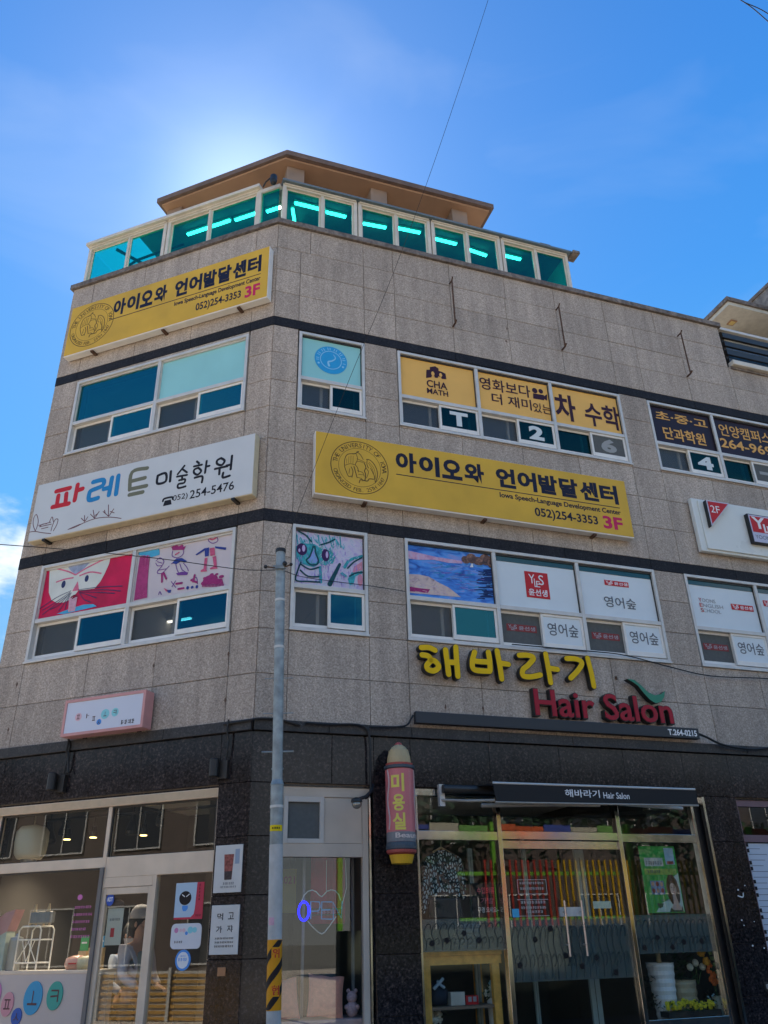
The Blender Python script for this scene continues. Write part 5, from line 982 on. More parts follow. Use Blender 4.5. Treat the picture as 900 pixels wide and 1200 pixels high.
# wall lamps under the ledge
for x, lb in ((-2.66, 'black cylinder wall lamp on dark granite below the pink sign'), (-.37, 'black cylinder wall lamp on dark granite near the building corner')):
    t = thing('wall_lamp', lb, 'lamp', 'L', x, 0, 3.2, 'cylinder wall lamps over the cafe'); w_ = FW('L', x-.05, -.11); zb = 3.32 if x < -1 else 3.29
    MB().lathe(*w_, [(.05, zb), (.055, zb+.005), (.055, zb+.19), (.045, zb+.20)], 18).build('lamp_body', BLACKM, t); MB().box(x-.03, x+.09, -.06, .0, zb-.02, zb+.18).build('wall_box', DARKM, t, 'L')
    MB().tube([f(x+.06, -.05, zb+.18), f(x+.08, -.06, zb+.28), f(x+.085, -.055, 3.70), f(x+.07, -.08, 3.80), f(x+.08, -.075, 3.93)], .012).build('cable', CABLE, t)

# ------------------------------------------------------------------ small window unit right of the corner
un = MB(); un.box(.33, 1.43, .04, .12, 3.08, 3.19).box(.33, .40, .04, .12, .12, 3.08).box(1.33, 1.40, .04, .12, .12, 3.08).box(.40, 1.33, .035, .12, 2.44, 2.58).box(.40, 1.33, .04, .12, .12, .82)
UN = un.build('side_shopfront', mat('dull_ivory_metal', (.52, .43, .34), .45, 0, .1, 4), B, 'R', bevel=.004)
MB().box(.40, .45, .03, .10, 2.58, 3.08).box(.82, .87, .03, .10, 2.58, 3.08).box(.45, .82, .03, .10, 3.02, 3.08).box(.45, .82, .03, .10, 2.58, 2.63).build('vent_window', mat('ivory_vent_frame', (.52, .47, .41), .45, 0, .06, 4), UN, 'R', bevel=.003); box('pane', SCREEN2, UN, 'R', .45, .82, .06, .068, 2.63, 3.02)
MB().box(.875, 1.325, .05, .09, 2.585, 3.075).build('infill_panel', MATS['dull_ivory_metal'], UN, 'R'); box('display_pane', CLEAR, UN, 'R', .40, 1.33, .085, .092, .82, 2.44)
MB().box(1.405, 1.425, .02, .12, .12, 3.08).build('jamb_trim', STEEL, UN, 'R')
t = thing('dome_lamp', 'small glass dome lamp on a curved black arm above the side window', 'lamp', 'R', 1.2, 0, 2.9); g_ = lambda x, y, z: FW('R', x, y)+(z,)
MB().tube([g_(1.44, -.03, 3.22), g_(1.40, -.12, 3.14), g_(1.30, -.2, 3.06), g_(1.18, -.25, 3.02)], .02).build('arm', CABLE, t); w_ = FW('R', 1.17, -.26)
MB().lathe(*w_, [(.02, 3.04), (.06, 3.02), (.066, 2.99)], 16).build('collar', BLACKM, t); MB().ball((*w_, 2.965), .055, .055, .05, 16, 10).build('glass_dome', mat('clouded_glass_dome', (.30, .29, .26), .1, .5, 0), t, smooth=True)
# OPEN neon sign in a heart
t = thing('neon_sign', 'neon OPEN sign in a heart outline behind the side window, its O glowing blue', 'sign', 'R', .85, .2, 1.7)
def at4(x, y, o=-.15): return P('R', 340+x/10, 1010+y/10, o)
NB_ = mat('glowing_blue_neon', (0, 0, 1), .4, 0, 0, emit=(.0, .0, 1), es=2.5); ND = mat('dim_blue_neon', (.03, .14, .30), .3, 0, 0, emit=(.02, .12, .30), es=.25); NW = mat('unlit_white_neon', (.62, .60, .52), .3, 0, 0)
def n3(pts, close=False):
    q = [at4(*p) for p in pts]; return [g_(a, .15, b) for a, b in q]
c_ = at4(160, 577); MB().tube([g_(c_[0]+.058*math.cos(a_), .148, c_[1]+.092*math.sin(a_)) for a_ in [2*math.pi*i/20 for i in range(21)]], .011).build('glowing_letter', NB_, t)
for st in ([(242, 670), (242, 465), (345, 470), (352, 520), (335, 575), (245, 580)], [(490, 470), (372, 468), (368, 668), (495, 672)], [(370, 565), (470, 562)], [(508, 672), (500, 470), (600, 660), (610, 462)]): MB().tube(n3(st), .006).build('letter_tube', ND, t)
MB().tube(n3([(135, 460), (160, 395), (210, 345), (260, 330), (305, 350), (345, 395), (370, 408), (395, 385), (430, 345), (480, 328), (530, 340), (570, 385), (590, 450)]), .006).build('heart_tube', NW, t); MB().tube(n3([(205, 695), (260, 760), (330, 825), (370, 845), (405, 825), (470, 740), (540, 640)]), .006).build('heart_tube', NW, t)
a = at4(230, 480); b = at4(615, 660); MB().box(a[0], b[0], .165, .175, a[1]-.07, a[1]-.055).box(a[0], b[0], .165, .175, b[1]+.03, b[1]+.045).build('backing_bar', BLACKM, t, 'R'); MB().tube([g_(at4(430, 0)[0], .16, 2.42), g_(at4(430, 0)[0], .16, at4(0, 340)[1])], .003).tube([g_(at4(650, 0)[0], .16, 2.42), g_(at4(665, 0)[0], .16, at4(0, 300)[1]), g_(at4(600, 0)[0], .16, at4(0, 560)[1])], .003).build('hanging_wire', NW, t)
t = thing('red_banner', 'red cloth banner hanging behind the neon heart in the side window', 'banner', 'R', 1.1, .5, 1.75)
mb = MB(); xs_ = [.86+i*.045 for i in range(10)]
for i in range(9): mb.add([(xs_[i], .55+.02*math.sin(i*1.3), 1.78), (xs_[i+1], .55+.02*math.sin((i+1)*1.3), 1.78), (xs_[i+1], .55+.02*math.sin((i+1)*1.3), 2.75), (xs_[i], .55+.02*math.sin(i*1.3), 2.75), (xs_[i], .56+.02*math.sin(i*1.3), 1.78), (xs_[i+1], .56+.02*math.sin((i+1)*1.3), 1.78), (xs_[i+1], .56+.02*math.sin((i+1)*1.3), 2.75), (xs_[i], .56+.02*math.sin(i*1.3), 2.75)], [(0, 1, 2, 3), (4, 7, 6, 5), (0, 4, 5, 1), (3, 2, 6, 7)])
mb.build('cloth', mat('dark_red_cloth', (.40, .03, .06), .9, 0, .2, 6), t, 'R'); mb = MB(); scrawl(mb, .93, 1.2, 1.86, 1.93, .52, 7); mb.build('lettering', mat('pink_print', (.6, .2, .3), .6, 0, 0), t, 'R')
t = thing('yellow_wall_print', 'dim ochre board with reddish 2021 lettering inside the side window', 'board', 'R', .55, .6, 1.9); MB().box(.30, .70, .60, .62, 1.9, 2.36).build('board', mat('dim_ochre_board', (.26, .22, .03), .7), t, 'R'); mb = MB(); put_text(mb, '2021', .50, .68, 2.2, 2.28, .598, .001, .02); mb.build('lettering', MATS['muted_red_print'], t, 'R')
for x in (.74, 1.32): MB().box(x, x+.03, .45, .48, .85, 2.9).build('inner_post', MATS['grey_plastic'], UN, 'R')
SEATW = mat('pale_pink_board', (.55, .36, .34), .6)
t = thing('display_bench', 'pale pink bench board inside the side window carrying cushions', 'bench', 'R', .9, .3, .8); MB().box(.36, 1.45, .13, .70, .80, .875).build('bench_top', SEATW, t, 'R', bevel=.01); MB().box(.40, 1.40, .15, .66, .12, .80).build('bench_base', ROOM, t, 'R')
def cushion(x, w, h, rz, lb, y=.30, m='pale_peach_fabric'):
    t = thing('cushion', lb, 'cushion', 'R', x, y, .88, 'pale cushions in the side window')
    mb = MB(); n = 8; vs = []; fs = []
    for sgn in (-1, 1):
        for i in range(n+1):
            for j in range(n+1):
                u, v = i/n*2-1, j/n*2-1; th = .075*((1-u*u)*(1-v*v))**.45; pin = 1-.07*(1-abs(u)**2)*(abs(v)**3) ; pin2 = 1-.07*(1-abs(v)**2)*(abs(u)**3)
                lx, lz = u*w/2*pin2*1.0, v*h/2*pin
                lx, lz = lx*math.cos(rz)-lz*math.sin(rz), lx*math.sin(rz)+lz*math.cos(rz)
                vs.append((x+lx, y+sgn*th+lz*.25, .88+h/2+lz+.005*math.sin(7*u+3*v)))
    for s_ in (0, 1):
        o_ = s_*(n+1)**2
        for i in range(n):
            for j in range(n):
                q = (o_+i*(n+1)+j, o_+(i+1)*(n+1)+j, o_+(i+1)*(n+1)+j+1, o_+i*(n+1)+j+1); fs.append(q if s_ == 0 else q[::-1])
    e_ = [(i, 0) for i in range(n)]+[(n, j) for j in range(n)]+[(i, n) for i in range(n, 0, -1)]+[(0, j) for j in range(n, 0, -1)]
    for k in range(len(e_)):
        a_, b_ = e_[k], e_[(k+1) % len(e_)]; A, B_ = a_[0]*(n+1)+a_[1], b_[0]*(n+1)+b_[1]; o_ = (n+1)**2; fs.append((A, A+o_, B_+o_, B_))
    mb.add(vs, fs); return mb.build('cover', mat(m, (.86, .33, .22), .9, 0, .1, 30, .3), t, 'R', smooth=True)
cushion(.50, .36, .38, R(4), 'pale peach cushion leaning at the left of the side window'); cushion(.98, .40, .40, R(-6), 'pale peach cushion leaning in the middle of the side window')
t = thing('plush_toy', 'small pale pink plush toy sitting right of the cushions', 'toy', 'R', 1.28, .3, .88); mb = MB(); w_ = FW('R', 1.28, .32); mb.ball((*w_, .95), .07, .07, .08).ball((*w_, 1.06), .06).ball((w_[0]-.04, w_[1], 1.12), .022).ball((w_[0]+.04, w_[1], 1.12), .022).ball((w_[0]-.06, w_[1]-.03, .97), .025).ball((w_[0]+.06, w_[1]-.03, .97), .025); mb.build('plush_body', mat('pale_pink_plush', (.56, .38, .40), .95, 0, .2, 40), t, smooth=True)

# ------------------------------------------------------------------ salon shopfront
s = MB(); ya, yb = .04, .12
s.box(1.985, 6.13, ya, yb, 3.13, 3.21).box(1.985, 2.02, ya, yb, .12, 3.13).box(3.045, 3.10, ya-.01, yb, .12, 3.13).box(4.735, 4.79, ya-.01, yb, .12, 3.13).box(5.93, 5.97, ya-.005, yb, .12, 3.13)
s.box(2.02, 3.045, ya, yb, 2.635, 2.735).box(4.79, 5.93, ya, yb, 2.635, 2.735).box(3.10, 4.735, ya, yb, 2.65, 2.745).box(3.10, 4.735, ya+.02, yb, 2.545, 2.64)
s.box(2.02, 3.045, ya, yb, .12, .70).box(4.79, 5.93, ya, yb, .12, .70)
SF = s.build('salon_shopfront', STEEL, B, 'R', bevel=.003)
for a, b, c, d in ((2.02, 3.045, 2.735, 3.13), (3.10, 4.735, 2.745, 3.13), (4.79, 5.93, 2.735, 3.13), (2.02, 3.045, .70, 2.635), (4.79, 5.93, .70, 2.635)): box('pane', CLEAR, SF, 'R', a, b, .08, .088, c, d)
MB().box(5.975, 6.125, .10, .14, .12, 3.12).build('side_infill', BLACKM, SF, 'R'); MB().box(6.10, 6.135, -.012, .05, .12, 3.21).build('corner_trim', STEEL, SF, 'R')
for a, b in ((3.105, 3.925), (3.93, 4.73)):
    gdo = box('glass_door', CLEAR, B, 'R', a, b, .075, .087, .16, 2.54)
    hx_ = 3.84 if a < 3.5 else 4.07
    MB().tube([g_(hx_, .01, 1.38), g_(hx_, .01, 1.97)], .013, 10).tube([g_(hx_, .074, 1.50), g_(hx_, .01, 1.50)], .009).tube([g_(hx_, .074, 1.85), g_(hx_, .01, 1.85)], .009).build('handle', mat('brushed_pinkish_steel', (.62, .52, .48), .3, .8), gdo)
    MB().box(a+.01, b-.01, .07, .092, .16, .26).build('bottom_rail', STEEL, gdo, 'R')
MB().box(3.80, 4.12, .06, .10, 1.80, 1.90).build('lock_plate', ALU, SF, 'R'); flat_sign('door_notice', 'small pale yellow notice strip on the right salon door', 'notice', 'R', 4.27, 4.52, 1.88, 1.96, mat('pale_yellow_paper', (.48, .52, .36), .6, 0, 0), .075, .003)
flat_sign('blue_sticker', 'small square sky blue sticker at the left edge of the salon doors', 'sticker', 'R', 3.17, 3.26, 1.80, 1.89, MATS['sky_blue_print'], .075, .003)
# frosted film with dark floral scrolls
FROST = glass('grey_frosted_film', (.20, .25, .25), .8, .3); FROST2 = mat('grey_green_frosted_film', (.155, .175, .158), .45, 0, .12, 5); FR2 = FROST2.node_tree.nodes['Principled BSDF']; FR2.inputs['Alpha'].default_value = .60; SCR = mat('dark_scroll_print', (.02, .028, .03), .5, 0, 0)
random.seed(5)
for a, b, c, d in ((2.02, 3.045, 1.47, 1.795), (3.10, 4.735, 1.14, 1.79), (4.79, 5.93, 1.38, 1.80)):
    fm = MB().box(a, b, .0882 if not (3.05 < a < 4) else .0882, .091, c, d).build('frosted_film', FROST2, SF, 'R')
    mb = MB(); x = a+.05; k = 0
    while x < b-.05:
        hgt = d-c; mb.ribbon([(x, c+.02), (x+.01, c+hgt*.3), (x-.02, c+hgt*.6), (x+.03, c+hgt*.85), (x+.07, c+hgt*.8), (x+.06, c+hgt*.68)], .006, .0868-k*1e-5, .088, True)
        mb.ribbon([(x, c+hgt*.3), (x+.05, c+hgt*.42), (x+.07, c+hgt*.3), (x+.04, c+hgt*.22)], .005, .0866, .088, True); x += random.uniform(.07, .11); k += 1
    mb.v = [(v[0], v[1]-.0155, v[2]) for v in mb.v] if 3.05 < a < 4 else [(v[0], v[1]-.0085, v[2]) for v in mb.v]
    sc1 = mb.build('scroll_print', SCR, SF, 'R', kind='stuff')
    for q in range(int((b-a)/.21)):
        fx, fz = a+.1+q*.21+random.uniform(-.03, .03), random.uniform(c+.06, d-.06); mb = MB()
        for p_ in range(5): an = 2*math.pi*p_/5+q; mb.ell(fx+.019*math.cos(an), fz+.019*math.sin(an), .014, .014, (.0695 if 3.05 < a < 4 else .0775)-p_*1e-5, .079 if not 3.05 < a < 4 else .0745, 8)
        mb.build('flower_print', BLACKP, SF, 'R')
# awning
AWN = mat('black_awning_canvas', (.018, .017, .017), .85, 0, .2, 12, .2)
t = thing('salon_awning', 'folded black canvas awning with white Korean and English salon lettering over the doors', 'awning', 'R', 4.2, 0, 3.0)
MB().prism([(2.77, 3.20), (5.62, 3.205), (5.63, 3.03), (2.80, 3.0)], -.505, -.49).build('valance', AWN, t, 'R'); MB().add([(2.77, -.50, 3.205), (5.62, -.50, 3.21), (5.66, -.02, 3.26), (2.74, -.02, 3.26), (2.77, -.49, 3.19), (5.62, -.49, 3.195), (5.66, -.02, 3.24), (2.74, -.02, 3.24)], [(0, 1, 2, 3), (7, 6, 5, 4), (0, 3, 7, 4), (1, 5, 6, 2), (0, 4, 5, 1), (3, 2, 6, 7)]).build('canvas_top', AWN, t, 'R')
MB().lathe(0, 0, [(.001, 0)]+[(.09, 0), (.09, .01)], 4)
MB().tube([g_(2.30, -.10, 3.19), g_(5.75, -.10, 3.19)], .05, 14).build('roller', DARKM, t); MB().tube([g_(2.77, -.50, 3.21), g_(5.62, -.50, 3.215)], .014).build('front_bar', ALU, t); MB().tube([g_(2.79, -.495, 2.995), g_(5.63, -.495, 3.02)], .013).build('hem_bar', mat('beige_awning_rail', (.36, .33, .28), .5), t)
ARM = MATS['beige_awning_rail']; MB().box(2.27, 2.34, -.06, 0, 3.0, 3.25).build('arm_bracket', ALU, t, 'R'); MB().tube([g_(2.30, -.05, 3.07), g_(2.52, -.30, 3.03), g_(2.80, -.46, 3.02)], .016).build('arm', ARM, t)
MB().tube([g_(5.72, -.05, 3.05), g_(5.0, -.30, 3.03), g_(4.5, -.46, 3.02)], .022).build('arm', ALU, t); MB().tube([g_(2.72, -.25, 2.99), g_(3.6, -.40, 3.0), g_(4.2, -.47, 3.0)], .024).build('arm', ARM, t)
mb = MB(); put_text(mb, '해바라기', 3.72, 4.20, 3.075, 3.165, -.507, .001, .012); put_text(mb, 'Hair Salon', 4.25, 4.62, 3.07, 3.145, -.507, .001, .01); mb.build('lettering', WHITEP, t, 'R')
# pencil shaped hair salon sign
t = thing('pencil_sign', 'pencil shaped pink lit column sign with yellow syllables on the dark granite', 'sign', 'R', 1.7, -.25, 2.4)
w_ = FW('R', 1.70, -.24); pr = .165
MB().lathe(*w_, [(pr-.01, 2.57), (pr, 2.575), (pr, 3.36), (pr-.01, 3.365)], 28).build('light_tube', mat('faded_rose_acrylic', (.60, .16, .17), .35, 0, .1, 4), t, smooth=False)
MB().lathe(*w_, [(pr+.012, 3.366), (pr+.015, 3.375), (pr+.015, 3.40), (pr, 3.405)], 28).build('top_band', mat('dark_slate_band', (.05, .07, .09), .5), t); MB().lathe(*w_, [(pr-.01, 3.406), (pr-.005, 3.43)], 28).build('red_band', mat('faded_red', (.40, .07, .06), .5), t)
MB().lathe(*w_, [(.142, 3.431), (.135, 3.50), (.115, 3.58), (.085, 3.62), (.05, 3.645)], 20).build('wood_tip', mat('faded_pencil_wood', (.50, .38, .20), .7, 0, .12, 10), t); MB().lathe(*w_, [(.05, 3.646), (.035, 3.67), (.01, 3.685)], 14).build('lead_tip', MATS['faded_red'], t)
MB().lathe(*w_, [(pr+.003, 2.49), (pr+.01, 2.50), (pr+.01, 2.53), (pr+.003, 2.569)], 28).build('slate_band', MATS['dark_slate_band'], t); MB().lathe(*w_, [(.13, 2.44), (pr, 2.46), (pr+.005, 2.489)], 28).build('lower_red_band', MATS['faded_red'], t); MB().lathe(*w_, [(.09, 2.345), (.115, 2.35), (.14, 2.439)], 24).build('yellow_cap', mat('yellow_plastic', (.70, .40, .02), .4), t)
MB().box(1.66, 1.74, -.08, .0, 2.6, 2.68).box(1.66, 1.74, -.08, .0, 3.2, 3.28).build('bracket', BLACKM, t, 'R')
def wrap(body, a0, a1, z0, z1, m, off=.03, r=pr+.002, nm_='lettering'):
    vs, fs, a, b, c, d = glyph(body, off, .02); base = -math.pi/2+AR
    # subdivide not needed: the words are narrow
    me_ = bpy.data.meshes.new('wrap'); me_.from_pydata(vs, [], fs); bm = bmesh.new(); bm.from_mesh(me_)
    for k in range(1, 10): bmesh.ops.bisect_plane(bm, geom=bm.verts[:]+bm.edges[:]+bm.faces[:], plane_co=(a+(b-a)*k/10, 0, 0), plane_no=(1, 0, 0))
    bm.to_mesh(me_); bm.free(); vs = [tuple(v.co) for v in me_.vertices]; fs = [tuple(p.vertices) for p in me_.polygons]; bpy.data.meshes.remove(me_)
    V_ = []
    for v in vs:
        an = base+a0+(a1-a0)*(v[0]-a)/(b-a); q = r+(.0015 if v[2] > 0 else 0); V_.append((w_[0]+q*math.cos(an), w_[1]+q*math.sin(an), z0+(z1-z0)*(v[1]-c)/(d-c)))
    return MB().add(V_, fs).build(nm_, m, t)
MB().lathe(*w_, [(pr+.0008, 2.571), (pr+.0012, 2.572), (pr+.0012, 2.672), (pr+.0008, 2.673)], 28, False).build('grey_band', mat('grey_print_band', (.20, .20, .21), .5), t)
YL = mat('lemon_print', (.72, .62, .12), .5, 0, 0)
wrap('미', R(-55), R(-2), 3.10, 3.30, YL); wrap('용', R(-50), R(-2), 2.89, 3.07, YL); wrap('실', R(-52), R(0), 2.69, 2.87, YL); wrap('Beauty', R(-42), R(70), 2.59, 2.66, mat('pale_pink_letters', (.66, .55, .5), .5, 0, 0), .02, pr+.0035)
for an in (R(-72), R(62)):
    mb = MB(); base = -math.pi/2+AR+an
    for zz_ in range(10): mb.tube([(w_[0]+(pr+.001)*math.cos(base+.1*math.sin(zz_)), w_[1]+(pr+.001)*math.sin(base+.1*math.sin(zz_)), 2.70+zz_*.065), (w_[0]+(pr+.001)*math.cos(base+.1*math.sin(zz_+1)), w_[1]+(pr+.001)*math.sin(base+.1*math.sin(zz_+1)), 2.765+zz_*.065)], .010, 5)
    mb.build('printed_curl', mat('faded_cream_print', (.55, .42, .40), .5, 0, 0), t)

# salon window contents
def rprop(name, label, cat, x, y, z, group=None): return thing(name, label, cat, 'R', x, y, z, group)
def leafprint():
    m = bpy.data.materials.new('black_white_leaf_fabric'); MATS[m.name] = m; t_, n, l, b = nodes(m); g = n('ShaderNodeNewGeometry'); v = n('ShaderNodeTexVoronoi'); v.feature = 'DISTANCE_TO_EDGE'; v.inputs['Scale'].default_value = 34
    mp_ = n('ShaderNodeMapping'); mp_.inputs['Scale'].default_value = (1, 1, .55); mp_.inputs['Rotation'].default_value = (.0, .5, 0); l(g.outputs['Position'], mp_.inputs[0]); l(mp_.outputs[0], v.inputs[0]); r = n('ShaderNodeValToRGB'); r.color_ramp.interpolation = 'CONSTANT'; r.color_ramp.elements[0].color = (.015, .02, .025, 1); r.color_ramp.elements[1].position = .17; r.color_ramp.elements[1].color = (.46, .55, .55, 1); l(v.outputs['Distance'], r.inputs[0]); l(r.outputs[0], b.inputs['Base Color']); b.inputs['Roughness'].default_value = .85; return m
t = rprop('hanging_blouse', 'black and white patterned blouse on a wooden hanger in the left salon window', 'blouse', 2.45, .45, 1.8)
def garment(pts, y0_, y1_, m, nm_):
    o = MB().prism(pts, y0_, y1_).build(nm_, m, t, 'R', bevel=.02); return o
garment([(2.30, 2.50), (2.40, 2.555), (2.50, 2.555), (2.62, 2.50), (2.66, 2.30), (2.66, 2.03), (2.25, 2.04), (2.26, 2.3)], .36, .46, leafprint(), 'bodice')
garment([(2.30, 2.50), (2.26, 2.30), (2.24, 1.98), (2.19, 1.86), (2.145, 1.86), (2.16, 2.1), (2.19, 2.40), (2.24, 2.48)], .34, .42, MATS['black_white_leaf_fabric'], 'sleeve'); garment([(2.62, 2.50), (2.66, 2.30), (2.68, 2.0), (2.73, 2.02), (2.72, 2.3), (2.69, 2.46)], .34, .42, MATS['black_white_leaf_fabric'], 'sleeve')
garment([(2.25, 2.035), (2.66, 2.025), (2.69, 1.80), (2.235, 1.81)], .37, .45, BLACKM, 'black_skirt'); MB().tube([g_(2.34, .41, 2.53), g_(2.45, .41, 2.585), g_(2.56, .41, 2.53)], .014).tube([g_(2.45, .41, 2.585), g_(2.45, .41, 2.64), g_(2.47, .41, 2.67)], .004).build('hanger', PALEW, t)
t = rprop('chalk_board', 'black board with red and white hand lettering in the left salon window', 'board', 2.98, .3, 1.8); MB().box(2.76, 3.20, .28, .30, 1.81, 2.18).build('board', BLACKP, t, 'R')
mb = MB(); put_text(mb, '수입의류', 2.83, 3.06, 2.06, 2.135, .278, .001, .01); mb.build('lettering', mat('bright_red_chalk', (.75, .10, .14), .6, 0, 0), t, 'R'); mb = MB(); put_text(mb, '가발', 2.87, 3.04, 1.955, 2.02, .278, .001, .0); mb.build('lettering', mat('pink_chalk', (.50, .16, .22), .6, 0, 0), t, 'R'); mb = MB(); put_text(mb, '구경 오세요~', 2.83, 3.10, 1.86, 1.92, .278, .001, .005); mb.build('lettering', WHITEP, t, 'R')
t = rprop('wooden_table', 'varnished pine table just inside the left salon window', 'table', 2.6, .5, .12)
MB().box(2.06, 3.04, .17, .75, 1.425, 1.475).build('table_top', WOOD, t, 'R', bevel=.004); MB().box(2.06, 3.04, .20, .24, 1.335, 1.424).build('apron', WOOD, t, 'R')
for x, y_ in ((2.07, .2), (2.92, .2), (2.07, .68), (2.92, .68)): MB().box(x, x+.09, y_, y_+.07, .12, 1.334).build('leg', WOOD, t, 'R', bevel=.003)
MB().box(2.14, 2.94, .22, .72, .90, .93).build('shelf', mat('brown_shelf_board', (.22, .14, .09), .7), t, 'R')
for k in range(5): 
    t = rprop('folded_towels', ('lowest', 'second', 'third', 'fourth', 'topmost')[k]+' folded pale towel of the stack on the pine table', 'towel', 2.73, .4, 1.48+k*.055, 'towel stack on the pine table'); MB().box(2.60+random.uniform(-.01, .01), 2.86+random.uniform(-.01, .01), .30, .55, 1.478+k*.055, 1.528+k*.055).build('towel', mat('pale_blue_towel' if k % 2 else 'off_white_towel', (.60, .70, .76) if k % 2 else (.80, .80, .76), .95, 0, .15, 40, .4), t, 'R', bevel=.018)
t = rprop('white_gift_box', 'small white box on the shelf under the pine table', 'box', 2.52, .4, .93); MB().box(2.44, 2.61, .32, .45, .932, 1.06).build('carton', mat('ivory_card', (.52, .50, .44), .6), t, 'R')
t = rprop('red_gift_box', 'small red box with two grey windows beside the white box', 'box', 2.7, .4, .93); MB().box(2.625, 2.775, .32, .45, .932, 1.02).build('carton', REDP, t, 'R'); MB().box(2.65, 2.69, .315, .3195, .96, 1.01).build('box_window', GREYP, t, 'R'); MB().box(2.71, 2.75, .315, .3195, .96, 1.01).build('box_window', GREYP, t, 'R')
t = rprop('dark_bag', 'dark navy bag with a pale bow on the shelf under the pine table', 'bag', 2.32, .45, .93); MB().lathe(*FW('R', 2.32, .45), [(.08, .932), (.12, .95), (.13, 1.06), (.08, 1.15), (.03, 1.18)], 14).build('bag_body', mat('navy_cloth', (.012, .02, .04), .8), t, smooth=True); MB().tube([g_(2.24, .33, 1.10), g_(2.31, .32, 1.16), g_(2.36, .33, 1.20)], .018).tube([g_(2.28, .32, 1.18), g_(2.33, .32, 1.13), g_(2.37, .33, 1.11)], .016).build('bow', mat('pale_blue_ribbon', (.35, .45, .52), .6), t)
def pot(name, label, x, y, z0_, r0, r1, h, m, rings=0, cat='pot'):
    t = rprop(name, label, cat, x, y, z0_); pf = [(r0*.9, z0_), (r0, z0_+.01)]
    for k in range(rings*2): q = (k+.5)/(rings*2); pf.append((r0+(r1-r0)*q+(.005 if k % 2 else -.004), z0_+.01+(h-.03)*q))
    pf += [(r1, z0_+h-.02), (r1+.006, z0_+h), (r1-.015, z0_+h), (r1-.02, z0_+h-.03)]; MB().lathe(*FW('R', x, y), pf, 24, False).build('pot_body', m, t); MB().lathe(*FW('R', x, y), [(.01, z0_+h-.04), (r1-.012, z0_+h-.035)], 16).build('soil', mat('dark_soil', (.03, .02, .015), 1), t); return t
WPOT = mat('white_ribbed_pot', (.80, .80, .78), .5, 0, .05, 6)
def flowers(t, x, y, z, n, spr, hh, r, m, stem=None, nm_='flower'):
    for i in range(n):
        a_, q = random.uniform(0, 6.28), random.uniform(0, 1)**.6*spr; fx, fy, fz = x+q*math.cos(a_), y+q*.5*math.sin(a_), z+random.uniform(hh[0], hh[1])
        c_ = FW('R', fx, fy); mb = MB().ball((*c_, fz), r, r, r*.6, 8, 5, .25)
        for k in range(6): an = k*1.047+i; mb.ball((c_[0]+r*.8*math.cos(an), c_[1]+r*.8*math.sin(an)*.6, fz+r*.6*math.sin(an)), r*.42, None, None, 5, 4)
        mb.build(nm_, m, t)
        if stem: MB().tube([FW('R', x+(fx-x)*.2, y)+(z,), FW('R', x+(fx-x)*.7, y)+((z+fz)/2,), (*c_, fz)], .004, 5).build('stem', stem, t)
def leaves(t, x, y, z, n, sx, sz, m, ln=.09):
    mb = MB()
    for i in range(n):
        a_ = random.uniform(0, 6.28); c_ = Vector(FW('R', x+random.gauss(0, sx*.5), y+random.gauss(0, sx*.3))+(z+random.random()*sz,)); d = Vector((math.cos(a_), math.sin(a_), random.uniform(-.3, .8)))*ln; s_ = d.cross(Vector((0, 0, 1))).normalized()*ln*.22
        mb.add([c_, c_+d*.5+s_, c_+d, c_+d*.5-s_], [(0, 1, 2, 3)])
    mb.build('foliage', m, t, kind='stuff')
LEAF = mat('dark_green_leaf', (.03, .075, .03), .6, 0, .4, 20); STEM = mat('green_stem', (.07, .14, .04), .6)
t = pot('vase_with_roses', 'white vase of cream and blue flowers under the pine table', 3.02, .42, .62, .07, .085, .36, WPOT, 0, 'vase'); flowers(t, 2.98, .40, .98, 6, .09, (.02, .12), .04, mat('cream_petals', (.60, .60, .50), .7, 0, .2, 50)); flowers(t, 3.0, .40, 1.02, 3, .06, (.08, .14), .035, mat('pale_blue_petals', (.25, .45, .55), .7, 0, .2, 50)); leaves(t, 3.0, .42, .95, 30, .12, .12, LEAF)
t = rprop('white_bouquet', 'loose bunch of white flowers low at the left of the salon window', 'bouquet', 2.2, .35, .75); flowers(t, 2.22, .35, .80, 6, .10, (-.02, .08), .045, MATS['cream_petals']); leaves(t, 2.2, .36, .70, 24, .12, .12, LEAF)
t = pot('tall_white_planter', 'tall white ribbed planter inside the right salon window', 5.33, .42, .55, .115, .165, .72, WPOT, 8); MB().tube([g_(5.33, .42, 1.2), g_(5.32, .42, 1.6), g_(5.30, .42, 2.2)], .03).build('trunk', PALEW, t); leaves(t, 5.1, .40, .75, 160, .18, .4, mat('near_black_leaf', (.012, .02, .012), .6), .06)
t = pot('beige_planter', 'shorter beige ribbed planter beside the tall white planter', 5.65, .45, .60, .135, .155, .47, mat('beige_ribbed_pot', (.40, .34, .22), .6, 0, .1, 6), 5); leaves(t, 5.65, .45, 1.05, 120, .25, .35, LEAF, .10)
for (x, z) in ((5.74, 1.21), (5.82, 1.26), (5.91, 1.21)):
    tt = None
t = rprop('white_pompom_spray', 'three white pompom flowers in front of dark leaves in the right salon window', 'flowers', 5.82, .35, 1.1)
for (x, z) in ((5.73, 1.21), (5.82, 1.255), (5.92, 1.21)): MB().ball((*FW('R', x, .36), z), .042, None, None, 12, 8, .08).build('flower', MATS['cream_petals'], t); MB().tube([g_(x, .37, z), g_(5.84, .40, 1.02)], .005, 5).build('stem', STEM, t)
t = pot('tall_vase', 'cream cylindrical vase of orange flowers at the right of the salon window', 6.02, .30, .62, .065, .07, .27, mat('cream_ceramic', (.50, .48, .36), .4), 0, 'vase')
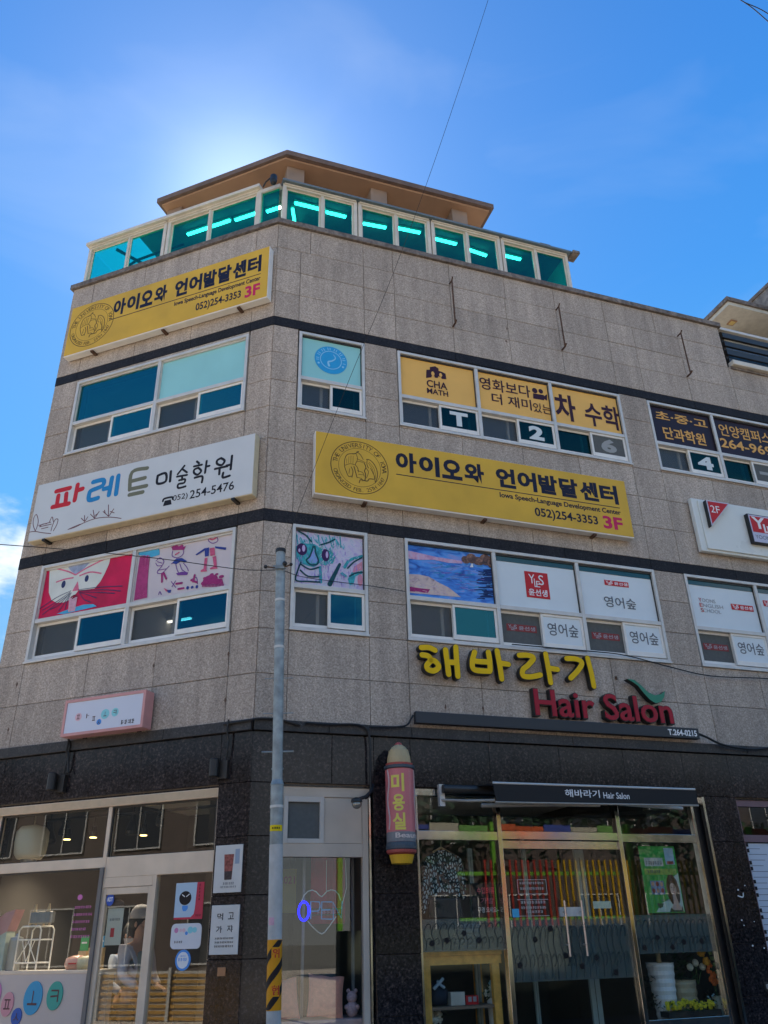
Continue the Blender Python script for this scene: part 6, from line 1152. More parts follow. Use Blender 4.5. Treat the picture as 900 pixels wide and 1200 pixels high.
OR1 = mat('orange_petals', (.75, .16, .03), .7, 0, .2, 50); OR2 = mat('amber_petals', (.78, .36, .04), .7, 0, .2, 50); GRB = mat('pale_green_buds', (.26, .38, .16), .7)
for (x, z, r_, m) in ((5.92, 1.37, .045, OR2), (5.97, 1.27, .045, OR2), (5.99, 1.17, .035, OR1), (6.01, 1.22, .03, OR1), (6.04, 1.12, .035, OR1), (6.0, 1.07, .03, OR1), (6.06, 1.05, .03, OR1), (6.03, 1.03, .03, OR1), (6.07, 1.30, .022, GRB), (6.09, 1.23, .022, GRB), (6.10, 1.15, .022, GRB), (6.05, 1.36, .02, GRB)):
    mb = MB().ball((*FW('R', x-.05, .28), z), r_, None, None, 9, 6, .2); [mb.ball((*FW('R', x-.05+r_*.7*math.cos(k*1.26), .26), z+r_*.7*math.sin(k*1.26)), r_*.45, None, None, 5, 4) for k in range(5)]; mb.build('flower', m, t); MB().tube([g_(x-.05, .29, z), g_(6.0, .30, (z+.9)/2), g_(6.02, .30, .85)], .004, 5).build('stem', STEM, t)
t = rprop('yellow_flower_trough', 'dense low mass of yellow flowers along the right salon sill', 'flowers', 5.5, .25, .7); MB().box(5.16, 5.92, .15, .32, .70, .76).build('trough', DARKM, t, 'R'); leaves(t, 5.52, .24, .74, 260, .34, .12, STEM, .05)
YEF = mat('lemon_yellow_petals', (.85, .72, .04), .7, 0, .3, 60)
for i in range(44):
    x = 5.18+random.random()*.70; z = .775+random.random()*.10*(1-abs(x-5.55)); c_ = FW('R', x, .18+random.random()*.10); mb = MB().ball((*c_, z), .013, None, None, 6, 4)
    for k in range(6): an = k*1.047+i; mb.ball((c_[0]+.018*math.cos(an), c_[1], z+.018*math.sin(an)), .0105, None, None, 5, 4)
    mb.build('flower', YEF, t)
t = rprop('blue_flower_clump', 'dark clump with tiny pale blue flowers between yellow flowers and cream vase', 'flowers', 5.92, .3, .75); leaves(t, 5.95, .32, .74, 90, .12, .2, MATS['near_black_leaf'], .05); flowers(t, 5.93, .26, .80, 9, .08, (0, .12), .012, MATS['pale_blue_petals'])
# green product poster with a portrait
t = flat_sign('salon_poster', 'tall green poster with a long haired woman portrait hanging in the right salon window', 'poster', 'R', 5.08, 5.63, 1.82, 2.60, mat('bright_green_print', (.05, .36, .07), .5, 0, .15, 6), .14, .004)
yq = .1355
MB().box(5.14, 5.42, yq-.001, yq, 2.36, 2.46).build('white_panel', mat('pale_grey_print', (.48, .52, .50), .5, 0, .15, 30), t, 'R'); MB().box(5.46, 5.60, yq-.001, yq, 2.38, 2.58).build('blue_panel', mat('pale_blue_poster_print', (.34, .50, .62), .5, 0, .2, 12), t, 'R'); MB().box(5.12, 5.60, yq-.0012, yq, 2.26, 2.33).build('lime_panel', mat('lime_print', (.34, .45, .10), .5, 0, .3, 30), t, 'R'); MB().box(5.48, 5.58, yq-.002, yq-.0011, 2.385, 2.42).build('red_stamp', MATS['muted_red_print'], t, 'R')
MB().box(5.18, 5.38, yq-.001, yq, 2.03, 2.19).build('photo_panel', mat('blue_photo_print', (.16, .26, .40), .5, 0, .4, 40), t, 'R')
for k in range(3):
    for j in range(2): MB().ell(5.215+k*.065, 2.075+j*.075, .024, .028, yq-.002, yq-.0011, 10).build('small_face', mat('skin_print', (.50, .30, .22), .5, 0, .2, 30) if (k+j) % 2 else MATS['muted_red_print'], t, 'R')
MB().prism([(5.20, 1.83), (5.62, 1.83), (5.62, 2.28), (5.55, 2.24), (5.44, 1.98), (5.30, 1.93)], yq-.001, yq).build('pale_ground', mat('pale_mint_print', (.50, .60, .52), .5, 0, .1, 10), t, 'R')
MB().prism([(5.43, 2.20), (5.47, 2.26), (5.53, 2.26), (5.58, 2.19), (5.60, 2.06), (5.585, 1.96), (5.55, 1.90), (5.46, 1.92), (5.415, 2.0), (5.41, 2.12)], yq-.002, yq-.0011).build('hair', mat('brown_hair_print', (.07, .04, .025), .5, 0, .4, 40), t, 'R')
SK = mat('fair_skin_print', (.56, .38, .30), .5, 0, .05, 20); MB().ell(5.505, 2.09, .048, .072, yq-.003, yq-.0021, 22, .12).build('face', SK, t, 'R'); MB().prism([(5.485, 2.03), (5.53, 2.03), (5.555, 1.93), (5.59, 1.88), (5.59, 1.84), (5.43, 1.84), (5.44, 1.87), (5.48, 1.93)], yq-.003, yq-.0021).build('neck', SK, t, 'R')
mb = MB(); mb.ribbon([(5.475, 2.108), (5.492, 2.112)], .006, yq-.004, yq-.0031).ribbon([(5.517, 2.115), (5.535, 2.112)], .006, yq-.004, yq-.0031).ribbon([(5.47, 2.124), (5.493, 2.127)], .004, yq-.004, yq-.0031).ribbon([(5.516, 2.130), (5.538, 2.127)], .004, yq-.004, yq-.0031).ribbon([(5.508, 2.10), (5.511, 2.073), (5.503, 2.07)], .003, yq-.004, yq-.0031); mb.build('eyes_and_nose', MATS['brown_hair_print'], t, 'R'); MB().ribbon([(5.494, 2.05), (5.507, 2.046), (5.521, 2.051)], .007, yq-.004, yq-.0031).build('lips', mat('lip_print', (.45, .10, .11), .5, 0, 0), t, 'R')
MB().prism([(5.43, 1.88), (5.47, 1.85), (5.58, 1.85), (5.60, 1.90), (5.61, 1.83), (5.40, 1.83)], yq-.0035, yq-.0031).build('dark_collar', MATS['dark_green_leaf'], t, 'R'); MB().prism([(5.23, 1.93), (5.33, 1.93), (5.31, 1.89), (5.26, 1.87)], yq-.002, yq-.0011).build('leaf_print', LEAF, t, 'R')
mb = MB(); scrawl(mb, 5.16, 5.40, 2.375, 2.42, yq-.002, 7); scrawl(mb, 5.16, 5.36, 2.275, 2.315, yq-.0023, 6); scrawl(mb, 5.30, 5.45, 1.95, 1.975, yq-.002, 6); mb.build('lettering', INK, t, 'R')
# white window decal listing hours on the left salon door
t = rprop('door_decal', 'white framed English and Korean lettering decal on the left salon door', 'sticker', 3.48, .07, 1.8)
WV = mat('white_vinyl', (.52, .52, .50), .6, 0, 0); fx0, fx1 = 3.27, 3.66; yv = .0745
mb = MB().box(fx0, fx1, yv-.001, yv, 2.045, 2.05).box(fx0, fx1, yv-.001, yv, 2.20, 2.205).box(fx0, fx0+.005, yv-.001, yv, 2.05, 2.20).box(fx1-.005, fx1, yv-.001, yv, 2.05, 2.20).box(fx0-.02, fx1, yv-.001, yv, 1.81, 1.815).box(fx0-.02, fx1, yv-.001, yv, 1.985, 1.99); mb.build('frame_lines', WV, t, 'R')
mb = MB(); scrawl(mb, fx0+.03, fx1-.04, 2.15, 2.18, yv-.001, 11, 1); scrawl(mb, fx0+.03, fx1-.04, 2.09, 2.12, yv-.001, 11, 2); scrawl(mb, fx0+.02, fx1-.03, 1.94, 1.975, yv-.001, 9, 3); scrawl(mb, fx0+.02, fx1-.03, 1.885, 1.915, yv-.001, 11, 4); scrawl(mb, fx0+.08, fx1-.08, 1.84, 1.87, yv-.001, 6, 5); mb.build('lettering', WV, t, 'R')
# pale upright strips added inside to stand for reflections in the salon glass
for k, (x, w_2, lb) in enumerate(((3.66, .05, 'pale vertical strip built in for a reflection in the left salon door'), (4.42, .14, 'wide pale vertical strip built in for a reflection in the right salon door'), (2.90, .06, 'pale vertical strip built in for a reflection in the left salon window'))):
    t = rprop('reflection_strip', lb, 'board', x, .5, .15, 'pale strips built in for reflections in the salon glass'); MB().box(x, x+w_2, .62, .66, .13, 2.75 if k < 2 else 2.6).build('board', mat('pale_green_grey_strip', (.34, .40, .37), .6, 0, .1, 4), t, 'R', bevel=.004); MB().box(x+w_2*.45, x+w_2*.5, .617, .6195, .14, 2.5).build('groove', DARKM, t, 'R')
# right-hand shop: green framed dim window and a white ruled blind
q = MB().box(6.67, 10.9, .04, .12, 3.11, 3.19).box(6.67, 6.71, .04, .12, .12, 3.11).box(8.7, 8.76, .04, .12, .12, 3.11).box(6.71, 10.9, .04, .12, 2.655, 2.745).box(6.71, 10.9, .04, .12, .12, .5)
RS = q.build('right_shopfront', mat('plum_grey_metal', (.20, .11, .12), .5), B, 'R'); box('pane', CLEAR, RS, 'R', 6.71, 8.7, .08, .088, 2.745, 3.11); box('pane', CLEAR, RS, 'R', 8.76, 10.9, .08, .088, 2.745, 3.11); box('pane', CLEAR, RS, 'R', 6.71, 8.7, .08, .088, .5, 2.655); box('pane', CLEAR, RS, 'R', 8.76, 10.9, .08, .088, .5, 2.655)
t = rprop('ruled_blind', 'white ruled sheet with black edge tabs filling the shop window at the right edge', 'blind', 7.5, .07, 1.0)
MB().box(6.735, 8.68, .066, .076, 1.05, 2.64).build('sheet', mat('bluish_white_sheet', (.58, .62, .68), .5, 0, .03, 4), t, 'R')
for k in range(22): MB().box(6.75, 6.95+.05*(k % 3), .0645, .0655, 1.10+k*.07, 1.106+k*.07).build('ruled_line', INK, t, 'R')
for z in (2.62, 2.55, 2.40, 2.33, 2.17, 2.09, 2.01, 1.83, 1.75, 1.58, 1.50, 1.33): MB().box(6.715, 6.765, .058, .064, z-.022, z+.022).build('edge_tab', BLACKP, t, 'R')
# marks of old stickers on the granite pier
mb = MB()
for (x, z, r_) in ((6.40, 2.07, .014), (6.52, 2.12, .01), (6.36, 1.72, .012), (6.38, 1.66, .009), (6.55, 1.70, .008), (6.45, 1.43, .014), (6.62, 1.40, .012)): mb.ell(x, z, r_, r_*.8, -.0025, -.001, 7, x)
mb.ribbon([(6.38, 2.0), (6.45, 1.985), (6.47, 2.03)], .014, -.0028, -.001); tt = thing('sticker_residue', 'scattered white scraps of torn stickers on the pier right of the salon', 'residue', 'R', 6.4, 0, 1.4); mb.build('scraps', WHITEP, tt, 'R', kind='stuff')
t = rprop('door_intercom', 'small pale round handle low on the granite pier right of the salon', 'handle', 6.55, 0, .9); MB().tube([g_(6.52, -.03, .98), g_(6.64, -.03, .98)], .028, 12).build('grip', ALU, t); MB().box(6.50, 6.66, -.012, -.001, .93, 1.03).build('back_plate', DARKM, t, 'R')

# ------------------------------------------------------------------ street pole, wires
def ray_at(X, Y, depth):                     # point on the sight line at world y = depth
    u, v = (X-450)/F, -(Y-600)/F; d = XC*u+YC*v+D; return EYE+d*((depth-EYE.y)/d.y)
PD = 8.6
pb, pt_ = ray_at(320.5, 1200, PD), ray_at(329, 645, PD)
def pole(z, dx=0, dy=0): k = (z-pb.z)/(pt_.z-pb.z); return (pb.x+(pt_.x-pb.x)*k+dx, PD+dy, z)
zy = lambda Y: ray_at(325, Y, PD).z
t = thing('street_pole', 'slim galvanised street pole with white painted foot and a black and orange hazard wrap', 'pole', 'G', *pole(0)[:2], 0)
r0, r1 = .067, .054; WMPOLE = t
MB().tube([pole(0), pole(zy(1184))], r0, 20).build('painted_foot', mat('chalky_white_paint', (.50, .49, .46), .7, 0, .15, 12), t)
MB().tube([pole(zy(1101)), pole(zy(990))], r0, 20).build('painted_section', MATS['chalky_white_paint'], t)
MB().tube([pole(zy(990)+.001), pole(zy(920))], r0-.002, 20).build('lower_tube', GALV, t); MB().tube([pole(zy(920)), pole(zy(914))], r0, 20, [r0+.003, r1]).build('collar', GALV, t); MB().tube([pole(zy(914)), pole(zy(648))], r1, 20).build('upper_tube', GALV, t); MB().tube([pole(zy(648)), pole(zy(644))], r1+.006, 20).build('cap', BLACKM, t)
HAZ = mat('hazard_orange_film', (.72, .30, .01), .5, 0, .05, 8); zt1, zt0 = zy(1101), zy(1184)
MB().tube([pole(zt0), pole(zt1)], r0+.002, 24).build('hazard_wrap', HAZ, t)
def onpole(an, z, r): p = pole(z); return (p[0]+r*math.sin(an), p[1]-r*math.cos(an), z)
for k in range(4):
    za = zt0+.02+k*.205-.12; n = 12; vs = []; fs = []
    for i in range(n+1):
        an = R(-100+200*i/n); zc = za+.27*i/n
        for zz_ in (zc, zc+.075): vs.append(onpole(an, min(max(zz_, zt0+.004), zt1-.004), r0+.0035))
    fs = [(2*i, 2*i+2, 2*i+3, 2*i+1) for i in range(n) if abs(vs[2*i][2]-vs[2*i+1][2]) > .002 or abs(vs[2*i+2][2]-vs[2*i+3][2]) > .002]
    if fs: MB().add(vs, fs).build('black_stripe', BLACKP, t)
for ch, Y in (('위', 1117), ('험', 1160)):
    zc = zy(Y); vs, fs, a, b, c, d = glyph(ch, .02); an0, an1 = R(-10), R(45)
    MB().add([onpole(an0+(an1-an0)*(v[0]-a)/(b-a), zc-.038+.076*(v[1]-c)/(d-c), r0+(.0065 if v[2] > 0 else .005)) for v in vs], fs).build('lettering', REDP, t)
    vs = [onpole(R(-16+67*i/6), zc+z_, r0+.0045) for i in range(7) for z_ in (-.05, .05)]; MB().add(vs, [(2*i, 2*i+2, 2*i+3, 2*i+1) for i in range(6)]).build('letter_patch', HAZ, t)
vs = [onpole(R(-60+120*i/6), zy(971)+z_, r0+.002) for i in range(7) for z_ in (-.028, .028)]; MB().add(vs, [(2*i, 2*i+2, 2*i+3, 2*i+1) for i in range(6)]).build('yellow_tag', mat('signal_yellow_film', (.70, .52, .0), .5, 0, 0), t)
mb = MB()
for k in range(5): mb.add([onpole(R(-30+k*14), zy(971)-.01, r0+.003), onpole(R(-22+k*14), zy(971)-.01, r0+.003), onpole(R(-22+k*14), zy(971)+.008, r0+.003), onpole(R(-30+k*14), zy(971)+.008, r0+.003)], [(0, 1, 2, 3)])
mb.build('tag_marks', BLACKP, t)
vs = [onpole(R(-50+50*i/4), zy(1080)+z_, r0+.002) for i in range(5) for z_ in (-.03, .035)]; MB().add(vs, [(2*i, 2*i+2, 2*i+3, 2*i+1) for i in range(4)]).build('pink_sticker', MATS['pale_pink_print'], t)
for Y, l_, r_ in ((795, .15, .006), (836, .16, .006), (881, .165, .009), (901, .06, .010)):
    MB().tube([pole(zy(Y), -l_, 0), pole(zy(Y), l_, 0)], r_, 8).build('step_bolt', GALV, t)
zz_ = zy(668); MB().box(pole(zz_)[0]-.075, pole(zz_)[0]+.075, PD-.075, PD-.045, zz_-.012, zz_+.03).build('clamp', GALV, t); MB().tube([pole(zz_, -.05, -.07), pole(zz_+.01, -.16, -.08)], .009).tube([pole(zz_, .05, -.07), pole(zz_+.03, .13, -.08)], .009).build('clamp_arm', RUST, t); MB().ball(pole(zz_+.01, -.16, -.08), .022).ball(pole(zz_+.04, .06, -.09), .028).ball(pole(zz_+.03, .13, -.08), .02).build('insulator', BLACKM, t)
def cable(label, pts, r=.006, m=CABLE, name='cable', cat='cable'):
    q = [Vector(p) for p in pts]; out = []
    for i in range(len(q)-1):
        a, b, c, d = q[max(i-1, 0)], q[i], q[i+1], q[min(i+2, len(q)-1)]
        for k in range(6): t_ = k/6; out.append(.5*((2*b)+(c-a)*t_+(2*a-5*b+4*c-d)*t_*t_+(3*b-a-3*c+d)*t_**3))
    out.append(q[-1]); return tag(MB().tube(out, r, 6).build(name, m), label, cat)
def F3(face, pts, off): return [FW(face, P(face, x, y, off)[0], -off)+(P(face, x, y, off)[1],) for x, y in pts]
cable('thin overhead wire running from the pole top up into the blue sky', [ray_at(331, 655, PD), ray_at(347, 604, 8.35), ray_at(408, 448, 7.6), ray_at(455, 335, 7.1), ray_at(500, 215, 6.6), ray_at(541, 95, 6.2), ray_at(572, 0, 5.9), ray_at(600, -90, 5.6)], .0028)
cable('thin wire sagging in from the left sky across the left facade to the pole', [ray_at(-60, 634, 7.2), ray_at(0, 638, 7.4), ray_at(90, 645, 7.7), ray_at(190, 655, 8.1), ray_at(280, 667, 8.45), ray_at(322, 668, PD-.08)], .0045)
cable('thin wire from the pole clamp along the right facade beneath the fly picture', [ray_at(334, 669, PD-.08)]+F3('R', [(360, 677), (437, 687), (475, 693)], .06), .0045)
cable('thin black cable sagging over beige stone right of the salon letters', F3('R', [(600, 755), (690, 763), (733, 768), (787, 782), (833, 792), (897, 795), (930, 798)], .06), .008)
cable('thick black cable drooping from the black bar end along the ledge', F3('R', [(810, 857), (826, 863), (848, 873), (880, 878), (905, 876), (950, 872)], .10), .016)
cable('black cable bundle lying on the ledge near the pole', F3('L', [(262, 849), (285, 845), (297, 843)], .07)+F3('R', [(305, 842), (325, 843), (345, 848), (352, 850)], .07), .014)
cable('black cable running on the ledge then down the pier to the dome lamp', F3('R', [(358, 847), (385, 849), (415, 849), (428, 853), (433, 865), (434, 900), (434, 928), (428, 936)], .08), .014)
cable('short black cable climbing from the ledge to the black bar', F3('R', [(433, 852), (460, 852), (476, 850), (482, 842), (484, 838)], .09), .012)
cable('upper of the two overhead wires crossing the top right corner', [ray_at(850, -20, 7), ray_at(868, 0, 7.1), ray_at(900, 16, 7.3), ray_at(960, 60, 7.8)], .007)
cable('lower of the two overhead wires crossing the top right corner', [ray_at(860, -5, 7), ray_at(880, 8, 7.1), ray_at(900, 25, 7.3), ray_at(960, 78, 7.8)], .007)
cable('dark cable dropping from the pink sign down dark granite', F3('L', [(80, 866), (82, 874), (80, 882), (80, 905)], .06), .013)

# ------------------------------------------------------------------ two people in the cafe
def skinned(name, pts, edges, m, parent, sub=2, base=0):
    me = bpy.data.meshes.new(name); me.from_pydata([p[:3] for p in pts], edges, []); me.materials.append(m)
    o = bpy.data.objects.new(name, me); link(o, parent, FR['H'])
    sk = o.modifiers.new('skin', 'SKIN'); me.skin_vertices.new() if not me.skin_vertices else None
    for i, p in enumerate(pts): me.skin_vertices[0].data[i].radius = (p[3], p[4] if len(p) > 4 else p[3]); me.skin_vertices[0].data[i].use_root = (i == base)
    o.modifiers.new('sub', 'SUBSURF').levels = sub; o.modifiers['sub'].render_levels = sub; sk.use_smooth_shade = True; return o
def person(label, x, y, s, rz, skin, vest, hood, trou, hairm, capm, group=None):
    t = thing('person', label, 'person', 'L', x, y, .122, group, rz); FR['H'] = WM[t.name] @ Matrix.Scale(s, 4)
    # body faces local +X ; z up
    body = [(0, 0, .95, .13, .10), (0, 0, 1.15, .12, .09), (.0, 0, 1.38, .15, .10), (.01, 0, 1.50, .055, .055), (.03, 0, 1.60, .072, .085), (.035, 0, 1.70, .07, .09),
            (0, .17, 1.42, .05), (.03, .22, 1.15, .042), (.20, .15, 1.04, .032), (.27, .13, 1.03, .026), (0, -.17, 1.42, .05), (.03, -.22, 1.15, .042), (.20, -.15, 1.05, .032), (.27, -.13, 1.04, .026),
            (0, .09, .85, .085), (.02, .10, .48, .058), (-.02, .10, .10, .04), (.10, .11, .04, .035), (0, -.09, .85, .085), (.02, -.10, .48, .058), (-.02, -.10, .10, .04), (.10, -.11, .04, .035)]
    ed = [(0, 1), (1, 2), (2, 3), (3, 4), (4, 5), (2, 6), (6, 7), (7, 8), (8, 9), (2, 10), (10, 11), (11, 12), (12, 13), (0, 14), (14, 15), (15, 16), (16, 17), (0, 18), (18, 19), (19, 20), (20, 21)]
    for sd, hb in ((.13, 9), (-.13, 13)):
        for k, (dy, ln) in enumerate(((-.024, .06), (-.008, .072), (.008, .068), (.022, .052))):
            n0 = len(body); zz = body[hb][2]; body += [(.30, sd+dy, zz-.006, .009), (.30+ln*.55, sd+dy*1.1, zz-.018, .0085), (.30+ln*.9, sd+dy*1.1, zz-.045, .0075)]; ed += [(hb, n0), (n0, n0+1), (n0+1, n0+2)]
        n0 = len(body); q = -1 if sd > 0 else 1; body += [(.28, sd+q*.03, body[hb][2]+.005, .010), (.32, sd+q*.045, body[hb][2]-.005, .008)]; ed += [(hb, n0), (n0, n0+1)]
    n0 = len(body); body += [(.115, 0, 1.635, .012)]; ed += [(5, n0)]
    skinned('body', body, ed, skin, t)
    skinned('hooded_top', [(0, 0, .93, .165, .125), (0, 0, 1.12, .155, .12), (0, 0, 1.34, .165, .125), (-.02, 0, 1.45, .09, .08), (0, .18, 1.41, .068), (.03, .235, 1.15, .058), (.20, .165, 1.045, .045), (0, -.18, 1.41, .068), (.03, -.235, 1.15, .058), (.20, -.165, 1.055, .045)],
            [(0, 1), (1, 2), (2, 3), (2, 4), (4, 5), (5, 6), (2, 7), (7, 8), (8, 9)], hood, t)
    if vest: skinned('vest', [(0, 0, .97, .185, .145), (0, 0, 1.15, .175, .14), (0, 0, 1.33, .18, .14), (-.01, 0, 1.40, .13, .11)], [(0, 1), (1, 2), (2, 3)], vest, t)
    skinned('hood', [(-.09, .05, 1.47, .05), (-.10, 0, 1.50, .06), (-.09, -.05, 1.47, .05)], [(0, 1), (1, 2)], hood, t, 2, 1)
    skinned('trousers', [(0, 0, .93, .15, .115), (0, .09, .82, .10), (.02, .10, .48, .075), (-.02, .10, .09, .06), (0, -.09, .82, .10), (.02, -.10, .48, .075), (-.02, -.10, .09, .06)], [(0, 1), (1, 2), (2, 3), (0, 4), (4, 5), (5, 6)], trou, t)
    for sg in (1, -1): skinned('shoe', [(-.06, sg*.10, .045, .045, .04), (.05, sg*.105, .04, .045, .035), (.14, sg*.11, .03, .04, .028)], [(0, 1), (1, 2)], BLACKM, t, 2)
    hm = MB().ball((-.03, 0, 1.70), .112, .10, .13, 16, 10); hm.ball((-.075, 0, 1.62), .06, .08, .10, 12, 8); hm.build('hair', hairm, t, 'H', smooth=True)
    for sg in (1, -1): MB().ball((.112, sg*.032, 1.668), .010).build('eye', BLACKP, t, 'H'); MB().ball((.02, sg*.088, 1.655), .018, .010, .03).build('ear', skin, t, 'H', smooth=True)
    MB().ball((.10, 0, 1.598), .012, .024, .006).build('mouth', mat('lip_tone', (.30, .09, .07), .6, 0, 0), t, 'H')
    if capm:
        MB().lathe(0, 0, [(.001, 1.865), (.06, 1.855), (.10, 1.82), (.125, 1.765), (.128, 1.715), (.12, 1.715)], 20, False).build('cap', capm, t, 'H', smooth=True); MB().slab([(.05, -.09), (.12, -.085), (.19, -.05), (.205, 0), (.19, .05), (.12, .085), (.05, .09)], 1.715, 1.727).build('cap_peak', capm, t, 'H', bevel=.003)
    return t
SKN = mat('warm_skin', (.48, .27, .18), .55, 0, .05, 10); HAIR = mat('black_hair', (.012, .01, .009), .55, 0, .2, 60)
person('person in a grey cap, dark grey vest and pale hooded top behind the cafe door', -1.68, .55, 1.03, R(-8), SKN, mat('dark_grey_green_vest', (.15, .18, .165), .85, 0, .15, 15), mat('pale_grey_hoodie', (.46, .46, .52), .9, 0, .1, 12), mat('dark_brown_trousers', (.06, .04, .03), .85), HAIR, mat('light_grey_cap', (.44, .43, .44), .85, 0, .08, 20))
person('bareheaded person in pale blue shirt standing behind the capped person', -2.0, .85, .96, R(-30), SKN, None, mat('pale_blue_shirt', (.42, .50, .66), .85, 0, .1, 12), mat('black_trousers', (.02, .02, .022), .85), HAIR, None)

# ------------------------------------------------------------------ the other side of the street (seen mirrored in the glass)
def far_building(label, fc, x0, x1, y0, y1, h, m, rows, cols, wm, rm):
    t = thing('street_building', label, 'building', fc, (x0+x1)/2, (y0+y1)/2, -.1)
    MB().box(x0, x1, y0, y1, -.1, h).build('wall', m, t, fc); MB().box(x0-.2, x1+.2, y0-.2, y1+.2, h+.003, h+.3).build('roof', rm, t, fc)
    w_ = (x1-x0)/cols; hh_ = h/rows
    for i in range(cols):
        for j in range(rows):
            a = x0+w_*(i+.22); b = x0+w_*(i+.78); c = j*hh_+hh_*.3; d = j*hh_+hh_*.78
            fr = MB().box(a-.05, b+.05, y1+.003, y1+.06, c-.05, c).box(a-.05, b+.05, y1+.003, y1+.06, d, d+.05).box(a-.05, a, y1+.003, y1+.06, c, d).box(b, b+.05, y1+.003, y1+.06, c, d).box((a+b)/2-.02, (a+b)/2+.02, y1+.003, y1+.05, c, d).build('window', ALU, t, fc)
            MB().box(a, b, y1+.001, y1+.012, c, d).build('window_pane', wm, fr, fc)
WD = mat('dark_window_pane', (.03, .035, .045), .08, 0, 0); BRK = mat('brown_brick_render', (.075, .056, .048), .9, 0, .15, 3); BGE = mat('pale_beige_render', (.52, .44, .34), .9, 0, .12, 2); RUF = mat('slate_roofing', (.09, .09, .10), .8)
BRK2 = mat('umber_render', (.115, .088, .076), .9, 0, .15, 3)
far_building('brown two storey shophouse across the street, reflected in cafe glass', 'L', -26, -9.5, -25, -17.5, 7.2, BRK2, 2, 5, WD, RUF)
far_building('beige three storey block across the street left of the brown shophouse', 'L', -44, -27.5, -28, -18.5, 9.5, BGE, 3, 6, WD, RUF)
far_building('dark brown block across the street facing the corner of the stone building', 'G', -9, 15, -30, -21, 10.5, BRK, 3, 8, WD, RUF)
far_building('low brown school building behind the painted fence', 'R', 12, 40, -36, -26, 8.2, BRK, 2, 8, WD, RUF)
# school fence of coloured pickets on a low wall
t = thing('picket_fence', 'long fence of red and yellow pickets on a low wall across the street', 'fence', 'R', 16, -10.2, 0)
LOWW = mat('painted_low_wall', (.10, .11, .08), .9, 0, .2, 3); MB().box(4, 36, -10.4, -10.1, -.12, 1.80).build('low_wall', LOWW, t, 'R')
GRR = mat('lime_green_paint', (.16, .42, .03), .5); YP = mat('chrome_yellow_paint', (.60, .34, .0), .5); RP = mat('vermilion_paint', (.42, .035, .02), .5)
MB().box(7, 36, -10.27, -10.22, 1.95, 2.02).build('rail', GRR, t, 'R'); MB().box(7, 36, -10.27, -10.22, 2.95, 3.03).build('rail', GRR, t, 'R')
pk = {}
for i in range(168):
    x = 7.7+i*.17; c_ = 'r' if x < 9.7 or 18 < x < 24 else 'y'
    if c_ not in pk: o = MB().box(x, x+.048, -10.215, -10.17, 1.82, 3.3).build('picket', RP if c_ == 'r' else YP, t, 'R'); pk[c_] = (o, x)
    else: o0, xx = pk[c_]; o = o0.copy(); link(o, t, FR['R'] @ Matrix.Translation((x-xx, 0, 0)) @ FI['R'] @ WM[o0.name])
for i in range(40): MB().box(4+i*.8, 4.78+i*.8, -10.43, -10.41, 3.95+(i % 3)*.03, 4.12+(i % 2)*.05).build('mural_panel', (mat('orange_paint', (.62, .11, .03), .6), mat('cream_paint', (.50, .46, .36), .6), mat('orange_paint', (.6, .1, .03), .6), mat('mural_green', (.16, .36, .08), .6), mat('mural_blue', (.05, .08, .35), .6))[(i*7) % 5], t, 'R')
for i in range(9): MB().box(4+i*4, 4.12+i*4, -10.40, -10.28, 1.81, 4.2).build('post', GRR, t, 'R')
t = thing('board_fence', 'low fence of yellow boards on a white backing in front of the brown shophouse', 'fence', 'L', -12, -12, -.1)
MB().box(-22, -4.5, -12.10, -12.04, -.1, 1.02).build('backing', mat('white_painted_board', (.55, .52, .46), .7, 0, .15, 3), t, 'L')
for k in range(8): MB().box(-22, -4.5, -12.035, -12.0, -.06+k*.135, .01+k*.135).build('board', mat('amber_painted_board', (.52, .29, .07), .6, 0, .25, 4), t, 'L')
for k in range(9): MB().box(-21.9+k*2.15, -21.82+k*2.15, -11.995, -11.95, -.1, 1.1).build('post', ALU, t, 'L')
def tree(label, x, y, fc, h, cr_, seed):
    rg = random.Random(seed); t = thing('street_tree', label, 'tree', fc, x, y, -.1, 'trees behind the school fence'); c0 = Vector(FW(fc, x, y)+(0,))
    mb = MB().tube([c0, c0+Vector((.1, 0, h*.3)), c0+Vector((-.05, .1, h*.62))], .2, 9, [.2, .15, .08]); br = []
    for i in range(7):
        a_ = rg.uniform(0, 6.28); b = c0+Vector((0, 0, h*rg.uniform(.35, .6))); e = b+Vector((math.cos(a_)*cr_*.7, math.sin(a_)*cr_*.7, h*rg.uniform(.12, .3))); mb.tube([b, (b+e)/2+Vector((0, 0, .15)), e], .06, 6, [.07, .05, .02]); br.append(e)
    mb.build('trunk', mat('grey_brown_bark', (.10, .075, .055), .9), t); br.append(c0+Vector((0, 0, h*.8)))
    mb = MB()
    for i in range(1500):
        e = rg.choice(br); p = e+Vector((rg.gauss(0, cr_*.32), rg.gauss(0, cr_*.32), rg.gauss(0, cr_*.26))); d = Vector((rg.uniform(-1, 1), rg.uniform(-1, 1), rg.uniform(-.6, .6))).normalized()*.17; s_ = d.cross(Vector((rg.uniform(-1, 1), rg.uniform(-1, 1), 1))).normalized()*.07
        mb.add([p-d, p+s_, p+d, p-s_], [(0, 1, 2, 3)])
    mb.build('crown', LEAF, t, kind='stuff')
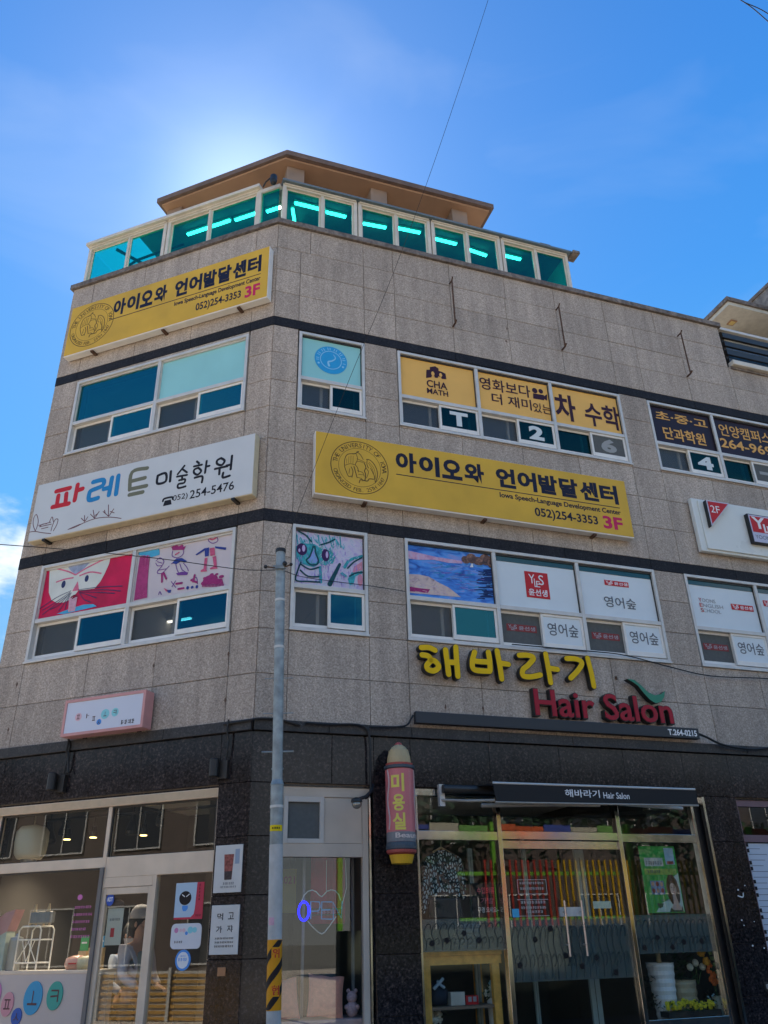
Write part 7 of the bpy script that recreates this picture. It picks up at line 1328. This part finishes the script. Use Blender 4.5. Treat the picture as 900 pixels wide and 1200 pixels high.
for k, (x, y, h, c_, lb) in enumerate(((9, -13, 6.2, 2.0, 'broad green tree behind the school fence, nearest the corner'), (14.5, -14, 7.0, 2.3, 'tallest green tree behind the school fence'), (20.5, -13, 5.6, 1.9, 'small green tree behind the fence, third from the corner'), (27, -14.5, 6.6, 2.2, 'green tree at the far end of the school fence'))): tree(lb, x, y, 'R', h, c_, 11+k)

# rust stained anchor holes and drip marks left on the stone
STN = mat('rust_stain', (.14, .085, .06), .95, 0, .4, 40)
for fc, X, Y in (('L', 20, 802), ('L', 10, 855), ('L', 180, 780), ('L', 268, 766), ('L', 264, 820), ('R', 522, 828), ('R', 566, 830), ('R', 594, 385), ('R', 593, 400)):
    x, z = P(fc, X, Y); rg = random.Random(X); pts_ = []
    for k in range(9): a_ = 2*math.pi*k/9; r_ = .012+rg.random()*.009; pts_.append((x+r_*math.cos(a_)*.8, z+r_*1.6*math.sin(a_)))
    MB().prism(pts_, -.0045, -.003).build('rust_stain', STN, B, fc)
    MB().ribbon([(x, z), (x+rg.uniform(-.004, .004), z-.05), (x+rg.uniform(-.006, .006), z-.09-rg.random()*.06)], .007, -.0043, -.003, taper=(1, .2)).build('drip_stain', STN, B, fc)

# lit tube lamps on the ceilings of the upper rooms, seen through the open sashes
WT = mat('white_lit_tube', (.9, .9, .9), .5, 0, 0, emit=(1, .98, .90), es=1.1)
for fc, x0, x1, y, z, lb in (('L', P('L', 170, 713, -3.9)[0], P('L', 214, 713, -3.9)[0], 3.9, 6.78, 'farther lit tube lamp on the ceiling behind the open sash below the people drawing'), ('L', P('L', 174, 718, -3.4)[0], P('L', 226, 718, -3.4)[0], 3.4, 6.78, 'nearer lit tube lamp on the ceiling behind the open sash below the people drawing')):
    t = thing('ceiling_lamp', lb, 'lamp', fc, x0, y, z, 'tube lamps in the upper rooms')
    MB().box(x0, x1, y-.05, y+.05, z+.045, z+.10).build('lamp_housing', ALUW, t, fc); MB().box(x0+.03, x1-.03, y-.03, y-.008, z+.02, z+.043).box(x0+.03, x1-.03, y+.008, y+.03, z+.02, z+.043).build('lamp_tubes', WT, t, fc)
for z in (zy(705), zy(760), zy(947)):
    MB().tube([pole(z), pole(z+.025)], r1+.004 if z > zy(914) else r0+.002, 20).build('steel_band', ALU, WMPOLE)
